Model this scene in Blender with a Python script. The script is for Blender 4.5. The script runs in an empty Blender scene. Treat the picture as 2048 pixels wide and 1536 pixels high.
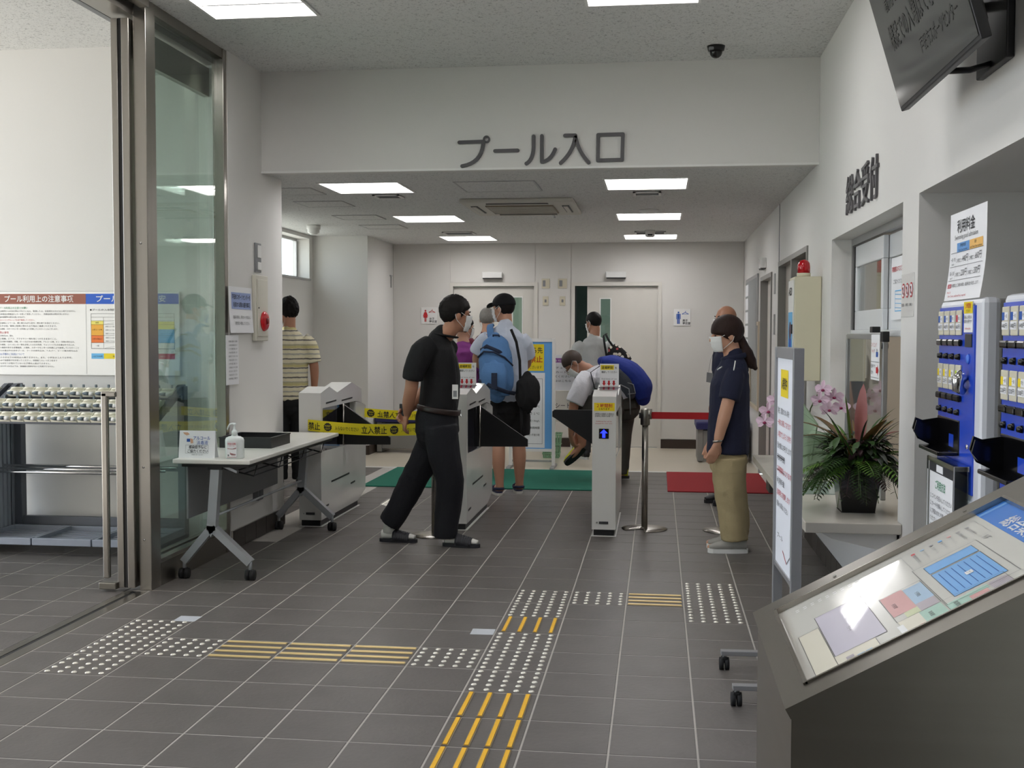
import bpy, bmesh, math, random
from math import sin, cos, pi, radians as RAD
from mathutils import Vector as V, Matrix, noise

random.seed(7)
scene = bpy.context.scene
COL = scene.collection

# ------------------------------------------------------------------ camera
CAM = (0.757, -5.578, 1.4205); YAW, PITCH, ROLL = .128, -.0452, .0023
_f = V((-sin(YAW)*cos(PITCH), cos(YAW)*cos(PITCH), sin(PITCH)))
_r = V((cos(YAW), sin(YAW), 0)); _u = _r.cross(_f)
_r, _u = cos(ROLL)*_r+sin(ROLL)*_u, -sin(ROLL)*_r+cos(ROLL)*_u
cd = bpy.data.cameras.new('camera'); cam = bpy.data.objects.new('camera', cd); COL.objects.link(cam)
cd.sensor_width = 36; cd.lens = 2270/2048*36; cd.clip_start = .05
m3 = Matrix((_r, _u, -_f)).transposed().to_4x4(); m3.translation = V(CAM); cam.matrix_world = m3
scene.camera = cam

# ------------------------------------------------------------------ world, sun, exposure
w = bpy.data.worlds.new('world'); scene.world = w; w.use_nodes = True
bg = w.node_tree.nodes['Background']; bg.inputs[0].default_value = (.82, .90, 1.0, 1); bg.inputs[1].default_value = 3.9
sd = bpy.data.lights.new('sun', 'SUN'); sd.energy = 14; sd.angle = .009; sd.color = (1, .95, .86)
sun = bpy.data.objects.new('sun', sd); COL.objects.link(sun)
sun.rotation_euler = V((.50, -.62, -.60)).to_track_quat('-Z', 'Y').to_euler()
vs = scene.view_settings; vs.view_transform = 'Standard'; vs.look = 'None'; vs.gamma = 1; vs.use_curve_mapping = False
vs.exposure = 0.15
PANEL_EMIT = 11.0

# ------------------------------------------------------------------ materials
def lin(c): return tuple(((x/255)/12.92 if x/255 <= .04045 else ((x/255+.055)/1.055)**2.4) for x in c)
MATS = {}
def mat(name, rgb, rough=.5, metal=0, var=.06, scale=8, bump=0, bscale=60, spec=.5, alpha=None, sheen=0, trans=0, emit=0, stretch=None, coat=0):
    """principled material; a noise node varies the colour, a second one gives fine relief"""
    if name in MATS: return MATS[name]
    m = bpy.data.materials.new(name); m.use_nodes = True; nt = m.node_tree; N = nt.nodes; L = nt.links
    b = N['Principled BSDF']; c = lin(rgb)
    geo = N.new('ShaderNodeNewGeometry'); src = geo.outputs['Position']
    if stretch:
        mp = N.new('ShaderNodeMapping'); mp.inputs['Scale'].default_value = stretch; L.new(src, mp.inputs[0]); src = mp.outputs[0]
    nz = N.new('ShaderNodeTexNoise'); nz.inputs['Scale'].default_value = scale; nz.inputs['Detail'].default_value = 4; L.new(src, nz.inputs['Vector'])
    mx = N.new('ShaderNodeMix'); mx.data_type = 'RGBA'; L.new(nz.outputs['Fac'], mx.inputs[0])
    mx.inputs[6].default_value = (*[x*(1-var) for x in c], 1); mx.inputs[7].default_value = (*[min(1, x*(1+var)) for x in c], 1)
    L.new(mx.outputs[2], b.inputs['Base Color'])
    b.inputs['Roughness'].default_value = rough; b.inputs['Metallic'].default_value = metal
    b.inputs['Specular IOR Level'].default_value = spec
    if bump:
        n2 = N.new('ShaderNodeTexNoise'); n2.inputs['Scale'].default_value = bscale; n2.inputs['Detail'].default_value = 3; L.new(src, n2.inputs['Vector'])
        bp = N.new('ShaderNodeBump'); bp.inputs['Strength'].default_value = bump; bp.inputs['Distance'].default_value = .004
        L.new(n2.outputs['Fac'], bp.inputs['Height']); L.new(bp.outputs[0], b.inputs['Normal'])
    if sheen: b.inputs['Sheen Weight'].default_value = sheen
    if coat: b.inputs['Coat Weight'].default_value = coat
    if trans: b.inputs['Transmission Weight'].default_value = trans
    if alpha is not None: b.inputs['Alpha'].default_value = alpha
    if emit:
        b.inputs['Emission Color'].default_value = (*c, 1); b.inputs['Emission Strength'].default_value = emit
    MATS[name] = m
    return m

def glass_mat(name, tint, refl=1.0):
    m = bpy.data.materials.new(name); m.use_nodes = True; nt = m.node_tree; N = nt.nodes; L = nt.links
    for n in list(N): N.remove(n)
    out = N.new('ShaderNodeOutputMaterial'); t = N.new('ShaderNodeBsdfTransparent'); g = N.new('ShaderNodeBsdfGlossy')
    t.inputs[0].default_value = (*lin(tint), 1); g.inputs['Roughness'].default_value = .02
    fr = N.new('ShaderNodeFresnel'); 
    ge = N.new('ShaderNodeNewGeometry'); io = N.new('ShaderNodeMapRange'); io.inputs[3].default_value = 1.5; io.inputs[4].default_value = 1/1.5
    L.new(ge.outputs['Backfacing'], io.inputs[0]); L.new(io.outputs[0], fr.inputs[0])
    ml = N.new('ShaderNodeMath'); ml.operation = 'MULTIPLY'; ml.inputs[1].default_value = refl; L.new(fr.outputs[0], ml.inputs[0])
    mx = N.new('ShaderNodeMixShader'); L.new(ml.outputs[0], mx.inputs[0]); L.new(t.outputs[0], mx.inputs[1]); L.new(g.outputs[0], mx.inputs[2])
    L.new(mx.outputs[0], out.inputs[0]); MATS[name] = m
    return m

M_WALL = mat('wall_paint', (222, 220, 216), .7, var=.02, scale=2, bump=.15, bscale=260)
M_WALL2 = mat('wall_paint_beige', (214, 203, 186), .7, var=.02, scale=2)
M_PANELW = mat('back_wall_panel', (216, 213, 208), .55, var=.02, scale=1.5)
M_STEEL = mat('brushed_stainless', (168, 163, 156), .27, metal=1, var=.08, scale=30, stretch=(1, 1, .02))
M_STEELD = mat('stainless_plate', (150, 146, 138), .30, metal=1, var=.06, scale=20, stretch=(.05, .05, 2))
M_CHROME = mat('polished_chrome', (205, 205, 205), .08, metal=1, var=.02)
M_ALU = mat('aluminium', (178, 178, 178), .4, metal=.8, var=.04)
M_BLACK = mat('black_plastic', (22, 22, 24), .45, var=.1)
M_BLACKG = mat('black_gloss', (10, 10, 12), .15, var=.1)
M_RUBBER = mat('rubber', (26, 26, 28), .7, var=.1)
M_GROUT = mat('grout', (186, 181, 175), .85, var=.08, scale=20)
M_TILE = mat('floor_tile', (100, 95, 92), .42, var=.2, scale=5, bump=.25, bscale=45, spec=.4)
M_BTILE = mat('base_tile', (62, 56, 52), .5, var=.12, scale=9)
M_VINYL = mat('vinyl_floor', (206, 196, 178), .28, var=.05, scale=3)
M_WHITE = mat('white_plastic', (232, 231, 228), .35, var=.02)
M_WHITEG = mat('white_gloss', (230, 229, 226), .16, var=.02, coat=.3)
M_PAPER = mat('paper', (238, 238, 240), .75, var=.02)
M_GREYP = mat('grey_plastic', (130, 131, 133), .5, var=.05)
M_INK = mat('ink_black', (28, 28, 32), .7, var=.05)
M_SIGN = mat('sign_grey', (90, 88, 90), .5, var=.05)
M_RED = mat('ink_red', (190, 30, 38), .6, var=.05)
M_BLUEI = mat('ink_blue', (44, 88, 170), .6, var=.05)
M_YEL = mat('print_yellow', (240, 214, 30), .6, var=.04)
M_GLASS = glass_mat('clear_glass_green', (237, 244, 241), 1.3)
M_CLEAR = glass_mat('clear_glass', (240, 243, 242), 1.0)
M_ACR = glass_mat('smoked_acrylic', (196, 196, 206), 1.2)
M_LED = mat('light_diffuser', (252, 251, 252), .5, var=.0, emit=PANEL_EMIT)
M_REFL = mat('lamp_reflector', (240, 238, 234), .4, var=.01, emit=0)
M_MATG = mat('green_mat', (24, 108, 88), .95, var=.12, scale=120, bump=.6, bscale=400)
M_MATR = mat('red_mat', (150, 34, 40), .95, var=.12, scale=120, bump=.6, bscale=400)
M_DOOR = mat('door_leaf', (216, 212, 204), .45, var=.02)

def ceiling_mat():
    m = mat('rockwool_ceiling', (222, 222, 220), .9, var=.03, scale=4)
    nt = m.node_tree; N = nt.nodes; L = nt.links; b = N['Principled BSDF']
    geo = N.new('ShaderNodeNewGeometry'); nz = N.new('ShaderNodeTexNoise'); nz.inputs['Scale'].default_value = 55; nz.inputs['Detail'].default_value = 6; nz.inputs['Distortion'].default_value = 1.4
    L.new(geo.outputs['Position'], nz.inputs['Vector'])
    rp = N.new('ShaderNodeValToRGB'); rp.color_ramp.elements[0].position = .33; rp.color_ramp.elements[0].color = (.42, .42, .42, 1); rp.color_ramp.elements[1].position = .46; rp.color_ramp.elements[1].color = (1, 1, 1, 1)
    L.new(nz.outputs['Fac'], rp.inputs[0])
    old = b.inputs['Base Color'].links[0].from_socket
    mu = N.new('ShaderNodeMix'); mu.data_type = 'RGBA'; mu.blend_type = 'MULTIPLY'; mu.inputs[0].default_value = .75
    L.new(old, mu.inputs[6]); L.new(rp.outputs[0], mu.inputs[7]); L.new(mu.outputs[2], b.inputs['Base Color'])
    return m
M_CEIL = ceiling_mat()

# ------------------------------------------------------------------ mesh helpers
class MB:
    """collects faces with materials, builds ONE mesh object"""
    def __init__(s): s.v = []; s.f = []; s.m = []; s.mats = []; s.sm = []
    def mi(s, m):
        if m not in s.mats: s.mats.append(m)
        return s.mats.index(m)
    def add(s, vs, fs, m, smooth=False):
        o = len(s.v); k = s.mi(m); s.v += [tuple(p) for p in vs]
        for f in fs: s.f.append([o+i for i in f]); s.m.append(k); s.sm.append(smooth)
        return s
    def box(s, x0, x1, y0, y1, z0, z1, m, bev=0):
        if bev:
            b = min(bev, abs(x1-x0)/2.2, abs(y1-y0)/2.2, abs(z1-z0)/2.2)
            bm = bmesh.new(); bmesh.ops.create_cube(bm, size=1)
            for v in bm.verts: v.co = V(((x0+x1)/2+v.co.x*(x1-x0), (y0+y1)/2+v.co.y*(y1-y0), (z0+z1)/2+v.co.z*(z1-z0)))
            bmesh.ops.bevel(bm, geom=bm.edges[:], offset=b, segments=2, affect='EDGES', profile=.5)
            return s.bm(bm, m, False)
        p = [(x, y, z) for z in (z0, z1) for y in (y0, y1) for x in (x0, x1)]
        return s.add(p, [(0, 2, 3, 1), (4, 5, 7, 6), (0, 1, 5, 4), (2, 6, 7, 3), (0, 4, 6, 2), (1, 3, 7, 5)], m)
    def bm(s, bm, m, smooth=True):
        bm.verts.ensure_lookup_table(); bm.verts.index_update()
        s.add([v.co.copy() for v in bm.verts], [[v.index for v in f.verts] for f in bm.faces], m, smooth); bm.free(); return s
    def prism(s, poly, d, m, smooth=False):
        """poly: list of 3D points (planar), d: extrusion vector"""
        n = len(poly); d = V(d); a = [V(p) for p in poly]; vs = a+[p+d for p in a]
        nrm = V((0, 0, 0))
        for i in range(n): nrm += a[i].cross(a[(i+1) % n])
        fl = nrm.dot(d) > 0
        f = [list(range(n))[::-1] if fl else list(range(n)), list(range(n, 2*n)) if fl else list(range(n, 2*n))[::-1]]
        for i in range(n):
            j = (i+1) % n; q = [i, j, n+j, n+i]; f.append(q if fl else q[::-1])
        return s.add(vs, f, m, smooth)
    def tube(s, pts, r, m, n=10, cap=True, smooth=True, flat=1.0, hint=None, close=False):
        """sweep along pts; r: number or list; flat scales the second axis"""
        pts = [V(p) for p in pts]; k = len(pts)
        rs = r if isinstance(r, list) else [r]*k
        vs = []; prev = None
        for i, p in enumerate(pts):
            t = (pts[(i+1) % k]-pts[i-1]) if close else (pts[min(i+1, k-1)]-pts[max(i-1, 0)])
            t = t.normalized() if t.length > 1e-9 else V((0, 0, 1))
            if prev is None:
                h = V(hint) if hint else (V((0, 0, 1)) if abs(t.z) < .9 else V((1, 0, 0)))
            else: h = prev
            a = (h-t*h.dot(t)); a = a.normalized() if a.length > 1e-6 else t.orthogonal().normalized()
            prev = a; b = t.cross(a)
            for j in range(n):
                q = 2*pi*j/n; rr = rs[i]
                r1, r2 = rr if isinstance(rr, (list, tuple)) else (rr, rr*flat)
                vs.append(p+a*cos(q)*r1+b*sin(q)*r2)
        fs = []
        for i in range(k if close else k-1):
            for j in range(n):
                a0 = i*n+j; a1 = i*n+(j+1) % n; b0 = ((i+1) % k)*n+j; b1 = ((i+1) % k)*n+(j+1) % n
                fs.append((a0, a1, b1, b0))
        if cap and not close: fs += [list(range(n))[::-1], list(range((k-1)*n, k*n))]
        return s.add(vs, fs, m, smooth)
    def lathe(s, prof, c, m, n=24, axis='z', smooth=True, sx=1, sy=1):
        """prof: (radius, height) list from bottom to top around c"""
        vs = []; c = V(c)
        for r, h in prof:
            for j in range(n):
                q = 2*pi*j/n; p = V((cos(q)*r*sx, sin(q)*r*sy, h))
                if axis == 'x': p = V((h, p.x, p.y))
                if axis == 'y': p = V((p.y, h, p.x))
                vs.append(c+p)
        fs = [(i*n+j, i*n+(j+1) % n, (i+1)*n+(j+1) % n, (i+1)*n+j) for i in range(len(prof)-1) for j in range(n)]
        fs += [list(range(n))[::-1], list(range((len(prof)-1)*n, len(prof)*n))]
        return s.add(vs, fs, m, smooth)
    def ball(s, c, r, m, n=12, rot=None):
        bm = bmesh.new(); bmesh.ops.create_uvsphere(bm, u_segments=n+4, v_segments=n, radius=1)
        r = r if isinstance(r, (tuple, list)) else (r, r, r)
        R = rot or Matrix.Identity(3)
        for v in bm.verts: v.co = V(c)+R @ V((v.co.x*r[0], v.co.y*r[1], v.co.z*r[2]))
        return s.bm(bm, m)
    def mesh(s, name):
        me = bpy.data.meshes.new(name); me.from_pydata(s.v, [], s.f)
        for m in s.mats: me.materials.append(m)
        me.polygons.foreach_set('material_index', s.m); me.polygons.foreach_set('use_smooth', s.sm); me.update()
        return me
    def build(s, name, parent=None, loc=None, **kw):
        return link(name, s.mesh(name), parent, loc, **kw)

def link(name, me, parent=None, loc=None, label=None, cat=None, group=None, kind=None, rz=None):
    o = bpy.data.objects.new(name, me); COL.objects.link(o)
    if parent: o.parent = parent
    if loc: o.location = loc
    if rz is not None: o.rotation_euler = (0, 0, rz)
    tag(o, label, cat, group, kind)
    return o
def tag(o, label=None, cat=None, group=None, kind=None):
    if label: o['label'] = label
    if cat: o['category'] = cat
    if group: o['group'] = group
    if kind: o['kind'] = kind
    return o
def thing(name, label, cat, loc=(0, 0, 0), rz=0, group=None):
    o = bpy.data.objects.new(name, None); COL.objects.link(o); o.location = loc; o.rotation_euler = (0, 0, rz); o.empty_display_size = .1
    return tag(o, label, cat, group)
def smooth_by_angle(o, a=40):
    me = o.data
    me.polygons.foreach_set('use_smooth', [True]*len(me.polygons))
    try: me.set_sharp_from_angle(angle=RAD(a))
    except Exception: pass
    return o
def copy_tree(o, parent=None):
    c = o.copy(); COL.objects.link(c); c.parent = parent
    for ch in [x for x in o.children]: copy_tree(ch, c)
    return c

# ------------------------------------------------------------------ flat print on real surfaces
_TX = {}
def text_mesh(s, res=2, off=0.0):
    k = (s, res, off)
    if k not in _TX:
        c = bpy.data.curves.new('t', 'FONT'); c.body = s; c.resolution_u = res; c.offset = off
        o = bpy.data.objects.new('t', c); me = o.to_mesh()
        vs = [(v.co.x, v.co.y) for v in me.vertices]; fs = [list(p.vertices) for p in me.polygons]
        o.to_mesh_clear(); bpy.data.objects.remove(o); bpy.data.curves.remove(c)
        x0 = min(p[0] for p in vs); x1 = max(p[0] for p in vs)
        _TX[k] = ([(x-x0, y) for x, y in vs], fs, x1-x0)
    return _TX[k]
class Print:
    """ink laid on a panel: origin + two axes; layers lie a fraction of a millimetre apart"""
    def __init__(s, o, ex, ey, lift=.0012, step=.0005):
        s.o = V(o); s.ex = V(ex).normalized(); s.ey = V(ey).normalized(); s.n = s.ex.cross(s.ey); s.lift = lift; s.step = step; s.mb = MB(); s.warp = None
    def P(s, u, v, layer=0):
        p = s.o+s.ex*u+s.ey*v
        if s.warp: p = p+s.n*s.warp(u, v)
        return p+s.n*(s.lift+layer*s.step)
    def rect(s, u0, v0, u1, v1, m, layer=0):
        s.mb.add([s.P(u0, v0, layer), s.P(u1, v0, layer), s.P(u1, v1, layer), s.P(u0, v1, layer)], [(0, 1, 2, 3)], m); return s
    def poly(s, pts, m, layer=0):
        s.mb.add([s.P(u, v, layer) for u, v in pts], [list(range(len(pts)))], m); return s
    def line(s, u0, v0, u1, v1, w, m, layer=1):
        d = V((u1-u0, v1-v0)); d = V((-d.y, d.x)).normalized()*w/2
        return s.poly([(u0-d.x, v0-d.y), (u1-d.x, v1-d.y), (u1+d.x, v1+d.y), (u0+d.x, v0+d.y)], m, layer)
    def frame(s, u0, v0, u1, v1, w, m, layer=1):
        s.rect(u0, v0, u1, v0+w, m, layer); s.rect(u0, v1-w, u1, v1, m, layer); s.rect(u0, v0+w, u0+w, v1-w, m, layer); s.rect(u1-w, v0+w, u1, v1-w, m, layer); return s
    def disc(s, u, v, r, m, layer=1, n=20, r2=None): return s.poly([(u+cos(2*pi*i/n)*r, v+sin(2*pi*i/n)*(r2 or r)) for i in range(n)], m, layer)
    def text(s, t, u, v, size, m, width=None, align='l', layer=2, bold=0.0):
        vs, fs, wd = text_mesh(t, 2, bold); sx = size if width is None else width/wd; W = wd*sx
        du = {'l': 0, 'c': -W/2, 'r': -W}[align]
        s.mb.add([s.P(u+du+x*sx, v+y*size, layer) for x, y in vs], fs, m); return s
    def build(s, name, parent=None, **kw): return s.mb.build(name, parent, **kw)
EX, EY, EZ = V((1, 0, 0)), V((0, 1, 0)), V((0, 0, 1))
# ================================================================== the setting
XL, XR, YH, YB, ZC, ZI = -1.98, 1.785, 2.06, 8.5, 3.21, 2.53

def cells(name, axis, a0, a1, us, vs_, holes, m, kind='structure', parent=None):
    """slab normal to axis ('x','y','z') from a0 to a1, spanning us x vs_, with rectangular holes (u0,u1,v0,v1)"""
    U = sorted({us[0], us[1], *[h[0] for h in holes], *[h[1] for h in holes]}); W = sorted({vs_[0], vs_[1], *[h[2] for h in holes], *[h[3] for h in holes]})
    U = [u for u in U if us[0] <= u <= us[1]]; W = [v for v in W if vs_[0] <= v <= vs_[1]]
    mb = MB()
    solid = lambda i, j: 0 <= i < len(U)-1 and 0 <= j < len(W)-1 and not any(h[0] < (U[i]+U[i+1])/2 < h[1] and h[2] < (W[j]+W[j+1])/2 < h[3] for h in holes)
    def P(a, u, v): return {'x': (a, u, v), 'y': (u, a, v), 'z': (u, v, a)}[axis]
    def quad(ps):
        mb.add(ps, [(0, 1, 2, 3)], m)
    for i in range(len(U)-1):
        for j in range(len(W)-1):
            if not solid(i, j): continue
            u0, u1, v0, v1 = U[i], U[i+1], W[j], W[j+1]
            for a in (a0, a1): quad([P(a, u0, v0), P(a, u1, v0), P(a, u1, v1), P(a, u0, v1)])
            if not solid(i-1, j): quad([P(a0, u0, v0), P(a1, u0, v0), P(a1, u0, v1), P(a0, u0, v1)])
            if not solid(i+1, j): quad([P(a0, u1, v0), P(a1, u1, v0), P(a1, u1, v1), P(a0, u1, v1)])
            if not solid(i, j-1): quad([P(a0, u0, v0), P(a1, u0, v0), P(a1, u1, v0), P(a0, u1, v0)])
            if not solid(i, j+1): quad([P(a0, u0, v1), P(a1, u0, v1), P(a1, u1, v1), P(a0, u1, v1)])
    me = mb.mesh(name); bm = bmesh.new(); bm.from_mesh(me); bmesh.ops.remove_doubles(bm, verts=bm.verts, dist=1e-5); bmesh.ops.recalc_face_normals(bm, faces=bm.faces); bm.to_mesh(me); bm.free()
    return link(name, me, parent, kind=kind)

# ---- floor: grout bed, single tiles on it
floor = MB().box(-6.5, 2.9, -9, 6.05, -.12, -.0015, M_GROUT).build('floor', kind='structure')
tag(floor, 'dark grey tiled floor with pale joints and tactile guide tiles')
fl2 = MB().box(-3.4, 1.785, 6.10, 8.5, -.12, 0, M_VINYL).build('floor_inner', kind='structure')
MB().box(-3.4, 1.785, 6.05, 6.10, -.12, .004, M_WHITE, .003).build('trim_1', kind='structure')
G = .0030
def tile_mesh(x0, x1, y0, y1):
    b = .002; mb = MB(); z = 0
    vs = [(x0, y0, -.006), (x1, y0, -.006), (x1, y1, -.006), (x0, y1, -.006), (x0, y0, z-b), (x1, y0, z-b), (x1, y1, z-b), (x0, y1, z-b), (x0+b, y0+b, z), (x1-b, y0+b, z), (x1-b, y1-b, z), (x0+b, y1-b, z)]
    fs = [(8, 9, 10, 11)]
    for i in range(4):
        j = (i+1) % 4; fs += [(i, j, 4+j, 4+i), (4+i, 4+j, 8+j, 8+i)]
    return mb.add(vs, fs, M_TILE)
TM = {}
TILES = {}
far = MB()
for i in range(-20, 9):
    for k in range(-30, 21):
        x0, x1, y0, y1 = .3*i, .3*i+.3, .3*k, .3*k+.3
        if i <= -7:
            if y0 > 1.79: continue
            if x1 > -2.13 and x0 < -2.0:
                if i == -7:
                    x0 = -2.0   # strip beside the door track
                else: x1 = -2.13
        if x0 < -2.01 and y0 > 1.79: continue
        if x0 < -1.99 and x1 < -1.9 and y0 >= 1.8: continue
        if i == 5: x1 = min(x1, 1.78)
        if i > 5 and not (-2.8 < y0 < -.9): continue
        if k == 20: y1 = 6.045
        if i == -7 and y0 > 2.3: x0 = -2.1
        key = (round(x1-x0, 3), round(y1-y0, 3))
        view = (-7 <= k <= 8 and -7 <= i <= 5) or (-13 <= i <= -8 and -5 <= k <= 5)
        if i >= 3 and k < -4: view = False
        if i < -4 and k < -4 and i > -8: view = False
        if view:
            if key not in TM: TM[key] = tile_mesh(G, key[0]-G, G, key[1]-G).mesh('tile')
            TILES[i, k] = link('tile', TM[key], floor, (x0, y0, 0))
        else:
            t = tile_mesh(x0+G, x1-G, y0+G, y1-G); far.add(t.v, t.f, M_TILE)
# lobby tiles left of the wing wall
for i in range(-11, -7):
    for k in range(9, 21):
        t = tile_mesh(.3*i+G, .3*i+.3-G, .3*k+G, min(.3*k+.3, 6.045)-G); far.add(t.v, t.f, M_TILE)
far.build('tile_field', floor, kind='stuff')
# tactile pieces, glued on the tiles
M_STUD = mat('tactile_stud', (238, 234, 222), .25, metal=.35, var=.03)
M_BARY = mat('tactile_yellow', (246, 190, 40), .55, var=.06, scale=60)
M_BARM = mat('tactile_bar_metal', (176, 160, 132), .3, metal=.9, var=.05)
M_BARG = mat('tactile_gold', (244, 216, 150), .35, metal=.3, var=.05)
stud = MB().lathe([(.0125, 0), (.0125, .0015), (.0085, .005), (.003, .0056)], (0, 0, 0), M_STUD, 10).mesh('stud')
bar_l = MB().box(-.0125, .0125, -.142, .142, 0, .003, M_BARM, .0015).box(-.008, .008, -.136, .136, .003, .0055, M_BARY, .001).mesh('guide_bar')
bar_c = MB().box(-.142, .142, -.0135, .0135, 0, .003, M_BARM, .0015).box(-.139, .139, -.011, .011, .003, .0055, M_BARG, .001).mesh('guide_bar')
def dots(i, k):
    p = TILES[i, k]
    for a in range(5):
        for b in range(5): link('stud', stud, p, (.03+.06*a, .03+.06*b, 0))
def bars(i, k, along):
    p = TILES[i, k]
    for a in range(4):
        o = .0375+.075*a
        link('guide_bar', bar_l if along else bar_c, p, (o, .15, 0) if along else (.15, o, 0))
for k in (-4, -3, -2): dots(-6, k)
dots(-5, -3)
for i in (-4, -3, -2): bars(i, -3, False)
dots(-1, -3)
for k in (-4, -3, -2): dots(0, k)
bars(0, -1, True)
for k in (0, 1): dots(0, k)
for k in (-7, -6, -5): bars(0, k, True)
dots(1, 1); bars(2, 1, False)
for k in (0, 1, 2): dots(3, k)
M_STICK = mat('sticker', (196, 200, 206), .5, var=.05)
for n, (x, y, rz) in enumerate([(-1.545, -.262, .0), (-.058, -.305, .02)]):
    MB().box(-.055, .055, -.05, .05, .0004, .0012, M_STICK).build('floor_sticker', loc=(x, y, 0), rz=rz, cat='sticker',
        label=['square pale sticker on the floor at the white stud field near the door track', 'square pale sticker on the floor beside the yellow guide bars'][n])
# door track let into the floor
tr = MB().box(-2.128, -2.085, -2.6, .27, -.004, .001, M_STEELD).box(-2.062, -2.005, -2.6, .27, -.004, .001, M_STEELD).box(-2.085, -2.062, -2.6, .27, -.004, -.0008, M_BLACK).build('trim_2', kind='structure')

# ---- ceilings
LX = ((-1.765, -1.165), (.36, .96)); LY_I = (2.68, 5.06, 7.36); LY_M = (.12, -2.26, -4.64)
cells('ceiling', 'z', ZC, ZC+.12, (-2.02, 1.784), (-9, 2.059), [(a, b, y, y+.6) for a, b in LX for y in LY_M], M_CEIL)
holes = [(a, b, y, y+.6) for a, b in LX for y in LY_I]+[(-.86, .02, 3.85, 4.75)]
cells('ceiling_inner', 'z', ZI, ZI+.12, (-3.42, 1.784), (2.1, 8.6), holes, M_CEIL)
MB().box(-6.5, -2.03, -2.6, 2, 3.35, 3.47, M_CEIL).build('ceiling_vestibule', kind='structure')
tag(MB().box(-2.13, 1.784, YH, 2.2, 2.525, ZC+.1, M_WALL).build('wall_header', kind='structure'))
MB().box(XL, XR, YH-.006, YH+.03, 2.518, 2.532, M_WHITE).build('trim_3', kind='structure')

# ---- walls
# right wall with reception window, alcove and two doorways
cells('wall_right', 'x', XR, XR+.2, (-9, 8.6), (-.004, 3.33), [(-3.6, -.85, -.01, 1.98), (-.55, 1.45, .56, 1.98), (2.53, 4.43, -.01, 2.03), (5.03, 6.14, -.01, 1.98)], M_WALL)
MB().box(1.985, 2.9, -.85, -.70, 0, 2.1, M_WALL).box(2.75, 2.9, -3.6, -.85, 0, 2.1, M_WALL).box(1.985, 2.9, -3.75, -3.6, 0, 2.1, M_WALL).box(1.985, 2.9, -3.6, -.7, 1.98, 2.1, M_WALL).build('wall_alcove', kind='structure')
# reception office behind the window
MB().box(4.2, 4.3, -.85, 2.45, 0, 2.6, M_WALL2).box(2.9, 4.3, -.85, -.7, 0, 2.6, M_WALL2).box(1.985, 4.3, 2.3, 2.45, 0, 2.6, M_WALL2).build('wall_office', kind='structure')
MB().box(1.985, 4.3, -.85, 2.45, 2.5, 2.6, M_CEIL).build('ceiling_office', kind='structure')
MB().box(1.985, 4.3, -.7, 2.45, -.1, 0, M_VINYL).build('floor_office', kind='structure')
# corridor rooms behind the two side doorways
MB().box(3.0, 3.1, 2.45, 6.6, 0, 2.6, M_WALL).box(1.985, 3.1, 6.5, 6.6, 0, 2.6, M_WALL).box(1.985, 3.1, 4.68, 4.78, 0, 2.6, M_WALL).build('wall_side_room', kind='structure')
MB().box(1.985, 3.1, 2.45, 6.6, 2.5, 2.6, M_CEIL).build('ceiling_side_room', kind='structure')
MB().box(1.985, 3.1, 2.45, 6.6, -.1, 0, M_VINYL).build('floor_side_room', kind='structure')
# left wing wall, behind it the wide part of the lobby
MB().box(-2.13, XL, 1.44, 2.48, 0, ZC+.05, M_WALL).build('wall_left', kind='structure')
MB().box(-6.5, -2.0, 1.8, 2.0, 0, 3.42, M_WALL).build('wall_vestibule', kind='structure')
cells('wall_left_lobby', 'x', -3.42, -3.22, (2.0, 7.4), (0, 2.6), [(4.6, 7.09, 2.03, 2.49)], M_WALL)
MB().box(-3.42, -2.57, 7.22, 8.6, 0, 2.6, M_WALL).build('wall_jog', kind='structure')
MB().box(-6.5, -2.13, -2.7, -2.6, 0, 3.42, M_WALL).build('wall_vestibule_side', kind='structure')
cells('wall_left_hall', 'x', -2.13, -2.0, (-9, -2.6), (0, 3.35), [(-5.43, -3.1, .08, 2.45)], M_WALL)
w5 = MB().box(-2.09, -2.04, -5.43, -3.1, .08, .14, M_ALU).box(-2.09, -2.04, -5.43, -3.1, 2.39, 2.45, M_ALU).build('added_window', kind='structure')  # unseen window, added to let more daylight onto the right wall and ceiling
for k in range(3): MB().box(-2.09, -2.04, -5.43+1.14*k, -5.38+1.14*k, .14, 2.39, M_ALU).build('window_frame', w5)
for k in range(2): MB().box(-2.068, -2.062, -5.38+1.14*k, -4.29+1.14*k, .14, 2.39, M_CLEAR).build('pane', w5)
MB().box(-2.1, 1.9, -9.1, -9, 0, 3.3, M_WALL).build('wall_rear', kind='structure')
# ground outside, seen by the light only
M_PAVE = mat('paving', (190, 186, 178), .8, var=.08)
MB().box(-30, -6.5, -20, 20, -.12, -.02, M_PAVE).box(-6.5, -3.46, 2.05, 20, -.12, -.02, M_PAVE).build('ground_outside', kind='structure')
# back wall with its two door openings, joints as grooves between panels
cells('wall_back', 'y', YB, YB+.1, (-2.569, 1.784), (0, 2.6), [(-1.80, -.78, -.01, 2.0), (-.27, .75, -.01, 2.0)], M_PANELW)
wb = bpy.data.objects['wall_back']
for x0, x1, z0, z1 in [(-2.57, -1.845, .115, ZI), (-1.84, -.765, 2.05, ZI), (-.755, -.322, .115, ZI), (-.312, .788, 2.05, ZI), (.796, 1.784, .115, ZI)]:
    MB().box(x0+.003, x1-.003, YB-.006, YB, z0, z1, M_PANELW).build('panel', wb)
dressing = MB().box(-2.6, 1.9, 9.6, 9.7, 0, 2.6, mat('changing_room_wall', (120, 138, 124), .7)).box(-2.6, 1.9, 8.6, 9.6, -.1, 0, M_VINYL).box(-2.6, 1.9, 8.6, 9.6, 2.5, 2.6, M_CEIL).build('wall_changing_rooms', kind='structure')
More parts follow.
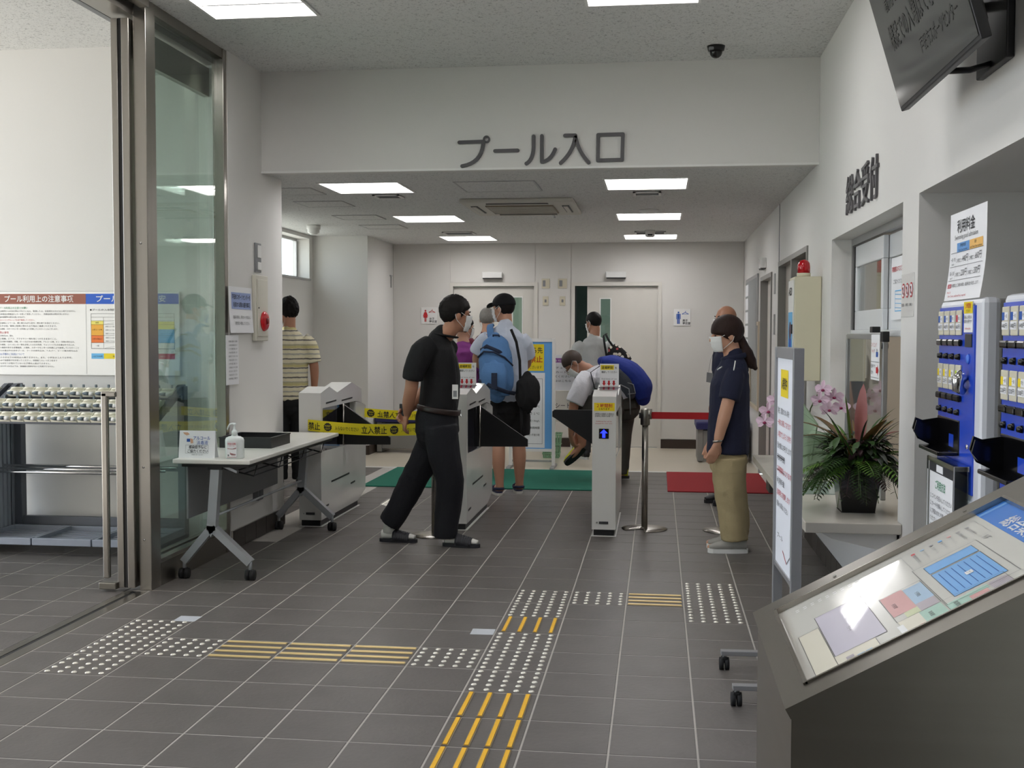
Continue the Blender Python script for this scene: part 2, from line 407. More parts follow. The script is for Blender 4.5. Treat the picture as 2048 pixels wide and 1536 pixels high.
# baseboards
M_BASE = mat('dark_baseboard', (60, 48, 40), .5, var=.08)
MB().box(-2.57, -1.845, YB-.012, YB, 0, .11, M_BASE).box(-.755, -.322, YB-.012, YB, 0, .11, M_BASE).box(.796, 1.785, YB-.012, YB, 0, .11, M_BASE).build('baseboard_back', kind='structure')
MB().box(-3.22, -2.57, 7.208, 7.22, 0, .11, M_BASE).box(-2.57, -2.558, 7.22, 8.5, 0, .11, M_BASE).build('baseboard_jog', kind='structure')
bl = MB().box(XL, XL+.006, 1.44, 2.48, .004, .13, M_GROUT).box(-2.13, XL+.006, 2.48, 2.486, .004, .13, M_GROUT).build('baseboard_left', kind='structure')
bt = MB().box(0, .007, .002, .200, .006, .127, M_BTILE, .001).mesh('tile')
for a in range(5): link('tile', bt, bl, (XL+.006, 1.455+.205*a, 0))
brd = MB().box(XR-.006, XR, -.84, 2.5, .004, .13, M_GROUT).build('baseboard_right', kind='structure')
for a in range(16): link('tile', bt, brd, (XR-.013, -.835+.205*a, 0))

# ---- window in the lobby's side wall
wn = MB().box(-3.40, -3.36, 4.62, 7.07, 2.03, 2.06, M_ALU).box(-3.40, -3.36, 4.62, 7.07, 2.46, 2.49, M_ALU).build('window_1', kind='structure')
for y in (4.6, 5.4, 6.22, 7.05): MB().box(-3.40, -3.36, y, y+.035, 2.06, 2.46, M_ALU).build('window_frame', wn)
for y in (4.64, 5.44, 6.26): MB().box(-3.384, -3.378, y, y+.78, 2.06, 2.46, M_CLEAR).build('pane', wn)
MB().box(-3.36, -3.205, 4.58, 7.11, 2.012, 2.032, M_ALU).build('window_sill', wn)

# ---- fixed glass beside the sliding door
gp = MB().box(-2.06, -1.99, .295, .415, 0, ZC, M_STEEL, .003).box(-2.06, -1.985, 1.385, 1.44, 0, ZC, M_STEEL, .003).box(-2.05, -1.992, .415, 1.385, 0, .13, M_STEELD).box(-2.05, -1.992, .415, 1.385, ZC-.06, ZC, M_STEELD).build('window_2', kind='structure')
tag(gp, 'fixed glass side panel in a brushed steel frame')
MB().box(-2.026, -2.016, .41, 1.39, .125, ZC-.055, M_GLASS).build('pane', gp)
MB().box(-2.05, -1.996, .415, 1.385, .13, .15, M_STEEL).build('glazing_bead', gp)
for z in (.28, .68, 1.9): MB().lathe([(.006, 0), (.006, .002), (.003, .003)], (0, 0, 0), M_CHROME, 10, 'y').build('screw', gp, (-2.03, .292, z))
tag(MB().box(-2.20, -2.06, -2.6, 1.75, 3.12, 3.36, M_STEELD).box(-2.02, -1.97, -2.6, .30, 3.16, ZC+.02, M_STEELD).build('trim_4', kind='structure'))
# sliding door leaf, parked open behind it
dl = thing('sliding_glass_door', 'open sliding glass door leaf with steel stile and long steel pull handle', 'door', (-2.12, .26, 0))
MB().box(-.05, -.012, 0, .065, .02, 3.1, M_STEEL, .003).build('stile', dl)
MB().box(.008, .05, 0, .065, .02, 3.1, M_STEEL, .003).build('stile', dl)
MB().box(-.012, .008, .006, .06, .02, 3.1, M_BLACK).build('gasket', dl)
MB().box(-.02, .02, .065, 1.30, .02, .14, M_STEELD).build('bottom_rail', dl)
MB().box(-.02, .02, .065, 1.30, 2.92, 3.1, M_STEELD).build('top_rail', dl)
MB().box(-.03, .03, 1.30, 1.36, .02, 3.1, M_STEEL, .003).build('stile', dl)
MB().box(-.006, .004, .06, 1.30, .13, 2.93, M_GLASS).build('pane', dl)
h = MB().box(-.13, -.095, -.01, .02, .07, 1.09, M_STEEL, .006).box(-.13, -.045, -.01, .02, 1.065, 1.095, M_STEEL, .006).box(-.15, -.05, -.025, .03, .012, .05, M_STEELD, .005).build('pull_handle', dl)
# ================================================================== ceiling fittings
def ceiling_light(x, y, z, label, group):
    t = thing('ceiling_light', label, 'light', (x, y, z), 0, group)
    w = .3
    MB().box(-w-.012, -w+.004, -w-.012, w+.012, -.006, .002, M_WHITE).box(w-.004, w+.012, -w-.012, w+.012, -.006, .002, M_WHITE).box(-w+.004, w-.004, -w-.012, -w+.004, -.006, .002, M_WHITE).box(-w+.004, w-.004, w-.004, w+.012, -.006, .002, M_WHITE).build('frame', t)
    MB().box(-w, w, -w, w, .105, .118, M_REFL).box(-w, -w+.004, -w, w, .002, .105, M_REFL).box(w-.004, w, -w, w, .002, .105, M_REFL).box(-w, w, -w, -w+.004, .002, .105, M_REFL).box(-w, w, w-.004, w, .002, .105, M_REFL).build('housing', t)
    for a in range(3):
        yc = -.2+.2*a; n = 8
        vs = [(sx*(w-.008), yc+cos(pi+pi*i/n)*.092, .055+sin(pi+pi*i/n)*.035) for sx in (-1, 1) for i in range(n+1)]
        MB().add(vs, [(i, i+1, n+2+i, n+1+i) for i in range(n)]+[list(range(n+1))[::-1], list(range(n+1, 2*n+2))], M_LED).build('diffuser', t)
    for yy in (-.1, .1): MB().box(-w+.004, w-.004, yy-.011, yy+.011, .012, .05, M_REFL).build('louver', t)
    return t
for side, (a, b) in zip(('on the side of the left wall', 'on the side of the reception wall'), LX):
    for n, y in enumerate(LY_I):
        ceiling_light((a+b)/2, y+.3, ZI, 'square light in the low lobby ceiling, %s behind the beam, %s' % (('first', 'second', 'third')[n], side.replace('on the side of', 'toward')), 'recessed lights of the low lobby')
    ceiling_light((a+b)/2, LY_M[0]+.3, ZC, 'large square recessed light in the high hall ceiling, ' + side, 'recessed lights of the high hall')
    for n, y in enumerate(LY_M[1:]): ceiling_light((a+b)/2, y+.3, ZC, 'square high hall light, %s row from the beam, %s' % (('second', 'third')[n], side.replace('on the side of', 'toward')), 'recessed lights of the high hall')

# air conditioner cassette
M_AC = mat('air_conditioner_white', (206, 202, 192), .5, var=.03)
M_ACG = mat('air_conditioner_grille', (150, 138, 118), .6, var=.04)
ac = thing('air_conditioner', 'four way ceiling cassette air conditioner in the low lobby ceiling', 'air conditioner', (-.42, 4.30, ZI))
MB().box(-.475, .475, -.53, .53, -.035, 0, M_AC, .012).build('panel', ac)
MB().box(-.29, .29, -.30, .30, -.045, -.033, M_ACG, .006).build('intake_grille', ac)
for k in range(9): MB().box(-.28, .28, -.27+.065*k, -.255+.065*k, -.049, -.044, M_AC).build('slat', ac)
for sx, sy in ((0, -1), (0, 1), (1, 0), (-1, 0)):
    (MB().box(-.26, .26, sy*.42-.035, sy*.42+.035, -.039, -.034, M_BLACK) if sy else MB().box(sx*.39-.03, sx*.39+.03, -.26, .26, -.039, -.034, M_BLACK)).build('outlet_slot', ac)
    (MB().box(-.26, .26, sy*.42-.02, sy*.42+.022, -.046, -.040, M_AC) if sy else MB().box(sx*.39-.018, sx*.39+.018, -.26, .26, -.046, -.040, M_AC)).build('louver', ac)
def hatch(x0, x1, y0, y1, z, label, inset=True):
    t = thing('access_panel', label, 'panel', ((x0+x1)/2, (y0+y1)/2, z), 0, 'ceiling access panels')
    a, b = (x1-x0)/2, (y1-y0)/2
    MB().box(-a, a, -b, -b+.012, -.005, 0, M_ALU).box(-a, a, b-.012, b, -.005, 0, M_ALU).box(-a, -a+.012, -b+.012, b-.012, -.005, 0, M_ALU).box(a-.012, a, -b+.012, b-.012, -.005, 0, M_ALU).build('frame', t)
    MB().box(-a+.014, a-.014, -b+.014, b-.014, -.004, 0, M_CEIL).build('lid', t)
hatch(-.755, -.15, 2.71, 3.31, ZI, 'square access panel in the low ceiling between the entrance beam and the air conditioner')
for n, y in enumerate((2.93, 3.80, 4.95, 5.93)):
    hatch(-2.33, -1.9, y, y+.42, ZI, 'aluminium framed access panel, %s in the row along the left lobby ceiling' % ('first', 'second', 'third', 'fourth')[n])
def vent(x, y, wx, wy, label):
    t = thing('air_vent', label, 'vent', (x, y, ZI)); a, b = wx/2, wy/2
    MB().box(-a, a, -b, b, -.004, 0, M_GREYP).build('backing', t)
    MB().box(-a, a, -b, -b+.02, -.012, 0, M_WHITE).box(-a, a, b-.02, b, -.012, 0, M_WHITE).box(-a, -a+.02, -b, b, -.012, 0, M_WHITE).box(a-.02, a, -b, b, -.012, 0, M_WHITE).build('frame', t)
    for k in range(5): MB().box(-a+.02, a-.02, -b+.03+k*(wy-.05)/5, -b+.037+k*(wy-.05)/5, -.009, -.003, M_GREYP).build('slat', t)
vent(.66, 3.55, .22, .22, 'small white air vent behind the first reception side light')
vent(-1.43, 3.52, .22, .22, 'small grey air vent behind the first left side light')
vent(-1.45, 6.95, .34, .3, 'grey air vent before the last left side light')
vent(.66, 7.1, .34, .3, 'white framed air vent before the last reception side light')
# detectors, camera, speaker
def round_thing(name, label, cat, loc, prof, m, extra=None):
    o = MB().lathe(prof, (0, 0, 0), m, 28).build(name, None, loc, label=label, cat=cat); return o
round_thing('smoke_detector', 'round white disc shaped smoke detector between the reception side lights', 'detector', (.66, 4.80, ZI), [(.03, -.03), (.055, -.026), (.085, -.012), (.09, 0)], M_WHITE)
round_thing('sprinkler_head', 'tiny chrome sprinkler head behind the air conditioner', 'sprinkler', (-.22, 5.12, ZI), [(.012, -.03), (.012, -.02), (.006, -.018), (.03, -.004), (.035, 0)], M_CHROME)
t = thing('motion_sensor', 'white cylindrical sensor hanging from the ceiling near the lobby window', 'sensor', (-2.80, 5.9, ZI))
MB().lathe([(.05, -.085), (.062, -.075), (.062, -.045), (.072, -.04), (.072, 0)], (0, 0, 0), M_WHITE).build('housing', t)
MB().lathe([(.012, -.1), (.035, -.095), (.045, -.084)], (0, 0, 0), M_WHITE).build('lens', t)
t = thing('motion_sensor', 'small white sensor on the ceiling before the last reception side light', 'sensor', (.66, 6.85, ZI))
MB().lathe([(.03, -.075), (.05, -.065), (.055, 0)], (0, 0, 0), M_WHITE).build('housing', t); MB().box(-.025, .025, -.052, -.045, -.06, -.045, M_BLACK).build('lens', t)
t = thing('security_camera', 'black dome security camera under the high ceiling beside the beam', 'camera', (1.10, 1.70, ZC))
MB().lathe([(.036, -.03), (.05, -.028), (.056, 0)], (0, 0, 0), M_BLACK).build('collar', t)
MB().ball((0, 0, -.035), (.04, .04, .04), M_BLACKG).build('dome', t); MB().box(-.045, -.015, -.05, -.02, -.03, -.012, M_GREYP, .004).build('bracket', t)
# vestibule: grooves of the ceiling and a downlight
for n, x in enumerate((-3.55, -2.62)):
    MB().box(x-.02, x+.02, -.5+.45*n, 1.2, 3.344, 3.351, M_GREYP).build('ceiling_slot', cat='slot diffuser', label='long narrow grey air slot in the vestibule ceiling ' + ('beside the downlight', 'beside the sliding door')[n])
t = thing('downlight', 'small round downlight in the vestibule ceiling', 'light', (-3.70, 1.05, 3.35))
MB().lathe([(.055, -.006), (.075, -.004), (.075, 0)], (0, 0, 0), M_WHITE).build('trim_ring', t); MB().lathe([(.05, -.008), (.052, -.002)], (0, 0, 0), M_LED).build('diffuser', t)

# ================================================================== doors of the back wall
def lobby_door(n, x0, open_gap, win, handle_side, label):
    d = MB().box(x0-.045, x0, YB-.02, YB+.1, 0, 2.045, M_DOOR).box(x0+1.02, x0+1.065, YB-.02, YB+.1, 0, 2.045, M_DOOR).box(x0, x0+1.02, YB-.02, YB+.1, 2.0, 2.045, M_DOOR).build('door_%d' % n, kind='structure')
    tag(d, label)
    a, b = x0+open_gap, x0+1.02
    wx0, wx1, wz0, wz1 = win
    mb = MB()
    for q in ((a, wx0, .01, 1.995), (wx1, b, .01, 1.995), (wx0, wx1, .01, wz0), (wx0, wx1, wz1, 1.995)): mb.box(q[0], q[1], YB+.03, YB+.065, q[2], q[3], M_DOOR)
    leaf = mb.build('door_leaf', d)
    MB().box(wx0-.012, wx0, YB+.024, YB+.03, wz0-.012, wz1+.012, M_WHITE).box(wx1, wx1+.012, YB+.024, YB+.03, wz0-.012, wz1+.012, M_WHITE).box(wx0, wx1, YB+.024, YB+.03, wz1, wz1+.012, M_WHITE).box(wx0, wx1, YB+.024, YB+.03, wz0-.012, wz0, M_WHITE).build('window_frame', leaf)
    MB().box(wx0, wx1, YB+.045, YB+.05, wz0, wz1, M_CLEAR).build('pane', leaf)
    MB().box(a+.06, a+.09, YB-.005, YB+.03, .85, 1.25, M_ALU, .006).build('handle', leaf)
    if open_gap: MB().box(x0+.001, x0+.012, YB+.02, YB+.08, .01, 1.995, M_BLACK).build('gasket', d)
    MB().box(x0, x0+1.02, YB+.02, YB+.08, 0, .008, M_ALU).build('sill', d)
lobby_door(1, -1.80, 0, (-1.05, -.935, .72, 1.86), 1, 'sliding door of the women changing room')
lobby_door(2, -.27, .15, (.045, .165, .72, 1.84), -1, 'sliding door of the men changing room standing slightly ajar')
M_BKDOOR = mat('changing_curtain', (44, 62, 58), .8)
MB().box(-.30, -.05, 8.75, 8.77, 0.001, 2.2, M_BKDOOR).build('curtain', cat='curtain', label='dark green curtain inside the gap of the ajar door')
for n, x in enumerate((-1.30, .237)):
    t = thing('door_operator', 'white box lamp above the %s changing room door' % ('women', 'men')[n], 'lamp', (x, YB, 2.13))
    MB().box(-.125, .125, -.075, -.006, -.032, .042, M_WHITEG, .008).build('cover', t); MB().box(-.118, .118, -.07, -.008, -.042, -.032, M_BLACK).build('sensor_strip', t); MB().box(-.10, .10, -.006, 0, -.03, .035, M_WHITE).build('back_plate', t)
# switch plates
M_SWP = mat('switch_plate_cream', (206, 198, 176), .5)
for n, (x, z, w_, h_) in enumerate([(-.635, 2.03, .10, .12), (-.425, 2.03, .11, .12), (-.635, 1.815, .07, .115), (-.425, 1.815, .07, .115)]):
    t = thing('switch_plate', 'cream %s between the changing room doors, %s' % (('controller', 'light switch')[n > 1], ('nearer the women door', 'nearer the men door')[n % 2]), 'switch', (x, YB-.006, z))
    MB().box(-w_/2, w_/2, -.008, 0, -h_/2, h_/2, M_SWP, .002).build('plate', t)
    if n < 2: MB().box(-w_*.35, -w_*.02, -.012, -.008, -h_*.3, h_*.33, M_GREYP).build('display', t); MB().box(w_*.1, w_*.35, -.012, -.008, -h_*.25, h_*.25, M_SWP).build('button', t)
    else: MB().box(-.012, .012, -.012, -.008, -.018, .018, M_GREYP, .002).build('rocker', t)
# changing room signs
def wc_sign(x, z, s, ink, jp, label, woman):
    t = thing('changing_room_sign', label, 'sign', (x, YB-.006, z))
    MB().box(0, s, -.008, 0, 0, s, M_WHITE, .002).build('plate', t)
    p = Print((0, -.008, 0), EX, EZ)
    cx = s*.28; p.disc(cx, s*.80, s*.055, ink)
    if woman: p.poly([(cx-s*.05, s*.73), (cx+s*.05, s*.73), (cx+s*.13, s*.38), (cx-s*.13, s*.38)], ink); p.rect(cx-s*.055, s*.14, cx-s*.008, s*.4, ink); p.rect(cx+s*.008, s*.14, cx+s*.055, s*.4, ink); p.line(cx-s*.06, s*.70, cx-s*.14, s*.46, s*.035, ink); p.line(cx+s*.06, s*.70, cx+s*.14, s*.46, s*.035, ink)
    else: p.rect(cx-s*.075, s*.42, cx+s*.075, s*.73, ink); p.rect(cx-s*.075, s*.12, cx-s*.008, s*.42, ink); p.rect(cx+s*.008, s*.12, cx+s*.075, s*.42, ink); p.rect(cx-s*.13, s*.40, cx-s*.09, s*.72, ink); p.rect(cx+s*.09, s*.40, cx+s*.13, s*.72, ink)
    hx = s*.68; p.line(hx-s*.2, s*.70, hx, s*.80, s*.035, ink); p.line(hx, s*.80, hx+s*.2, s*.70, s*.035, ink); p.line(hx-s*.2, s*.70, hx+s*.2, s*.70, s*.02, ink)
    p.line(hx, s*.80, hx, s*.86, s*.025, ink); p.line(hx, s*.86, hx+s*.05, s*.88, s*.025, ink)
    p.text(jp, s*.52, s*.26, s*.16, M_INK, bold=.01); p.text('更衣室', s*.52, s*.09, s*.16, M_INK, bold=.01)
    p.build('print', t)
wc_sign(-2.212, 1.527, .208, M_RED, '女子', 'white square sign with a red female figure beside the women door', True)
wc_sign(.942, 1.508, .205, M_BLUEI, '男子', 'white square sign with a blue male figure beside the men door', False)
MB().box(-2.568, -2.555, 8.335, 8.36, 1.98, 2.13, M_ALU, .003).box(-2.57, -2.555, 8.30, 8.395, 2.12, 2.135, M_ALU).build('wall_bracket', label='small metal bracket high on the left lobby corner wall', cat='bracket')

# ================================================================== header lettering, cut letters standing on the beam
def strokes(mb, o, ex, ey, nrm, paths, wd, depth, m):
    o, ex, ey, nrm = V(o), V(ex), V(ey), V(nrm)
    k_ = 0
    for pts, closed, *ww in paths:
        wd_ = ww[0] if ww else wd
        P = [V((a, b)) for a, b in pts]
        n = len(P); segs = n if closed else n-1
        for i in range(segs):
            a, b = P[i], P[(i+1) % n]; d = (b-a).normalized(); q = V((-d.y, d.x))*wd_/2; k_ += 1
            ang = math.atan2(q.y, q.x)
            poly = [a+V((cos(ang+pi*k/6), sin(ang+pi*k/6)))*wd_/2 for k in range(7)]+[b+V((cos(ang+pi+pi*k/6), sin(ang+pi+pi*k/6)))*wd_/2 for k in range(7)]
            mb.prism([o+ex*v.x+ey*v.y for v in poly], nrm*(depth+.0003*(k_ % 4)), m)
def curve_pts(p0, p1, p2, n=8): return [((1-t)**2*p0[0]+2*t*(1-t)*p1[0]+t*t*p2[0], (1-t)**2*p0[1]+2*t*(1-t)*p1[1]+t*t*p2[1]) for t in [i/n for i in range(n+1)]]
hs = thing('entrance_lettering', 'dark grey raised Japanese letters across the entrance beam', 'lettering', (0, YH, 0))
K = .6805e-3; UX = lambda a: -.598+(a-215)*K; UZ = lambda b: 2.745-(b-130)*K
def Q(*pp): return [(UX(a), UZ(b)) for a, b in pp]
circ = [(503+27*cos(2*pi*k/16), 165+28*sin(2*pi*k/16)) for k in range(16)]
glyphs = [[(Q((230, 190), (470, 186)), False), (Q((470, 190), *curve_pts((468, 215), (450, 395), (258, 424))), False), (Q(*circ), True, .0125)],
          [(Q((588, 281), (814, 279)), False)],
          [(Q((972, 145), *curve_pts((972, 260), (965, 375), (900, 410))), False), (Q((1054, 142), (1054, 395), *curve_pts((1068, 396), (1150, 372), (1185, 275))), False)],
          [(Q((1282, 143), (1384, 143)), False), (Q(*curve_pts((1384, 145), (1368, 300), (1240, 410))), False), (Q(*curve_pts((1386, 160), (1420, 310), (1516, 408))), False)],
          [(Q((1607, 143), (1848, 141), (1842, 388), (1605, 390)), True)]]
for g in glyphs:
    mb = MB(); strokes(mb, (0, -.001, 0), EX, EZ, (0, -1, 0), g, .0245, .012, M_SIGN); mb.build('letter', hs)
# reception lettering on the right wall
rs = thing('reception_lettering', 'dark grey raised Japanese letters on the wall above the reception window', 'lettering', (XR, 0, 0))
for n, ch in enumerate('総合受付'):
    vs, fs, wd = text_mesh(ch, 3, .003); mb = MB(); sc = .222
    y0 = .885-.232*n
    bm = bmesh.new(); bv = [bm.verts.new((-.001, y0-x*sc, 2.083+y*sc*1.02)) for x, y in vs]
    for f in fs:
        try: bm.faces.new([bv[i] for i in f])
        except ValueError: pass
    r = bmesh.ops.extrude_face_region(bm, geom=bm.faces[:]); bmesh.ops.translate(bm, vec=(-.012, 0, 0), verts=[e for e in r['geom'] if isinstance(e, bmesh.types.BMVert)])
    bmesh.ops.recalc_face_normals(bm, faces=bm.faces)
    mb.bm(bm, M_SIGN, False); mb.build('letter', rs)
# ================================================================== vestibule: notice board, umbrella racks
nb = thing('notice_board', 'wide white pool rules board with brown and blue title bands on the vestibule wall', 'notice board', (-3.805, 1.798, 1.12))
BW, BH = 1.34, .575
MB().box(0, BW, -.018, 0, 0, BH, M_WHITEG, .004).build('panel', nb)
M_BROWN = mat('print_brown', (150, 88, 70), .6); M_NAVYB = mat('print_royal_blue', (36, 92, 196), .6)
M_TGREEN = mat('print_green', (50, 140, 96), .6); M_LB = mat('print_light_blue', (108, 184, 232), .6)
M_OR1 = mat('print_amber', (240, 176, 60), .6); M_OR2 = mat('print_orange', (238, 122, 48), .6); M_LY = mat('print_pale_yellow', (240, 226, 110), .6); M_CRIM = mat('print_crimson', (196, 70, 84), .6); M_LIME = mat('print_lime', (196, 216, 70), .6)
p = Print((0, -.018, 0), EX, EZ)
H2 = BW/2
p.rect(.004, BH-.085, H2-.001, BH-.015, M_BROWN).rect(H2, BH-.085, BW-.004, BH-.015, M_NAVYB)
p.text('プール利用上の注意事項', .075, BH-.068, .05, M_WHITE, width=.505, bold=.012); p.text('プールご利用の目安', H2+.075, BH-.068, .05, M_WHITE, width=.5, bold=.012)
p.line(H2, .01, H2, BH-.09, .0015, M_GREYP)
L1 = [(M_TGREEN, 'プール利用上の注意とお願い', .21, .017), (M_INK, '①医師から水泳を禁止されている人、飲酒した人、伝染病の人などは入場できません。', .56, 0), (M_INK, '②貴重品は貴重品ロッカーを使って管理してください。（貴重品紛失は責任を負いません）', .51, 0), (M_INK, '　紛失盗難等の責任は負いかねます。', .19, 0), (M_RED, '③スイミングキャップを必ず着用してください。', .26, 0), (M_INK, '④強制シャワーは、順に数えながら足元・頭の順でお浴びください。', .44, 0), (M_INK, '⑤その他、管理上危険と思われる行為はご遠慮いただきます。', .42, 0), (M_INK, '　入場者、スポーツセンターの利用により退場していただくこともございます。', .43, 0), None,
      (M_RED, '禁止事項', .065, .017), (M_INK, '①飛び込み、潜水。', .10, 0), (M_INK, '②指輪、ピアス、アクセサリー等を身につけたまま泳ぐこと。', .42, 0), (M_INK, '③刃物や喫煙具、浮輪、ボートなどのほか危険な物、アルコール類、ビン・缶類の持ち込み。', .55, 0), (M_INK, '④撮影、コインロッカー等を占有したままの利用、ウォッシャブルの水着以外での入水。', .55, 0), (M_INK, '⑤騒音の発する音響器具、入場券、スポーツセンターの利用により退場していただくこと', .58, 0), (M_INK, '⑥水着以外の水中プール、フードの持ち込み、ヘルパー、ビート板の持ち込み', .57, 0), None,
      (M_BLUEI, 'お子様のご利用について', .18, .017), (M_INK, '①３才以下の幼児は入場できません。また、小学生は１人では不可。', .53, 0), (M_INK, '　必ず保護者が付き添ってください。保護者１人につき２名まで', .42, 0), (M_INK, '②おむつが取れていないお子様の入場はできません。', .37, 0), (M_INK, '③小学３年生以下は、保護者の同伴がないと利用できません。', .40, 0)]
zz = BH-.118
for it in L1:
    if it: p.text(it[1], .035, zz, it[3] or .0125, it[0], width=it[2]); zz -= .0205
    else: zz -= .006
p.disc(H2+.035, BH-.125, .006, M_INK); p.text('プールの入水制限について', H2+.045, BH-.131, .017, M_INK, width=.26)
tx0, tx1 = H2+.035, BW-.035
ROWS = [(.40, .425), (.375, .40), (.350, .375), (.275, .35), (.225, .275), (.185, .225)]
for (a, b), c in zip(ROWS, (None, None, M_LY, M_OR1, M_OR2, None)):
    if c: p.rect(tx0, a, tx0+.09, b, c, 0)
    p.line(tx0, a, tx1, a, .0016, M_INK, 1)
p.rect(tx0+.28, .30, tx0+.345, .372, M_CRIM, 0); p.rect(tx0+.28, .275, tx0+.345, .30, M_LIME, 0); p.rect(tx0+.28, .25, tx0+.345, .275, M_CRIM, 0); p.rect(tx0+.28, .225, tx0+.345, .25, M_LB, 0)
p.rect(tx0+.45, .318, tx1, .37, M_LY, 0); p.rect(tx0+.345, .225, tx1, .318, M_LB, 0); p.rect(tx0+.345, .318, tx0+.45, .37, M_CRIM, 0)
for k in range(4): p.line(tx0+.345, .24+.024*k, tx1, .24+.024*k, .001, M_BLUEI, 1)
p.frame(tx0, .185, tx1, .425, .0018, M_INK); p.line(tx0+.09, .185, tx0+.09, .40, .0014, M_INK); p.line(tx0+.28, .185, tx0+.28, .40, .0014, M_INK)
for z, s_ in ((.358, '幼児'), (.31, '小学１〜３年'), (.247, '小学４年以上'), (.20, '一般')): p.text(s_, tx0+.045, z, .012, M_INK, align='c')
for z, s_ in ((.332, '身長１２０未満'), (.308, '身長１２０以上'), (.284, '身長１３０以上'), (.255, '身長１２０以上'), (.232, '身長１３０以上')): p.text(s_, tx0+.105, z, .011, M_INK)
p.line(tx0+.1, .352, tx0+.27, .374, .001, M_INK); p.line(tx0+.1, .188, tx0+.27, .222, .001, M_INK); p.text('保護者１名につき', tx0+.36, .203, .012, M_INK)
for a, b, c, s_ in ((0, .09, M_LB, '一人での利用'), (.09, .28, M_YEL, '保護者同伴'), (.28, .42, M_LY, '保護者と入水'), (.42, .60, M_CRIM, '入場不可')):
    p.rect(tx0+a, .115, min(tx0+b, tx1), .152, c, 0); p.text(s_, tx0+(a+b)/2, .128, .012, M_INK if c != M_CRIM else M_WHITE, align='c')
p.build('print', nb)

M_RKG = mat('rack_grey_steel', (92, 96, 104), .45, metal=.3, var=.05); M_RKP = mat('rack_side_panel', (150, 156, 166), .5, var=.08, scale=4)
M_LOCK = mat('lock_cream', (228, 224, 206), .45, var=.05); M_KEY = mat('key_grey', (96, 108, 116), .5, var=.06); M_TRAY = mat('tray_grey', (138, 144, 156), .5, var=.06)
lock_body = MB().prism([(-.041, -.045, -.02), (-.041, .045, .012), (-.041, .05, .035), (-.041, .012, .04), (-.041, -.03, .018), (-.041, -.05, 0)], (.082, 0, 0), M_LOCK).tube([(-.042, -.032, 0), (.042, -.032, 0)], .021, M_LOCK, 12).tube([(x, -.004-.026*sin(pi*(x+.034)/.068), .032+.004*sin(pi*(x+.034)/.068)) for x in [-.034+.0068*i for i in range(11)]], .007, M_LOCK, 8).mesh('lock')
key_me = MB().tube([(-.036, -.056, .004), (-.012, -.056, .004), (.004, -.056, .004)], [.007, .012, .012], M_KEY, 10).mesh('key')
knob_me = MB().tube([(.008, -.052, .002), (.034, -.052, .002)], .0125, M_WHITE, 12).mesh('knob')
peg_me = MB().box(-.006, .006, .05, .062, .03, .058, M_KEY, .001).mesh('peg')
def rack(x0, n, label, tray_n):
    t = thing('umbrella_rack', label, 'rack', (x0, 0, 0)); W = n*.0885+.06
    for y, z in ((1.52, 1.0), (1.32, .935), (1.12, .865)):
        MB().box(0, W, y+.03, y+.055, z-.03, z+.0, M_RKG, .002).build('lock_rail', t)
        for k in range(n):
            l = link('lock', lock_body, t, (.075+.0885*k, y, z+.01)); link('key', key_me, l); link('knob', knob_me, l); link('peg', peg_me, l)
    for x in (0, W-.05):
        MB().box(x, x+.05, 1.60, 1.66, .02, 1.06, M_RKG, .004).build('post', t)
        MB().prism([(x+.005, 1.06, .80), (x+.005, 1.10, .78), (x+.005, 1.66, 1.03), (x+.005, 1.66, 1.07), (x+.005, 1.6, 1.07)], (.03, 0, 0), M_RKG).build('side_arm', t)
        MB().box(x, x+.05, 1.08, 1.66, .03, .07, M_RKG, .004).build('foot', t)
    MB().box(.05, W-.05, 1.61, 1.64, .49, .52, M_RKG, .003).build('back_bar', t); MB().box(.05, W-.05, 1.61, 1.65, .11, .17, M_RKG, .003).build('back_bar', t)
    for y in (1.14, 1.30, 1.46): MB().tube([(0, y, .53), (W, y, .53)], .009, M_CHROME, 8).build('rail', t)
    tw = W/tray_n
    for k in range(tray_n):
        a = tw*k
        mb = MB().box(a+.004, a+tw-.004, 1.10, 1.13, .07, .115, M_TRAY, .004).box(a+.004, a+tw-.004, 1.56, 1.59, .07, .115, M_TRAY, .004).box(a+.004, a+.02, 1.13, 1.56, .07, .115, M_TRAY).box(a+tw-.02, a+tw-.004, 1.13, 1.56, .07, .115, M_TRAY)
        for i in range(6): mb.box(a+.02, a+tw-.02, 1.14+.07*i, 1.175+.07*i, .082, .09, M_TRAY)
        for i in range(7): mb.box(a+.03+(tw-.06)*i/6-.006, a+.03+(tw-.06)*i/6+.006, 1.13, 1.56, .078, .084, M_TRAY)
        mb.build('drip_tray', t)
    return t
rack(-3.57, 13, 'grey umbrella rack with three rows of cream locks below the pool rules board', 3)
r2 = rack(-4.80, 13, 'grey umbrella rack with a ribbed end panel beside the rack of cream locks', 3)
mb = MB()
for k in range(12): mb.box(-.035+.0, -.01, 1.10+.046*k, 1.14+.046*k, .04, 1.0-.3*(11-k)/11*.6, M_RKP)
mb = MB().prism([(1.19, 1.08, .05), (1.19, 1.66, .05), (1.19, 1.66, 1.05), (1.19, 1.08, .80)], (.012, 0, 0), M_RKP)
for k in range(11): mb.box(1.2, 1.212, 1.10+.05*k, 1.125+.05*k, .06, .80+.2*k/11, M_RKP)
mb.build('end_panel', r2)

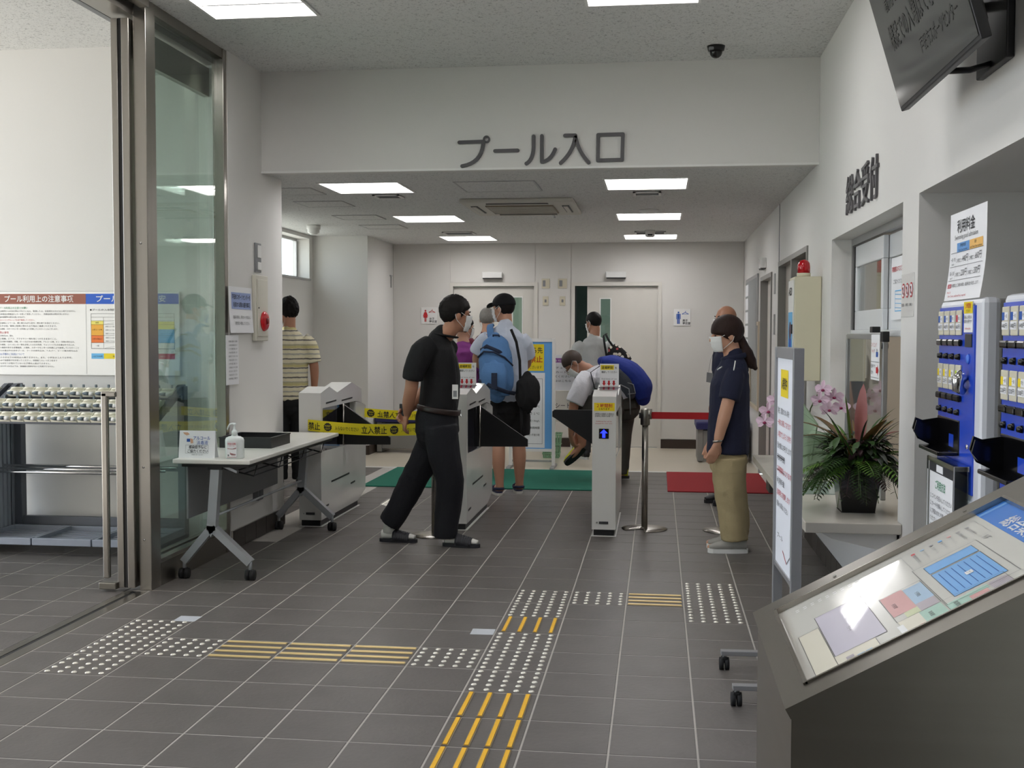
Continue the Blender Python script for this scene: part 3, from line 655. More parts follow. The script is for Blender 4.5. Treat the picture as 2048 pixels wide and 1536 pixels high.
# ================================================================== things on the wing wall
LXF = (0, 1, 0), (0, 0, 1)   # axes of print on a wall that faces +x
t = thing('wall_switch', 'small grey switch plate high on the left wing wall', 'switch', (XL, 1.955, 1.93))
MB().box(0, .012, -.055, .055, -.10, .10, M_GREYP, .003).build('plate', t); MB().box(.012, .017, -.02, .045, 0, .085, M_WHITE, .002).box(.012, .017, -.02, .045, -.085, -.03, M_WHITE, .002).build('button', t)
M_CREAM = mat('cream_enamel', (214, 210, 196), .4, var=.02)
t = thing('fire_alarm_box', 'cream fire alarm cabinet with a round red call point on the left wing wall', 'fire alarm', (XL, 1.97, 1.36))
MB().box(0, .03, -.12, .12, 0, .45, M_CREAM, .006).build('cabinet', t)
d = MB().box(.03, .036, -.10, .10, .03, .42, M_CREAM, .003).build('door', t); MB().lathe([(.005, 0), (.005, .004)], (.036, -.085, .225), M_INK, 8, 'x').build('keyhole', d)
MB().lathe([(.068, 0), (.068, .008), (.058, .02), (.03, .024)], (.036, .015, .135), mat('alarm_red', (200, 24, 34), .25), 24, 'x').build('call_point', t)
MB().lathe([(.022, 0), (.022, .006), (.016, .009)], (.060, .015, .135), mat('alarm_dark_red', (120, 12, 20), .3), 16, 'x').build('button', t)
def bent_paper(name, label, loc, w_, h_, amp, parent=None):
    t = thing(name, label, 'paper', loc); n = 8
    f = lambda v: amp*sin(pi*v/h_)*.5+amp*(v/h_ < .5)*((.5-v/h_)*2)**2
    return t, f
t = thing('paper_notice', 'white paper notice with a pale blue heading box beside the fire alarm cabinet', 'paper', (XL+.004, 1.41, 1.415))
n = 8; f = lambda v: .004+.012*(1-v/.30)**2
mb = MB(); mb.add([(f(.30*i/n), y, .30*i/n) for i in range(n+1) for y in (0, .42)], [(2*i, 2*i+1, 2*i+3, 2*i+2) for i in range(n)], M_PAPER); mb.build('sheet', t)
p = Print((0, 0, 0), EY, EZ, lift=.0015); p.warp = lambda u, v: f(v)
for k in range(4): p.rect(.04, .155+.027*k, .39, .182+.027*k, mat('print_pale_blue', (156, 172, 216), .7), 0)
p.text('戸田市スポーツセンターを', .05, .22, .038, M_INK, width=.33, bold=.01); p.text('利用する際の遵守事項', .07, .17, .036, M_INK, width=.30, bold=.01)
p.text('施設利用前に、受付カードを記入し', .06, .095, .022, M_INK, width=.31); p.text('受付窓口へ提出してください。', .09, .055, .022, M_INK, width=.26)
p.build('print', t)
t = thing('paper_list', 'narrow sheet of small print taped below the blue headed notice', 'paper', (XL+.006, 1.36, 1.08))
MB().box(0, .0012, 0, .22, 0, .32, M_PAPER).build('sheet', t)
p = Print((.0012, 0, 0), EY, EZ); rr = random.Random(3)
for k, s_ in enumerate(['利用者の皆様へのお願い', '１ 入場の前に体温の確認をお願いします', '２ マスクの着用をお願いします', '３ 手指の消毒をお願いします', '　体調のすぐれない方は', '　ご利用をお控えください', '４ 大声での会話はご遠慮ください', '５ 利用後はすみやかに退場', '６ 密にならないようご協力ください', '７ 係員の指示に従ってください', '　利用時間は二時間です']):
    p.text(s_, .04, .275-.024*k, .013, M_INK, width=.07+.008*len(s_) if len(s_) < 12 else .15)
p.build('print', t)
t = thing('wall_outlet_box', 'dark grey surface outlet box low on the left wing wall below the table', 'outlet', (XL, 1.87, .27))
MB().box(0, .045, -.035, .055, 0, .11, M_GREYP, .006).build('box', t); MB().box(.045, .049, -.025, .045, .01, .1, mat('outlet_face', (84, 84, 88), .5), .002).build('flap', t)

# ================================================================== folding table by the glass with its things
tb = thing('folding_table', 'white folding table on silver Y legs with casters beside the glass panel', 'table', (0, 0, 0))
M_TTOP = mat('table_top', (226, 225, 218), .32, var=.02); M_SILV = mat('silver_paint', (172, 176, 180), .4, metal=.5, var=.03)
TX0, TX1, TY0, TY1, TZ = -1.972, -1.515, .535, 2.33, .70
MB().box(TX0, TX1, TY0, TY1, TZ-.026, TZ, M_TTOP, .006).build('table_top', tb)
MB().box(TX0+.03, TX1-.03, TY0+.06, TY1-.06, TZ-.05, TZ-.026, M_BLACK).build('under_frame', tb)
MB().box(TX0+.03, TX0+.042, TY0+.12, TY1-.12, .34, .66, M_GREYP, .003).build('modesty_panel', tb)
for y in (.625, 2.27):
    yy = y
    leg = MB()
    def flat(pts, wd, dp=.05):
        for a, b in zip(pts, pts[1:]):
            a, b = V(a), V(b); d = (b-a).normalized(); q = V((d.y if False else -d.z, 0, d.x))*wd/2
            leg.prism([a+q, a-q, b-q, b+q], (0, dp, 0), M_SILV)
    flat([(-1.745, yy-.025, .66), (-1.775, yy-.025, .285)], .052); flat([(-1.775, yy-.025, .30), (-1.945, yy-.025, .10)], .042); flat([(-1.772, yy-.025, .30), (-1.548, yy-.025, .10)], .042)
    leg.prism([(-1.80, yy-.025, .31), (-1.775, yy-.025, .245), (-1.748, yy-.025, .31)], (0, .05, 0), M_SILV)
    o = leg.build('leg', tb)
    MB().box(-1.79, -1.70, yy-.03, yy+.03, .635, .655, M_BLACK, .004).build('hinge', o)
    MB().prism([(-1.72, yy-.015, .655), (-1.62, yy-.015, .615), (-1.62, yy-.015, .63), (-1.70, yy-.015, .662)], (0, .03, 0), M_SILV).build('brace', o)
    for x in (-1.945, -1.55):
        c = MB().tube([(x, yy, .05), (x, yy, .11)], .011, M_SILV, 10).tube([(x-.026, yy, .03), (x-.004, yy, .03)], .03, M_RUBBER, 16).tube([(x+.004, yy, .03), (x+.026, yy, .03)], .03, M_RUBBER, 16).box(x-.02, x+.02, yy-.012, yy+.012, .035, .062, M_BLACK, .004).build('caster', tb)
for k in range(5): MB().tube([(TX1-.06-.055*k, TY0+.22, .585+.012*k), (TX1-.06-.055*k, TY1-.22, .585+.012*k)], .004, M_BLACK, 6).build('basket_wire', tb)
for k in range(4):
    y = TY0+.23+k*(TY1-TY0-.46)/3; MB().tube([(TX1-.04, y, .655), (TX1-.06, y, .582), (TX1-.30, y, .635)], .005, M_BLACK, 6).build('basket_rib', tb)
MB().tube([(-1.77, .65, .36), (-1.77, 2.25, .36)], .008, M_SILV, 8).build('cross_bar', tb)
# sanitiser bottle
M_BOT = mat('bottle_plastic', (228, 234, 232), .25, var=.02, coat=.2)
sb = thing('sanitizer_bottle', 'white pump bottle of hand sanitiser with a red label on the folding table', 'bottle', (-1.635, .62, TZ), .08)
MB().lathe([(.048, 0), (.054, .004), (.055, .105), (.05, .118), (.035, .126), (.018, .13), (.018, .137)], (0, 0, 0), M_BOT, 28, sx=1, sy=.62).build('bottle', sb)
MB().lathe([(.017, .135), (.017, .156), (.012, .16), (.008, .164), (.006, .19), (.009, .193), (.008, .2)], (0, 0, 0), M_BOT, 18).build('pump', sb)
MB().tube([(.008, 0, .197), (-.012, 0, .199), (-.028, 0, .194), (-.036, 0, .182), (-.042, 0, .165)], [.006, .006, .005, .0045, .004], M_BOT, 10).build('nozzle', sb)
p = Print((-.034, -.0346, .008), EX, EZ, lift=.0015); p.rect(0, 0, .055, .092, M_PAPER, 0); p.text('手指の消毒', .004, .074, .012, M_RED, width=.046, bold=.01); p.text('エタノール', .012, .064, .007, M_RED, width=.03)
p.poly([(.003, .054), (.03, .05), (.052, .058), (.052, .05), (.03, .046), (.003, .05)], M_CRIM); p.poly([(.016, .034), (.02, .026), (.05, .02), (.048, .013), (.028, .012), (.018, .018)], M_RED); p.rect(.004, .008, .012, .018, M_INK); p.rect(0, 0, .055, .005, M_CRIM)
p.build('print', sb)
# table sign
ts = thing('table_sign', 'white standing card about alcohol disinfectant at the end of the folding table', 'sign', (-1.965, .605, TZ), .02)
MB().prism([(0, 0, 0), (.215, 0, 0), (.213, .018, .155), (.002, .018, .155)], (0, .002, 0), M_PAPER).prism([(0, .06, 0), (.215, .06, 0), (.213, .02, .155), (.002, .02, .155)], (0, .002, 0), M_PAPER).build('card', ts)
p = Print((0, 0, 0), EX, V((0, .018, .155)), lift=.001)
M_SKINP = mat('print_skin', (216, 170, 140), .7)
p.text('アルコール', .085, .105, .024, M_BLUEI, width=.10, bold=.015); p.text('消毒液', .105, .078, .026, M_BLUEI, width=.068); p.text('感染症予防に', .06, .055, .02, M_INK, width=.105, bold=.012); p.text('ご協力ください', .052, .032, .02, M_INK, width=.122, bold=.012); p.text('戸田市スポーツセンター', .078, .016, .007, M_INK, width=.07)
p.poly([(.022, .146), (.05, .146), (.062, .135), (.045, .128), (.03, .136)], M_SKINP); p.rect(.046, .092, .066, .110, M_BLUEI); p.poly([(.066, .112), (.082, .108), (.085, .085), (.07, .083)], M_SKINP); p.frame(.04, .026, .175, .074, .0012, M_GREYP)
p.build('print', ts)
# tray
ty = thing('black_tray', 'shallow black rectangular tray on the folding table against the wall', 'tray', (-1.95, 1.18, TZ))
M_TRB = mat('tray_black', (34, 34, 36), .5, var=.06)
MB().box(0, .335, 0, .36, 0, .006, M_TRB).box(0, .335, 0, .008, .006, .065, M_TRB).box(0, .335, .352, .36, .006, .065, M_TRB).box(0, .008, .008, .352, .006, .065, M_TRB).box(.327, .335, .008, .352, .006, .065, M_TRB).build('tray', ty)
MB().box(-.004, .339, -.004, .012, .06, .067, M_TRB).box(-.004, .339, .348, .364, .06, .067, M_TRB).box(-.004, .012, .012, .348, .06, .067, M_TRB).box(.323, .339, .012, .348, .06, .067, M_TRB).build('rim', ty)
# ================================================================== ticket gates
M_GATE = mat('gate_white', (216, 215, 211), .22, var=.02, coat=.2); M_FLAP = mat('gate_flap_black', (8, 8, 10), .5, var=.1)
M_ARROW = mat('led_blue', (20, 30, 255), .4, var=0, emit=6); M_PLATE = mat('name_plate', (50, 50, 54), .4)
def gate(x, y, label, flap_dir, flap_low, signs):
    """x,y: front left corner on the floor; width .165, length 1.28"""
    t = thing('ticket_gate', label, 'gate', (x, y, 0), 0, 'ticket gates'); W = .165
    MB().box(.012, W-.012, .015, 1.05, 0, .05, M_BLACK).build('plinth', t)
    MB().box(-.004, W+.004, .0, 1.07, 0, .004, M_WHITE).build('base_trim', t)
    low = [(0, 0, .048), (0, 1.02, .048), (0, 1.26, .11), (0, 1.28, .52), (0, 0, .55)]
    MB().prism(low, (W, 0, 0), M_GATE).build('lower_body', t)
    fr = [(0, 0, .55), (0, .045, .55), (0, .045, .865), (0, .96, .865), (0, .96, .53), (0, 1.28, .52), (0, 1.28, .81), (0, 1.15, .84), (0, 1.14, .955), (0, .84, 1.022), (0, .43, .962), (0, .215, 1.016), (0, 0, .978)]
    # split into convex-ish pieces so the faces stay clean
    up = MB()
    for poly in ([(0, 0, .55), (0, .045, .55), (0, .045, .865), (0, 0, .865)], [(0, .96, .53), (0, 1.28, .52), (0, 1.28, .81), (0, 1.15, .84), (0, .96, .86)],
                 [(0, 0, .865), (0, .43, .865), (0, .43, .962), (0, .215, 1.016), (0, 0, .978)], [(0, .43, .865), (0, .96, .865), (0, 1.15, .84), (0, 1.14, .955), (0, .84, 1.022), (0, .43, .962)]):
        up.prism(poly, (W, 0, 0), M_GATE)
    up.build('upper_body', t)
    MB().box(.05, W-.05, .52, .96, .54, .865, M_FLAP).build('flap_housing', t)
    for xx in (.004, W-.01): MB().box(xx, xx+.006, .05, .5, .545, .862, M_ACR).build('side_window', t)
    MB().box(.03, W-.03, .50, .515, .545, .862, M_ALU).build('post', t)
    s = flap_dir; xr = W if s > 0 else 0
    L_ = .42
    prof = [(0, .862), (.05, .858), (L_, .605), (L_, .55), (0, .545)] if flap_low else [(0, .842), (.37, .842), (.385, .83), (.385, .79), (.36, .775), (0, .53)]
    fl = MB().prism([(xr+s*(a-.05), .60, z) for a, z in prof], (0, .025, 0), M_FLAP).build('flap', t)
    MB().tube([(xr+s*.002, .59, .545), (xr+s*.002, .59, .865)], .008, M_STEEL, 8).build('hinge_rod', fl)
    sd_ = W+.0006 if s > 0 else -.0006
    sl = MB()
    for a, b, z in ((.13, .40, .90), (.55, .86, .895)): sl.prism([(sd_-.004, a, z-.009), (sd_-.004, b, z-.003), (sd_-.004, b, z+.009), (sd_-.004, a, z+.003)], (.0045, 0, 0), M_BLACK)
    sl.build('vent_slot', t)
    sl = MB()
    for a, b, z in ((.26, .76, .30), (.80, .93, .215), (.07, .19, .135)): sl.prism([(sd_-.004, a, z-.007), (sd_-.004, b, z-.005), (sd_-.004, b, z+.009), (sd_-.004, a, z+.007)], (.0045, 0, 0), M_BLACK)
    sl.build('panel_slot', t)
    MB().box(.05, .115, -.004, .001, .088, .105, M_PLATE).build('name_plate', t); MB().lathe([(.006, 0), (.006, .003)], (.035, -.003, .097), M_ALU, 10, 'y').build('key_lock', t)
    if signs:
        p = Print((0, 0, 0), EX, EZ)
        p.rect(.012, .878, .155, .935, M_YEL, 0); p.text('２時間制', .03, .905, .028, M_RED, width=.108, bold=.012); p.text('となります', .045, .886, .018, M_INK, width=.075, bold=.008)
        p.text('2時間以上超過した場合は', .018, .853, .013, M_INK, width=.13); p.text('退場時に精算が必要です', .018, .838, .013, M_INK, width=.128)
        p.text('Additional fee will be', .025, .802, .011, M_RED, width=.11); p.text('charged for over time', .02, .788, .011, M_RED, width=.118)
        p.build('print', t)
        a = MB().box(.046, .115, -.004, .001, .685, .755, M_BLACKG, .002).build('arrow_display', t)
        q = Print((.0805, -.004, .72), EX, EZ); q.poly([(0, .03), (.026, .004), (.010, .004), (.010, -.028), (-.010, -.028), (-.010, .004), (-.026, .004)], M_ARROW, 0); q.build('arrow_symbol', a)
    return t
gate(-1.837, 2.41, 'white ticket gate with a black flap behind the folding table, closed off with tape', 1, True, False)
gate(-.762, 2.41, 'white ticket gate with a low sloping black flap and a tall paper sign', 1, True, False)
gate(.306, 2.31, 'white ticket gate showing a blue lit arrow and a yellow notice', -1, False, True)
def gate_sign(x, y, label):
    t = thing('gate_sign', label, 'sign', (x, y, 0)); w_ = .135
    MB().box(0, w_, 0, .003, 1.035, 1.20, M_PAPER).box(-.006, w_+.006, -.045, .003, 1.030, 1.035, M_ACR).build('card', t)
    MB().prism([(0, -.05, 1.012), (w_, -.05, 1.012), (w_, 0, 1.04), (0, 0, 1.04)], (0, .002, .002), mat('sign_base_paper', (190, 182, 178), .4)).build('card_foot', t)
    p = Print((0, 0, 1.035), EX, EZ)
    p.rect(.006, .122, .1, .156, M_YEL, 0); p.text('退場時刻', .012, .13, .022, M_INK, width=.08, bold=.012); p.text('を', .108, .13, .018, M_INK); p.text('確認してください', .012, .1, .017, M_INK, width=.11, bold=.006)
    p.text('End time of use', .014, .053, .014, M_GREYP, width=.108)
    for k in range(3):
        c = .03+.035*k; p.rect(c-.007, .026, c+.007, .045, M_RED); p.poly([(c-.013, .026), (c+.013, .026), (c, .008)][::-1], M_RED)
    p.build('print', t)
    q = Print((0, -.05, 1.0145), EX, V((0, .05, .028)), lift=.0005)
    for k in range(3):
        c = .03+.035*k; q.rect(c-.006, .006, c+.006, .03, M_CRIM); q.poly([(c-.012, .03), (c+.012, .03), (c, .048)], M_CRIM)
    q.build('foot_print', t)
gate_sign(-.70, 2.635, 'white exit time card with red arrows standing on the gate with the low sloping flap')
gate_sign(.345, 2.535, 'white exit time card with red arrows standing on the gate with the blue arrow')

# ---- stanchions
def stanchion(x, y, label, notch=0, cat='stanchion'):
    t = thing('belt_stanchion', label, cat, (x, y, 0), 0, 'steel belt stanchions')
    n = 40; pr = [(.165, .0), (.165, .006), (.10, .014), (.03, .022)]
    b = MB(); vs = []; ang = [2*pi*i/n for i in range(n)]
    def rad(r, a):
        if notch and abs((a-notch+pi) % (2*pi)-pi) < .42: return min(r, .045)
        return r
    for r, h in pr:
        for a in ang: vs.append((cos(a)*rad(r, a), sin(a)*rad(r, a), h))
    fs = [(i*n+j, i*n+(j+1) % n, (i+1)*n+(j+1) % n, (i+1)*n+j) for i in range(3) for j in range(n)]+[list(range(n))[::-1], list(range(3*n, 4*n))]
    b.add(vs, fs, M_STEEL, True).build('base_plate', t)
    MB().tube([(0, 0, .015), (0, 0, .77)], .0225, M_STEEL, 20).build('pole', t)
    MB().lathe([(.03, .755), (.034, .76), (.034, .865), (.03, .875)], (0, 0, 0), M_STEELD, 16).lathe([(.018, .80), (.018, .873)], (.03, -.01, 0), M_STEEL, 10).build('belt_head', t)
    MB().box(-.045, -.03, -.014, .014, .805, .845, M_BLACK, .003).build('belt_slot', t)
    return t
stanchion(.668, 2.66, 'steel belt stanchion holding the red belt next to the gate with the blue arrow', notch=4.25)
stanchion(-.79, 2.205, 'polished steel stanchion behind the walking man where the yellow tape ends')
stanchion(1.25, 2.66, 'steel stanchion whose round base shows behind the woman in grey sneakers')
M_BELT = mat('red_belt', (176, 18, 28), .7, var=.05)
mb = MB(); a, b_ = V((.70, 2.66, .826)), V((1.222, 2.66, .826)); n = 10
mb.prism([a+V((0, 0, -.025)), b_+V((0, 0, -.025)), b_+V((0, 0, .025)), a+V((0, 0, .025))], (0, .002, 0), M_BELT)
mb.build('red_belt', label='red retractable belt stretched between two steel stanchions', cat='belt')
# ---- keep-out tape
M_TAPE = mat('tape_yellow', (226, 210, 20), .5, var=.05)
def tape(a, b, z0, h_, start, label, flip):
    a, b = V(a), V(b); t = thing('barrier_tape', label, 'tape', a); L_ = (b-a).length; ex = (b-a).normalized(); n = 14
    sag = lambda u: -.02*sin(pi*min(max(u/L_, 0), 1))
    P = [ex*(L_*i/n)+V((0, 0, z0+sag(L_*i/n)+k*h_)) for i in range(n+1) for k in (0, 1)]
    nr = ex.cross(EZ)
    mb = MB().add(P+[q-nr*.0008 for q in P], [(2*i, 2*i+2, 2*i+3, 2*i+1) for i in range(n)]+[(2*n+2+2*i, 2*n+2+2*i+1, 2*n+2+2*i+3, 2*n+2+2*i+2) for i in range(n)], M_TAPE); mb.build('tape', t)
    pr = Print((0, 0, z0), ex if not flip else ex, EZ, lift=.001)
    base = pr.P
    def PP(u, v, l=0): 
        return base(L_-u if flip else u, v+sag(u), l)
    pr.P = PP
    u = start
    while u < L_-.02:
        for s_, w_, hh in (('立入禁止', .20, .058), ('O', .07, 0), ('入らないでください', .19, .032)):
            if u+w_ < L_ and u > 0:
                if s_ == 'O':
                    nst = 24; pr.poly([(u+.035+(.034 if i % 2 else .030)*cos(2*pi*i/nst), h_/2+(.032 if i % 2 else .028)*sin(2*pi*i/nst)) for i in range(nst)], M_INK, 1)
                    pr.text('KEEP', u+.035, h_/2+.002, .018, M_TAPE, width=.044, align='c', layer=3); pr.text('OUT', u+.035, h_/2-.018, .018, M_TAPE, width=.036, align='c', layer=3)
                else: pr.text(s_, u, (h_-hh*.84)/2, hh, M_INK, width=w_, bold=.012 if hh > .05 else .004)
            elif s_ == '立入禁止' and u > -.11: pr.text('禁止', u+.1, (h_-hh*.84)/2, hh, M_INK, width=.095, bold=.012)
            u += w_+.022
    pr.build('print', t)
tape((-1.765, 2.398, 0), (-.834, 2.207, 0), .705, .082, -.095, 'yellow keep out tape stretched from the taped gate to the steel pole', False)
tape((-1.665, 3.62, 0), (-.768, 3.62, 0), .715, .075, .06, 'yellow keep out tape stretched behind, between the far ends of two gates', True)

# ---- mats
mg = MB().box(-1.95, .30, 4.58, 6.04, 0, .010, M_MATG, .003).build('green_mat', label='large green carpet mat in front of the pale inner floor', cat='mat')
MB().box(.85, 1.775, 4.62, 6.04, 0, .010, M_MATR, .003).build('red_mat', label='red carpet mat in front of the pale inner floor', cat='mat')

# ---- no-shoes sign stand
M_PBLUE = mat('sign_sky_blue', (104, 168, 228), .5)
st = thing('sign_stand', 'white framed floor sign with blue edges and a yellow no outdoor shoes notice', 'sign', (0, 6.28, 0))
for x in (-.80, -.345): 
    MB().box(x, x+.035, -.02, .02, .02, 1.36, M_WHITE, .004).build('post', st); MB().box(x-.005, x+.04, -.2, .2, 0, .025, M_ALU, .004).build('foot', st)
MB().box(-.765, -.345, -.015, .015, .17, .20, M_WHITE).box(-.765, -.345, -.015, .015, 1.325, 1.36, M_WHITE).build('frame', st); MB().box(-.765, -.345, -.01, .01, .06, .08, M_ALU).build('cross_bar', st)
MB().box(-.765, -.345, -.008, .008, .20, 1.325, M_PBLUE).build('panel', st)
p = Print((-.865, -.008, .20), EX, EZ)
p.rect(.175, .01, .445, .80, M_PAPER, 0); p.rect(.125, .82, .435, 1.10, M_YEL, 0)
p.text('ここから先', .14, 1.01, .07, M_INK, width=.28, bold=.012, layer=2); p.text('土足禁止', .14, .915, .075, M_RED, width=.28, bold=.014, layer=2); p.text('スリッパがございます', .15, .845, .035, M_INK, width=.26)
p.frame(.19, .05, .42, .74, .004, M_GREYP)
for k, s_ in enumerate(['プール入場順', '入場者数の確認', '更衣室', 'プール水温 ３０℃', '室温 ３１℃', '残留塩素 1.0mg/L', '本日の利用時間', '午前９時〜午後９時']): p.text(s_, .21, .66-.075*k, .028, M_INK, width=.18)
p.build('print', st)

# ---- benches
M_SEAT = mat('navy_vinyl', (40, 40, 98), .5, var=.05); M_BGREY = mat('bench_grey', (140, 138, 134), .5, var=.04)
def bench(x0, x1, y0, y1, label):
    t = thing('bench', label, 'bench', ((x0+x1)/2, (y0+y1)/2, 0)); a, b = (x1-x0)/2, (y1-y0)/2
    MB().box(-a, a, -b, b, .36, .45, M_SEAT, .02).build('seat', t)
    for s in (-1, 1): MB().box(s*a-.08 if s > 0 else -a+.02, s*a-.02 if s > 0 else -a+.08, -b+.04, b-.04, .01, .36, M_BGREY, .004).build('leg_panel', t)
    MB().box(-a+.08, a-.08, -b+.05, -b+.075, .05, .35, M_BGREY, .004).build('front_panel', t); MB().box(-a+.08, a-.08, -.02, .02, .30, .36, M_BLACK).build('rail', t)
    return t
bench(-2.555, -1.30, 7.45, 7.95, 'grey bench with a navy seat at the left end of the lobby')
bench(1.175, 1.75, 7.0, 7.6, 'grey bench with a navy seat below the red belt by the right lobby wall')
# ---- table with posters and basket behind the sign
M_CLOTH = mat('table_cloth', (222, 216, 204), .8, var=.04)
t = thing('paper_stand', 'cream box stand with notices behind the floor sign', 'stand', (-.33, 7.55, 0))
MB().box(-.20, .14, -.15, .15, .40, .76, M_CLOTH, .01).build('box', t); 
for x in (-.18, .12): MB().tube([(x, -.1, 0), (x, -.1, .4)], .01, M_ALU, 8).build('leg', t); MB().tube([(x, .1, 0), (x, .1, .4)], .01, M_ALU, 8).build('leg', t)
MB().box(-.20, .14, -.17, -.16, .76, 1.17, M_PAPER).build('sheet', t)
M_PURP = mat('print_purple', (150, 80, 160), .6)
p = Print((-.20, -.17, .76), EX, EZ); p.rect(.02, .32, .32, .37, M_PURP, 0); p.text('お持ちの方', .04, .33, .03, M_WHITE, width=.26)
for k, s_ in enumerate(['健康チェック', '受付カードを', '書いてください', '記入台はこちら']): p.text(s_, .03, .25-.05*k, .028, M_INK, width=.27)
p.build('print', t)
p = Print((-.20, -.15, .40), EX, EZ, lift=.002); p.text('シート', .12, .16, .07, M_INK, width=.17); p.text('健康チェックシート入れ', .04, .05, .03, M_INK, width=.26); p.build('box_print', t)
t = thing('green_basket', 'pale green plastic slatted basket on the floor behind the sign', 'basket', (-.44, 7.28, 0))
M_BASK = mat('basket_green', (136, 178, 140), .5, var=.04)
mb = MB().box(-.085, .085, -.085, .085, 0, .008, M_BASK)
for s in (-1, 1):
    for k in range(7):
        a = -.085+.0245*k
        mb.prism([(a, s*.085, 0), (a+.012, s*.085, 0), (a*1.25+.012, s*.11, .28), (a*1.25, s*.11, .28)], (0, s*.004, 0), M_BASK); mb.prism([(s*.085, a, 0), (s*.085, a+.012, 0), (s*.11, a*1.25+.012, .28), (s*.11, a*1.25, .28)], (s*.004, 0, 0), M_BASK)
mb.build('slats', t)
for z, r in ((.27, .112), (.15, .102), (.05, .094)): MB().tube([(-r, -r, z), (r, -r, z), (r, r, z), (-r, r, z)], .008, M_BASK, 6, close=True).build('rim', t)
# ================================================================== reception window and counter
NY = -EY
M_SASH = mat('white_aluminium', (226, 228, 230), .3, metal=.1, var=.02); M_CTOP = mat('counter_stone', (212, 207, 196), .22, var=.04, scale=10)
w3 = MB().box(1.90, 1.97, -.55, -.51, .62, 1.98, M_ALU).box(1.90, 1.97, 1.41, 1.45, .62, 1.98, M_ALU).box(1.90, 1.97, -.51, 1.41, 1.94, 1.98, M_ALU).build('window_3', kind='structure')
tag(w3, 'reception window with white sashes')
def sash(y0, y1, z0, z1, x):
    s = MB().box(x, x+.028, y0, y1, z0, z0+.11, M_SASH, .004).box(x, x+.028, y0, y1, z1-.12, z1, M_SASH, .004).box(x, x+.028, y0, y0+.05, z0+.11, z1-.12, M_SASH, .004).box(x, x+.028, y1-.05, y1, z0+.11, z1-.12, M_SASH, .004).build('sash', w3)
    MB().box(x+.012, x+.016, y0+.05, y1-.05, z0+.11, z1-.12, M_CLEAR).build('pane', s)
sash(.50, 1.36, 1.44, 1.93, 1.905); sash(-.46, .55, 1.44, 1.93, 1.937)
MB().box(1.895, 1.972, -.51, 1.41, 1.405, 1.44, M_SASH, .004).build('rail', w3)
MB().box(1.90, 1.93, 1.33, 1.36, 1.44, 1.93, M_BLACK).build('gasket', w3)
# counter board
ct = thing('reception_counter', 'pale stone reception counter shelf below the reception window', 'counter', (0, 0, 0))
CZ = .615
MB().box(1.385, 1.784, -.645, 2.06, CZ-.045, CZ, M_CTOP, .004).box(1.780, 2.20, -.547, 1.447, CZ-.045, CZ-.0005, M_CTOP).build('counter_top', ct)
for yb in (-.60, 1.9): MB().prism([(1.784, yb, CZ-.045), (1.45, yb, CZ-.045), (1.50, yb, CZ-.075), (1.70, yb, CZ-.12), (1.784, yb, CZ-.2)], (0, .04, 0), M_WHITE).build('bracket', ct)
MB().box(1.40, 1.425, 1.1, 1.28, CZ-.12, CZ-.046, M_BTILE, .003).build('drawer', ct)
MB().box(1.772, 1.782, -.60, 2.04, .135, CZ-.05, mat('counter_front_white', (236, 238, 242), .08, var=.01, coat=.6)).build('front_panel', ct)
M_TINT = mat('counter_glass_mat', (150, 166, 158), .12, var=.03)
MB().box(1.42, 1.80, .22, .72, CZ+.0004, CZ+.004, M_TINT).build('desk_mat', label='grey green glossy desk mat on the reception counter', cat='mat')
# framed acrylic partition with a paper
pt = thing('acrylic_partition', 'framed clear acrylic screen with black corner standing on the reception counter', 'screen', (1.84, 0, CZ))
MB().box(-.012, .012, .06, .09, 0, .80, M_ALU, .003).box(-.012, .012, 1.12, 1.15, 0, .80, M_ALU, .003).box(-.012, .012, .09, 1.12, .775, .805, M_ALU, .003).build('frame', pt)
MB().box(-.002, .002, .09, 1.12, .0, .775, M_CLEAR).build('pane', pt); MB().box(-.016, .016, .05, .115, .765, .815, M_BLACK, .003).lathe([(.016, -.014), (.016, .014)], (0, .08, .745), M_BLACK, 14, 'x').build('corner_cap', pt)
MB().box(-.02, .02, .30, .37, .81, .84, M_BLACK, .003).build('clip', pt)
ph = thing('cap_notice', 'white paper with red print and arrow hanging on the acrylic screen', 'paper', (1.825, .34, CZ))
MB().box(-.0015, 0, -.22, 0, .575, .80, M_PAPER).build('sheet', ph)
p = Print((-.0015, 0, .575), NY, EZ); p.text('スイミング', .015, .165, .025, M_RED, width=.14); p.text('キャップ', .03, .135, .022, M_RED, width=.08); p.rect(.135, .115, .185, .14, M_BLUEI); p.rect(.15, .14, .165, .155, M_GREYP)
p.line(.005, .09, .215, .09, .002, M_INK); p.text('販売中です', .015, .06, .022, M_INK, width=.11); p.text('受付へ', .015, .03, .02, M_INK, width=.06); p.rect(.14, .035, .175, .065, M_RED); p.poly([(.175, .022), (.205, .05), (.175, .078)], M_RED); p.line(.005, .012, .215, .012, .002, M_INK); p.build('print', ph)
mk = thing('mask_notice', 'white notice with a blue drawn face mask on the reception window', 'paper', (1.93, .30, 1.49))
MB().box(-.0015, 0, -.26, .10, 0, .31, M_PAPER).build('sheet', mk)
p = Print((-.0015, .10, 0), NY, EZ); p.text('来館者のマスク着用', .02, .24, .03, M_RED, width=.32, bold=.01); p.text('ご協力ください', .06, .18, .024, M_INK, width=.23)
p.frame(.10, .04, .26, .145, .005, M_LB)
for k in range(4): p.line(.105, .06+.022*k, .255, .055+.022*k, .003, M_LB)
p.build('print', mk)
ns = thing('prohibition_notice', 'small white notice with three red ringed symbols on the pier beside the reception window', 'sign', (XR, -.56, 1.49))
MB().box(-.003, 0, -.235, 0, 0, .18, M_WHITEG, .001).build('plate', ns)
p = Print((-.003, 0, 0), NY, EZ)
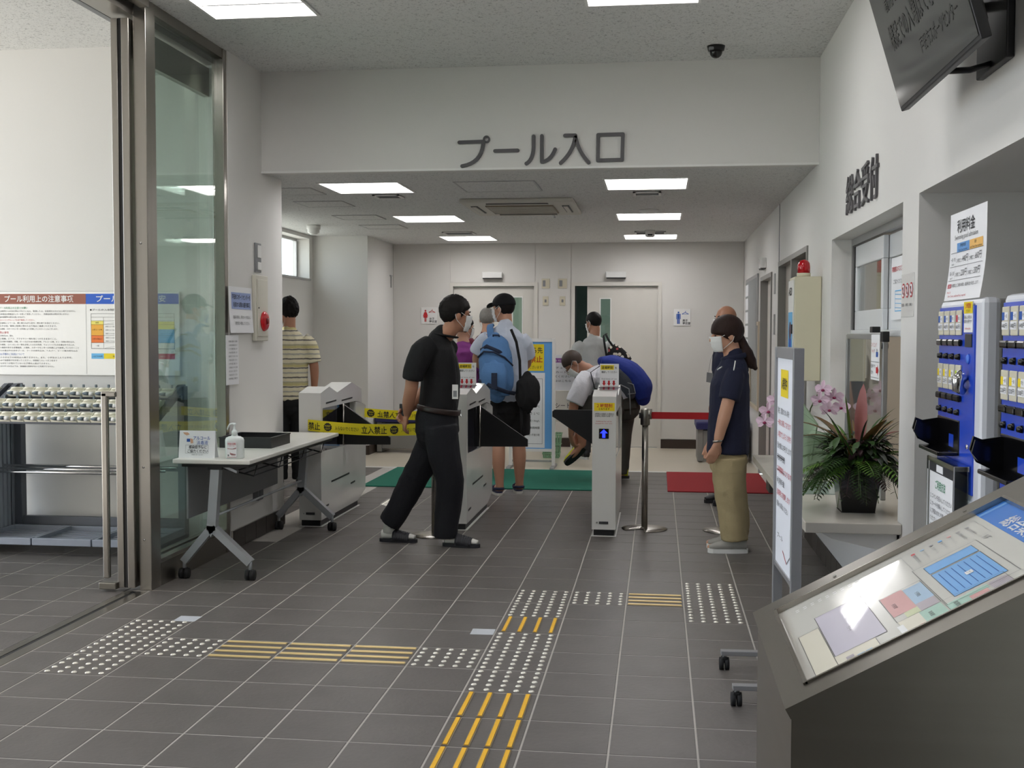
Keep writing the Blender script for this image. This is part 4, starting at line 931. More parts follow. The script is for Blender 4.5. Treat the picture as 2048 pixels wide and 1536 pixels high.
for k in range(3):
    c = .042+.075*k
    p.disc(c, .11, .031, M_RED, 0); p.disc(c, .11, .025, M_PAPER, 1); p.rect(c-.007, .095, c+.007, .125, M_INK, 2); p.line(c-.02, .128, c+.02, .092, .005, M_RED, 3); p.text(('禁煙', '飲食禁止', '撮影禁止')[k], c, .045, .014, M_INK, align='c', width=.045)
p.build('print', ns)
# office furniture glimpsed through the window
M_CAB = mat('office_cabinet', (172, 160, 140), .6, var=.03)
t = thing('office_cabinet', 'beige office cabinet seen through the reception window', 'cabinet', (3.7, .9, 0))
MB().box(-.2, .45, -.5, .5, 0, 1.75, M_CAB, .005).build('body', t)
for y in (-.25, .25): d = MB().box(-.215, -.2, y-.23, y+.23, .05, 1.70, M_CAB, .004).build('door', t); MB().box(-.225, -.215, y-.02, y+.02, .85, .98, M_ALU).build('handle', d)
tl = thing('office_light', 'ceiling light inside the reception office', 'light', (3.0, .7, 2.5))
MB().box(-.3, .3, -.3, .3, -.03, 0, M_WHITE, .004).build('frame', tl); MB().box(-.27, .27, -.27, .27, -.036, -.03, M_LED).build('diffuser', tl)
tl = thing('side_room_light', 'ceiling light inside the room behind the side doorway', 'light', (2.5, 3.4, 2.5))
MB().box(-.2, .2, -.2, .2, -.03, 0, M_WHITE, .004).build('frame', tl); MB().box(-.17, .17, -.17, .17, -.036, -.03, mat('dim_diffuser', (255, 250, 240), .5, var=0, emit=3)).build('diffuser', tl)

# ---- plants on the counter
M_LEAF = mat('leaf_green', (52, 84, 34), .5, var=.3, scale=25); M_LEAF2 = mat('fern_green', (86, 124, 40), .5, var=.25, scale=25); M_LEAFD = mat('leaf_dark', (40, 50, 34), .5, var=.3, scale=25); M_LEAFR = mat('leaf_bronze', (112, 84, 44), .5, var=.3, scale=20); M_RLEAF = mat('leaf_red', (150, 84, 80), .5, var=.2, scale=20); M_STEM = mat('stem_green', (70, 86, 44), .6, var=.2)
M_PURL = mat('leaf_purple', (58, 36, 40), .5, var=.2)
def blade(mb, base, dirv, L_, wd, droop, m, n=7, fold=.25, twist=0):
    """a curved leaf blade with a folded midrib"""
    d = V(dirv).normalized(); side = d.cross(EZ); side = side.normalized() if side.length > .05 else V((1, 0, 0)); p = V(base); vs = []; up = side.cross(d)
    for i in range(n+1):
        s = i/n; wv = wd*(sin(pi*min(1, s*.9+.06))**.8)*(1-.15*s) if i < n else 0
        vs += [p-side*wv+up*wv*fold, p, p+side*wv+up*wv*fold]
        d = (d+V((0, 0, -droop/n))).normalized(); up = side.cross(d); p = p+d*(L_/n)
    fs = []
    for i in range(n): a = 3*i; fs += [(a, a+1, a+4, a+3), (a+1, a+2, a+5, a+4)]
    mb.add(vs, fs, m, True)
def fern(mb, base, dirv, L_, droop, m, n=15, wd=.035):
    d = V(dirv).normalized(); side = d.cross(EZ).normalized(); p = V(base); pts = [p.copy()]
    for i in range(n):
        d = (d+V((0, 0, -droop/n))).normalized(); p = p+d*(L_/n); pts.append(p.copy()); s = i/n
        ll = wd*sin(pi*(.12+.82*s))
        for sg in (-1, 1): blade(mb, p, side*sg+d*.5+V((0, 0, .1)), ll*2, .006, .3, m, 2)
    mb.tube(pts, .0018, m, 5)
def vine(mb, base, pts, m, n=16, sz=.016, rnd=random):
    P = [V(base)]+[V(q) for q in pts]
    tot = []
    for a, b in zip(P, P[1:]): tot += [a.lerp(b, i/n) for i in range(n)]
    mb.tube(tot+[P[-1]], .0015, M_STEM, 5)
    for i, q in enumerate(tot):
        if i % 2: continue
        dv = V((rnd.uniform(-1, 1), rnd.uniform(-1, 1), rnd.uniform(-.6, .4))); blade(mb, q, dv, sz*rnd.uniform(1.2, 2.2), sz*.5, .3, m, 3)
R_ = random.Random(11)
px, py = 1.655, -.28
pl = thing('potted_foliage', 'bushy mixed fern arrangement in a tall black pot on the reception counter', 'plant', (px, py, CZ))
MB().prism([(-.075, -.075, 0), (.075, -.075, 0), (.075, .075, 0), (-.075, .075, 0)], (0, 0, .001), M_BLACKG).add([(-.072, -.072, 0), (.072, -.072, 0), (.072, .072, 0), (-.072, .072, 0), (-.10, -.10, .22), (.10, -.10, .22), (.10, .10, .22), (-.10, .10, .22)], [(0, 1, 5, 4), (1, 2, 6, 5), (2, 3, 7, 6), (3, 0, 4, 7), (4, 5, 6, 7)], M_BLACKG).build('pot', pl)
for k in range(24):
    a = R_.uniform(0, 2*pi); mb = MB(); fern(mb, (.03*cos(a), .03*sin(a), .22), (cos(a), sin(a), R_.uniform(.25, .9)), R_.uniform(.2, .30), R_.uniform(.9, 1.6), R_.choice([M_LEAF2, M_LEAF, M_LEAF])); mb.build('fern_frond', pl)
for k in range(22):
    a = R_.uniform(0, 2*pi); mb = MB(); fern(mb, (.06*cos(a), .06*sin(a), .21), (cos(a), sin(a), R_.uniform(-.05, .3)), R_.uniform(.16, .26), R_.uniform(1.2, 2.0), R_.choice([M_LEAFD, M_LEAF, M_PURL]), wd=.03); mb.build('fern_frond', pl)
for k in range(40):
    a = R_.uniform(0, 2*pi); mb = MB(); blade(mb, (.04*cos(a), .04*sin(a), .23), (cos(a)*R_.uniform(.3, 1), sin(a)*R_.uniform(.3, 1), 1), R_.uniform(.24, .36), .006, R_.uniform(.5, 1.4), R_.choice([M_LEAF, M_LEAFD, M_LEAFR, M_LEAF2])); mb.build('grass_blade', pl)
for a, L_, dr, m, wd in ((2.9, .34, 1.0, M_LEAFR, .026), (3.3, .30, 1.3, M_LEAFR, .024), (2.4, .30, .7, M_LEAFR, .028), (.4, .26, .6, M_LEAFR, .03), (5.2, .28, .5, M_LEAFR, .03), (.1, .24, .9, M_RLEAF, .025)):
    mb = MB(); blade(mb, (0, 0, .24), (cos(a)*.8, sin(a)*.8, 1.1), L_, wd, dr, m, 9); mb.build('broad_leaf', pl)
mb = MB(); blade(mb, (.01, -.02, .28), (.05, .05, 1), .30, .036, .05, M_RLEAF, 9, .15); mb.build('red_spathe_leaf', pl)
mb = MB(); blade(mb, (-.03, -.02, .27), (-.1, .05, 1), .26, .02, .05, M_LEAF2, 9, .3); mb.build('broad_leaf', pl)
for k in range(60):
    a = R_.uniform(0, 2*pi); r = R_.uniform(.04, .12); mb = MB()
    for q in range(5): blade(mb, (r*cos(a), r*sin(a), R_.uniform(.20, .34)), (cos(a)+R_.uniform(-.8, .8), sin(a)+R_.uniform(-.8, .8), R_.uniform(-.3, .6)), R_.uniform(.06, .11), .016, R_.uniform(.4, 1), R_.choice([M_LEAFD, M_PURL, M_LEAF, M_LEAF]), 4)
    mb.build('leaf_cluster', pl)
for k in range(16):
    a = (3.4, 3.0, 2.7, 3.9, 4.6, 4.8, 5.6, 3.2, .2, 3.6, 2.9, 3.3, 4.2, 5.0, 5.9, 2.6)[k]; r = R_.uniform(.16, .26); mb = MB()
    vine(mb, (.08*cos(a), .08*sin(a), .22), [(r*.8*cos(a), r*.8*sin(a), .20), (r*1.05*cos(a), r*1.05*sin(a), R_.uniform(.02, .10))], (M_LEAF, M_LEAFD)[k % 2], 9, .016, R_); mb.build('trailing_vine', pl)
orp = thing('potted_orchid', 'pink moth orchid in a pot wrapped in pale green paper on the reception counter', 'plant', (1.585, 1.0, CZ))
M_WRAP = mat('wrap_green', (146, 168, 140), .6, var=.08); M_PET = mat('orchid_petal', (226, 196, 214), .5, var=.08); M_LIP = mat('orchid_lip', (140, 30, 80), .5)
MB().add([((.10+.03*(i % 2))*cos(2*pi*i/20)*(1+.12*h), (.10+.03*(i % 2))*sin(2*pi*i/20)*(1+.12*h), .02+.11*h) for h in range(3) for i in range(20)], [(h*20+i, h*20+(i+1) % 20, h*20+20+(i+1) % 20, h*20+20+i) for h in range(2) for i in range(20)], M_WRAP, True).prism([(-.10, -.04, .1), (.02, -.13, .1), (.05, -.12, .30), (-.03, -.08, .42)], (.01, .02, 0), M_WRAP).build('wrapping', orp)
MB().lathe([(.07, 0), (.085, .12), (.085, .2)], (0, 0, 0), M_WHITE, 18).build('pot', orp)
mb = MB(); mb.box(-.10, -.06, -.115, -.1, .012, .04, M_RED, .004); mb.build('ribbon', orp)
for a in (.3, 2.4, 3.9, 5.3): mb = MB(); blade(mb, (0, 0, .2), (cos(a), sin(a), .6), .2, .035, 1.2, M_LEAF, 7); mb.build('leaf', orp)
def flower(c, fw, s):
    fw = V(fw).normalized(); sx = fw.cross(EZ).normalized(); uz = sx.cross(fw); mb = MB()
    for ang, ll, ww in ((90, 1, .55), (215, 1, .5), (325, 1, .5), (10, 1.05, .95), (170, 1.05, .95)):
        a = RAD(ang); d = sx*cos(a)+uz*sin(a); sd2 = fw.cross(d)
        pts = [V(c)+d*(s*ll*t)+sd2*(s*ww*wv)+fw*(s*.12*sin(pi*t)) for t, wv in ((.05, -.1), (.35, -.42), (.7, -.45), (1, -.12), (1, .12), (.7, .45), (.35, .42), (.05, .1))]
        mb.add(pts, [list(range(8))], M_PET)
    mb.ball(V(c)+fw*s*.15-uz*s*.12, (s*.2, s*.2, s*.16), M_LIP, 6)
    return mb
st_pts = [[(0, 0, .2), (-.03, -.02, .36), (-.10, -.04, .46), (-.20, -.06, .43), (-.26, -.07, .34)], [(0, 0, .2), (.03, .0, .38), (.09, .02, .50), (.16, .02, .48), (.21, .02, .40)]]
for sp in st_pts:
    MB().tube(sp, .004, M_STEM, 6).build('flower_stem', orp)
for c in ((-.10, -.06, .47), (-.17, -.08, .43), (-.13, -.08, .39), (-.21, -.08, .37), (-.15, -.09, .33), (-.23, -.09, .31), (-.09, -.08, .34), (.10, 0, .49), (.16, 0, .45), (.20, .0, .39), (.08, -.02, .43), (.13, -.03, .38)):
    flower(c, (-.45+R_.uniform(-.3, .3), -1, R_.uniform(-.3, .1)), .052).build('blossom', orp)
t = thing('counter_card', 'green and white card lying upright behind the black pot on the reception counter', 'card', (1.95, -.36, CZ))
MB().prism([(0, -.09, 0), (0, .09, 0), (.03, .09, .10), (.03, -.09, .10)], (.003, 0, 0), mat('card_green', (30, 140, 90), .6)).build('panel', t); MB().box(-.02, .06, -.10, .10, 0, .004, M_WHITE).build('base', t)

# ================================================================== AED cabinet with red beacon
ae = thing('aed_cabinet', 'cream defibrillator wall cabinet with a red beacon lamp beside the reception window', 'cabinet', (1.785, 1.975, 1.117))
M_AEDC = mat('aed_cream', (216, 210, 184), .45, var=.02)
MB().box(-.17, -.002, -.138, .138, 0, .665, M_AEDC, .006).build('cabinet', ae)
d = MB().box(-.178, -.17, -.13, .13, .02, .645, M_WHITE, .003).build('door', ae); MB().box(-.186, -.178, -.12, -.10, .3, .36, M_BLACK, .002).build('handle', d)
p = Print((-.178, .13, .02), NY, EZ); p.text('AED', .03, .53, .07, M_INK, width=.18, bold=.015); p.rect(.02, .14, .24, .42, M_LB, 0); p.disc(.13, .30, .06, mat('print_dark_purple', (70, 40, 70), .5), 1); p.rect(.08, .14, .19, .25, M_NAVYB, 1); p.text('自動体外式除細動器', .03, .07, .025, M_INK, width=.2); p.build('print', ae)
MB().lathe([(.044, .665), (.044, .69), (.041, .692)], (-.10, -.02, 0), M_AEDC, 24).build('beacon_base', ae)
M_BEACON = mat('beacon_red', (190, 8, 24), .12, var=.05, coat=.5)
MB().lathe([(.040, .69), (.041, .73), (.037, .755), (.026, .772), (.008, .778)], (-.10, -.02, 0), M_BEACON, 24).build('beacon_dome', ae)
# ---- side doors in the right wall
M_DGREY = mat('door_frame_grey', (140, 138, 134), .45, var=.02); M_DLEAF = mat('side_door_leaf', (178, 172, 162), .5, var=.02)
d = MB().box(XR-.012, XR+.1, 4.39, 4.43, 0, 2.03, M_DGREY).box(XR-.012, XR+.1, 2.53, 2.57, 0, 2.03, M_DGREY).box(XR-.012, XR+.1, 2.57, 4.39, 1.99, 2.03, M_DGREY).box(XR-.012, XR+.1, 3.44, 3.50, 0, 1.99, M_DGREY).build('door_3', kind='structure')
MB().box(XR+.05, XR+.08, 3.50, 4.39, .01, 1.99, M_DLEAF).build('door_leaf', d); MB().box(XR+.03, XR+.05, 3.55, 3.58, .9, 1.1, M_ALU, .004).build('handle', d)
d = MB().box(XR-.012, XR+.1, 6.10, 6.14, 0, 1.98, M_DGREY).box(XR-.012, XR+.1, 5.03, 5.07, 0, 1.98, M_DGREY).box(XR-.012, XR+.1, 5.07, 6.10, 1.94, 1.98, M_DGREY).build('door_4', kind='structure')
MB().box(XR+.05, XR+.08, 5.07, 5.62, .01, 1.94, M_DOOR).build('door_leaf', d); MB().box(XR+.06, XR+.09, 5.62, 6.10, .01, 1.94, M_DOOR).build('door_leaf', d); MB().box(XR+.045, XR+.058, 5.612, 5.628, .01, 1.94, M_BLACK).build('gasket', d)
MB().box(XR-.004, XR, 4.44, 4.462, 0, 2.53, M_GREYP).build('trim_5', kind='structure')
t = thing('door_operator', 'small white box lamp above the narrow door in the right lobby wall', 'lamp', (XR, 5.75, 2.1)); MB().box(-.055, 0, -.12, .12, -.05, .05, M_WHITEG, .006).build('cover', t); MB().box(-.05, -.004, -.115, .115, -.06, -.05, M_BLACK).build('sensor_strip', t)
for n, z in enumerate((1.86, 1.5)):
    MB().box(XR-.012, XR, 4.72, 4.80, z-.09, z+.09, M_ALU, .003).build('hinge_plate', label=('upper', 'lower')[n]+' metal plate on the right lobby wall next to the narrow door', cat='plate')
bd = thing('bulletin_board', 'aluminium framed bulletin board with small papers on the right lobby wall', 'board', (XR, 7.2, 1.6))
MB().box(-.02, 0, -.77, .77, -.5, .44, M_ALU, .004).build('frame', bd); MB().box(-.023, -.019, -.73, .73, -.46, .40, mat('board_grey', (156, 158, 158), .7), .001).build('panel', bd)
for k in range(5): MB().box(-.026, -.023, .30, .68, .24-.155*k, .37-.155*k, M_PAPER).build('sheet', bd)
MB().box(XR-.02, XR, 6.25, 7.35, .62, .66, mat('beige_frame', (196, 182, 160), .5)).box(XR-.02, XR, 6.25, 6.30, .66, 1.5, MATS['beige_frame']).box(XR-.02, XR, 7.30, 7.35, .66, 1.5, MATS['beige_frame']).box(XR-.02, XR, 6.25, 7.35, 1.5, 1.54, MATS['beige_frame']).build('window_4', kind='structure')
MB().box(XR-.010, XR-.002, 6.30, 7.30, .66, 1.5, M_CLEAR).build('pane', bpy.data.objects['window_4'])

# ================================================================== wall television
tvr = thing('wall_television', 'black flat television tilted down from a wall arm above the alcove', 'television', (1.60, -1.40, 2.20))
tl_ = RAD(16.6); R2 = Matrix.Rotation(-tl_, 3, 'Y')
M_TVS = mat('tv_screen', (66, 67, 66), .10, var=.02, spec=.6); M_TVT = mat('tv_screen_text', (30, 30, 31), .12, var=.02)
def rot_build(mb, name, parent):
    mb.v = [tuple(R2 @ V(v)) for v in mb.v]; return mb.build(name, parent)
rot_build(MB().box(0, .03, -1.0, 0, 0, .575, M_BLACK, .004), 'bezel', tvr)
rot_build(MB().box(.03, .075, -.88, -.12, .06, .50, M_BLACK, .012), 'back_cover', tvr)
scr = rot_build(MB().box(-.002, .001, -.99, -.01, .014, .565, M_TVS), 'screen', tvr)
p = Print((-.002, -.01, .014), NY, EZ, lift=.0006)
p.text('必ず水着と入場券を', .12, .40, .075, M_TVT, width=.78, bold=.01); p.text('着用してください。', .16, .30, .075, M_TVT, width=.52, bold=.01); p.text('裸足での入場はできません。', .12, .18, .09, M_TVT, width=.80, bold=.012); p.text('戸田市スポーツセンター', .44, .09, .055, M_TVT, width=.44); 
M_TVB = mat('tv_reflection_blue', (34, 36, 54), .12)
p.mb.v = [tuple(R2 @ V(v)) for v in p.mb.v]; p.build('screen_text', tvr)
MB().box(.160, .184, -.66, -.34, .03, .36, M_BLACK, .004).build('wall_plate', tvr)
for y in (-.60, -.40): MB().tube([(.17, y, .24), (.02, y, .28)], .016, M_BLACK, 8).build('arm', tvr)
MB().tube([(.17, -.5, .05), (.10, -.5, .03), (.035, -.47, .035)], .010, M_BLACK, 8).build('stay', tvr)

# ================================================================== ticket machines in the alcove
M_TMB = mat('machine_blue', (38, 78, 206), .22, var=.05, coat=.3); M_TMW = mat('machine_white', (222, 224, 230), .3, var=.02); M_TMS = mat('machine_silver', (160, 158, 154), .35, metal=.4, var=.03); M_TAG = mat('machine_tag', (214, 208, 186), .4, var=.03)
def machine(y, label, holder):
    t = thing('ticket_machine', label, 'ticket machine', (1.80, y, 0)); W = .565
    MB().box(.05, .46, -W+.004, -.004, .02, 1.535, M_TMS, .006).build('cabinet', t)
    MB().box(0, .06, -W, 0, .02, 1.54, M_TMW, .018).build('front_door', t); MB().box(.062, .066, -W-.001, -W+.004, .05, 1.5, M_BLACK).build('door_seam', t)
    MB().box(-.006, .002, -W+.075, -.018, .88, 1.515, M_TMB, .002).build('fascia', t)
    fx = -.006
    U = lambda f_: -(.012+f_*(W-.09))
    for r, (z0, z1) in enumerate(((1.415, 1.502), (1.222, 1.312))):
        for k in range(4):
            c = U(.10+.175*k); 
            b = MB().box(fx-.006, fx, c-.034, c+.034, z0, z1, M_TAG, .01).build('price_tag', t)
            q = Print((fx-.006, c+.034, z0), NY, EZ); q.rect(.004, .046, .03, .07, (M_BLUEI if k < 3 else M_CRIM) if r == 0 else (M_YEL if k < 3 else M_LIME), 0); q.rect(.03, .046, .064, .07, M_PAPER, 0); q.text('一般' if k < 2 else '学生', .034, .054, .012, M_INK, layer=2); q.rect(.003, .018, .065, .042, M_PAPER, 0); q.text(('440円', '440円', '440円', '660円')[k] if r == 0 else ('220円', '220円', '330円', '330円')[k], .008, .023, .018, M_INK, width=.05); q.build('print', b)
            MB().box(fx-.014, fx, c-.037, c+.033, z0-.038, z0-.014, M_BLACKG, .006).build('select_button', t)
            MB().lathe([(.008, -.016), (.011, -.004), (.012, 0)], (fx, c, z0-.075), M_BLACKG, 14, 'x').build('knob', t)
    yc = U(.85)
    b = MB().box(fx-.002, fx, yc-.058, yc+.05, 1.425, 1.528, M_PAPER).build('notice', t)
    q = Print((fx-.002, yc+.05, 1.425), NY, EZ); q.rect(0, .064, .108, .103, M_YEL, 0); q.text('２時間制', .02, .082, .02, M_RED, width=.07, bold=.01); q.text('となります', .03, .068, .012, M_INK, width=.05); q.text('超過した場合は', .006, .047, .013, M_INK, width=.095); q.text('精算が必要です', .006, .032, .013, M_INK, width=.095); q.text('Additional fee', .02, .01, .01, M_RED, width=.07); q.build('print', b)
    MB().box(fx-.004, fx+.002, yc-.05, yc+.03, 1.375, 1.42, M_PLATE, .002).build('display', t)
    MB().lathe([(.014, -.006), (.018, 0)], (fx, yc-.01, 1.335), mat('coin_slot_blue', (70, 120, 226), .3), 20, 'x').build('coin_slot', t)
    MB().tube([(fx-.01, yc-.005, 1.285), (fx-.03, yc, 1.265), (fx-.03, yc, 1.235), (fx-.008, yc, 1.222)], [.02, .024, .02, .012], M_CHROME, 12).build('return_lever', t)
    MB().lathe([(.007, -.008), (.009, 0)], (fx, yc-.03, 1.04), M_CHROME, 12, 'x').build('key_lock', t)
    tr_ = MB().box(fx-.003, .01, -.33, -.02, .995, 1.12, M_BLACKG, .006).build('outlet_recess', t)
    mb = MB()
    for a, (h0, h1) in enumerate(((.995, 1.11), (1.0, 1.10))):
        y0 = -.03-.02*a
        mb.prism([(fx-.002, y0, h0), (fx-.075, y0, h0+.035), (fx-.095, y0, h1-.04), (fx-.085, y0, h1), (fx-.06, y0, h1-.01), (fx-.002, y0, h1)], (0, -.012, 0), M_BLACKG)
    mb.box(fx-.07, fx, -.32, -.03, .995, 1.01, M_BLACKG, .004).build('ticket_tray', tr_)
    MB().box(fx-.004, fx-.002, -.26, -.20, 1.02, 1.065, M_TMB).build('tray_label', tr_)
    MB().box(fx-.002, .002, -W+.08, -.02, .62, .86, M_TMW, .003).build('lower_panel', t)
    if holder:
        hd = thing('leaflet_holder', 'clear acrylic leaflet box with a white instruction sheet in front of the ticket machine', 'holder', (1.742, -1.275, .605))
        MB().box(.042, .045, -.37, 0, 0, .37, M_CLEAR).box(-.003, .045, -.373, -.37, 0, .37, M_CLEAR).box(-.003, .045, 0, .003, 0, .37, M_CLEAR).build('acrylic_box', hd)
        MB().box(-.002, .046, -.373, .003, .355, .372, M_CHROME).box(0, .046, -.373, .003, 0, .006, M_CHROME).box(-.004, .0, -.002, .004, 0, .37, M_CHROME).box(-.004, 0, -.374, -.368, 0, .37, M_CHROME).build('rim', hd)
        MB().box(.003, .004, -.355, -.015, .01, .32, M_PAPER).build('sheet', hd); MB().box(.002, .004, -.355, -.015, .32, .355, M_PLATE).build('header_strip', hd); MB().box(.0005, .002, -.21, -.12, .325, .35, M_PAPER).build('label_strip', hd)
        q = Print((.003, -.015, .01), NY, EZ, lift=.0008); q.text('ご利用方法', .09, .255, .035, M_TGREEN, width=.14, bold=.012)
        for k, s_ in enumerate(['１.コインを投入してください', '２.カードを挿入してください', '３.ご希望のボタンを押してください', '　ください', 'チケットとおつりをお取り', 'ください、お子様の場合は', '小児ボタンを押してください', '係員までお申し出ください']): q.text(s_, .02, .215-.027*k, .02, M_INK if k < 6 else M_BLUEI, width=.30 if k != 3 else .1)
        q.build('print', hd)
    return t
machine(-1.165, 'blue fronted ticket machine with a leaflet box and a price sheet on top', True)
machine(-1.95, 'blue fronted ticket machine next to the machine with the leaflet box', False)
# price sheet standing on the first machine, curled
pp = thing('price_sheet', 'curled white price sheet with blue and orange table heads standing on the ticket machine', 'paper', (1.835, -1.20, 1.54))
PW, PH, n = .47, .315, 10
fw_ = lambda v: .012+.05*(max(0, .55-v/PH))**1.6
mb = MB().add([(-fw_(PH*i/n), -PW*k, PH*i/n) for i in range(n+1) for k in (0, 1)], [(2*i+1, 2*i, 2*i+2, 2*i+3) for i in range(n)], M_PAPER); mb.build('sheet', pp)
p = Print((0, 0, 0), NY, EZ, lift=.001); p.warp = lambda u, v: fw_(v)
p.text('利用料金', .10, .245, .05, M_INK, width=.23, bold=.008); p.text('Swimming pool admission', .07, .218, .024, M_INK, width=.30)
p.rect(.10, .172, .265, .205, mat('print_mid_blue', (104, 156, 214), .6), 0); p.rect(.265, .172, .43, .205, mat('print_sand', (236, 186, 104), .6), 0); p.text('戸田市民', .145, .19, .013, M_INK, width=.075); p.text('Toda City residents', .12, .176, .009, M_INK, width=.12); p.text('市外', .33, .19, .013, M_INK); p.text('non-Toda City residents', .275, .176, .009, M_INK, width=.145)
for z in (.172, .122, .072): p.line(.02, z, .44, z, .0014, M_INK)
for u_ in (.10, .265): p.line(u_, .072, u_, .172, .0008, M_GREYP)
for z, a, b_, c, c2 in ((.138, '440円', '660円', '一般・学生', 'Adult'), (.088, '220円', '330円', '児童・生徒', 'ages 6-15')):
    p.text(c, .025, z+.005, .015, M_INK, width=.065); p.text(c2, .04, z-.010, .010, M_INK, width=.035)
    for u_, s_ in ((.105, a), (.27, b_)): p.text('２時間ごと', u_, z-.002, .016, M_INK, width=.07); p.text(s_, u_+.075, z-.002, .03, M_INK, width=.075)
p.rect(.02, .045, .07, .06, M_CRIM, 0); p.text('ご注意', .024, .048, .011, M_PAPER, width=.042); p.text('２時間以上ご利用の場合、超過料金が発生します！', .075, .048, .014, M_INK, width=.35); p.text('※Pay 2h', .03, .026, .01, M_RED, width=.05); p.text('Over 2 hours, additional fee is required', .05, .012, .011, M_RED, width=.24)
p.build('print', pp)

# ================================================================== sign on casters
ss = thing('rolling_sign', 'tall narrow white floor sign in a grey steel frame on casters', 'sign', (1.263, -1.22, 0), math.atan2(1.263-1.244, .47))
SW = .47; M_SFR = mat('sign_frame_grey', (150, 150, 152), .4, metal=.35, var=.03, stretch=(1, 1, .05)); M_LUM = mat('sign_white', (240, 243, 252), .5, var=.01)
for y in (0, SW): MB().box(-.004, .036, y-.012, y+.012, .06, 1.365, M_SFR, .003).build('post', ss)
MB().box(0, .03, .012, SW-.012, 1.32, 1.365, M_SFR, .002).build('top_rail', ss); MB().box(0, .03, .012, SW-.012, .455, .475, M_SFR, .002).build('bottom_rail', ss)
MB().box(.006, .026, .012, SW-.012, .475, 1.32, M_LUM).build('panel', ss)
p = Print((.006, SW-.012, .475), NY, EZ); PWd = SW-.024
p.rect(.10, .69, .29, .80, M_YEL, 0); p.text('入場規制中', .12, .725, .05, M_INK, width=.15, bold=.015)
for k, (s_, m_, w_) in enumerate([('現在、混雑のため入場を', M_INK, .30), ('一時的に制限しております', M_RED, .34), ('入場までしばらくお待ち', M_RED, .35), ('受付順にお呼びします', M_INK, .36), ('利用時間', M_INK, .2), ('２時間制となります', M_RED, .37), ('利用料金', M_INK, .2), ('退場時に精算します', M_RED, .34), ('係員へお尋ねください', M_INK, .3)]): p.text(s_, .03, .62-.048*k, .028, m_, width=w_)
p.line(.02, .44, .22, .44, .003, M_INK); p.line(.02, .385, .22, .385, .003, M_INK); p.line(.38, .07, .38, .19, .003, M_GREYP); p.line(.2, .075, .30, .04, .005, M_RED); p.line(.30, .04, .38, .08, .004, M_GREYP); p.text('プール', .06, .11, .025, M_INK, width=.14)
p.build('print', ss)
for y in (0, SW):
    f_ = MB().box(-.215, .235, y-.018, y+.018, .062, .082, M_SFR, .003).build('foot_bar', ss)
    for x in (-.20, .22):
        MB().tube([(x, y, .04), (x, y, .075)], .008, M_CHROME, 8).tube([(x-.02, y, .026), (x-.003, y, .026)], .026, M_RUBBER, 14).tube([(x+.003, y, .026), (x+.02, y, .026)], .026, M_RUBBER, 14).box(x-.014, x+.014, y-.018, y+.012, .03, .055, M_BLACK, .004).build('caster', f_)

# ================================================================== map console
mc = thing('map_console', 'brushed steel console with a slanted printed floor map', 'map stand', (.98, -2.908, 0))
an = RAD(29); LS = .74; ca, sa = cos(an), sin(an); WY = .687
MB().prism([(.012, -.01, 0), (.012, -.01, .755), (LS*ca-.01, -.01, .755+LS*sa-.012), (LS*ca+.10, -.01, .755+LS*sa-.012), (LS*ca+.10, -.01, 0)], (0, -WY+.02, 0), M_STEELD).build('body', mc)
def plate(mb, v0, v1, u0, u1, h0, h1, m):
    q = [V((v*ca, -u_, .77+v*sa)) for v, u_ in ((v0, u0), (v0, u1), (v1, u1), (v1, u0))]; nn = V((-sa, 0, ca))
    mb.prism([a+nn*h0 for a in q], nn*(h1-h0), m)
tp = MB(); plate(tp, 0, .05, 0, WY, -.02, 0, M_STEELD); plate(tp, .605, LS, 0, WY, -.02, 0, M_STEELD); plate(tp, .05, .605, 0, .078, -.02, 0, M_STEELD); plate(tp, .05, .605, .618, WY, -.02, 0, M_STEELD); tp.build('top_frame', mc)
bz = MB(); plate(bz, .05, .605, .078, .084, -.012, .004, M_STEEL); plate(bz, .05, .605, .612, .618, -.012, .004, M_STEEL); plate(bz, .046, .054, .078, .618, -.012, .004, M_STEEL); plate(bz, .601, .609, .078, .618, -.012, .004, M_STEEL); bz.build('bezel', mc)
M_MAPB = mat('map_ground', (224, 222, 214), .12, var=.01, coat=.6)
mp_ = MB(); plate(mp_, .05, .605, .08, .616, -.018, -.008, M_MAPB); mp_.build('map_panel', mc)
for v in (.2, .52): s_ = MB(); plate(s_, v, v+.008, .04, .048, 0, .002, M_CHROME); s_.build('screw', mc)
eyv = V((ca, 0, sa)); p = Print(V((0, 0, .77))+V((-sa, 0, ca))*-.008, NY, eyv, lift=.0006, step=.0003)
C_ = lambda n_, c: mat('map_'+n_, c, .3, var=.02, coat=.4)
mw, ml, mp1, mb1, mg1, mm1, mc1, mt1 = C_('grey', (210, 206, 206)), C_('lilac', (206, 200, 214)), C_('pink', (216, 160, 158)), C_('pale_blue', (166, 196, 222)), C_('green', (172, 208, 192)), C_('mauve', (184, 174, 182)), C_('cream', (228, 222, 204)), C_('title', (50, 128, 220))
mpool, mline, mw2, mred, mgry = C_('pool', (112, 178, 238)), C_('line', (84, 82, 84)), C_('white', (240, 240, 240)), C_('red', (220, 70, 84)), C_('soft', (150, 148, 150))
p.rect(.085, .535, .616, .603, mt1, 0); p.rect(.10, .535, .115, .600, C_('title_light', (120, 176, 236)), 1); p.text('総合案内図', .22, .548, .042, mw2, width=.25, bold=.012, layer=2)
p.frame(.255, .34, .548, .484, .0012, mline, 1); p.rect(.338, .361, .522, .468, mpool, 0); p.rect(.273, .361, .330, .468, mpool, 0); p.frame(.338, .361, .522, .468, .0014, mline, 1); p.frame(.273, .361, .330, .468, .0012, mline, 1)
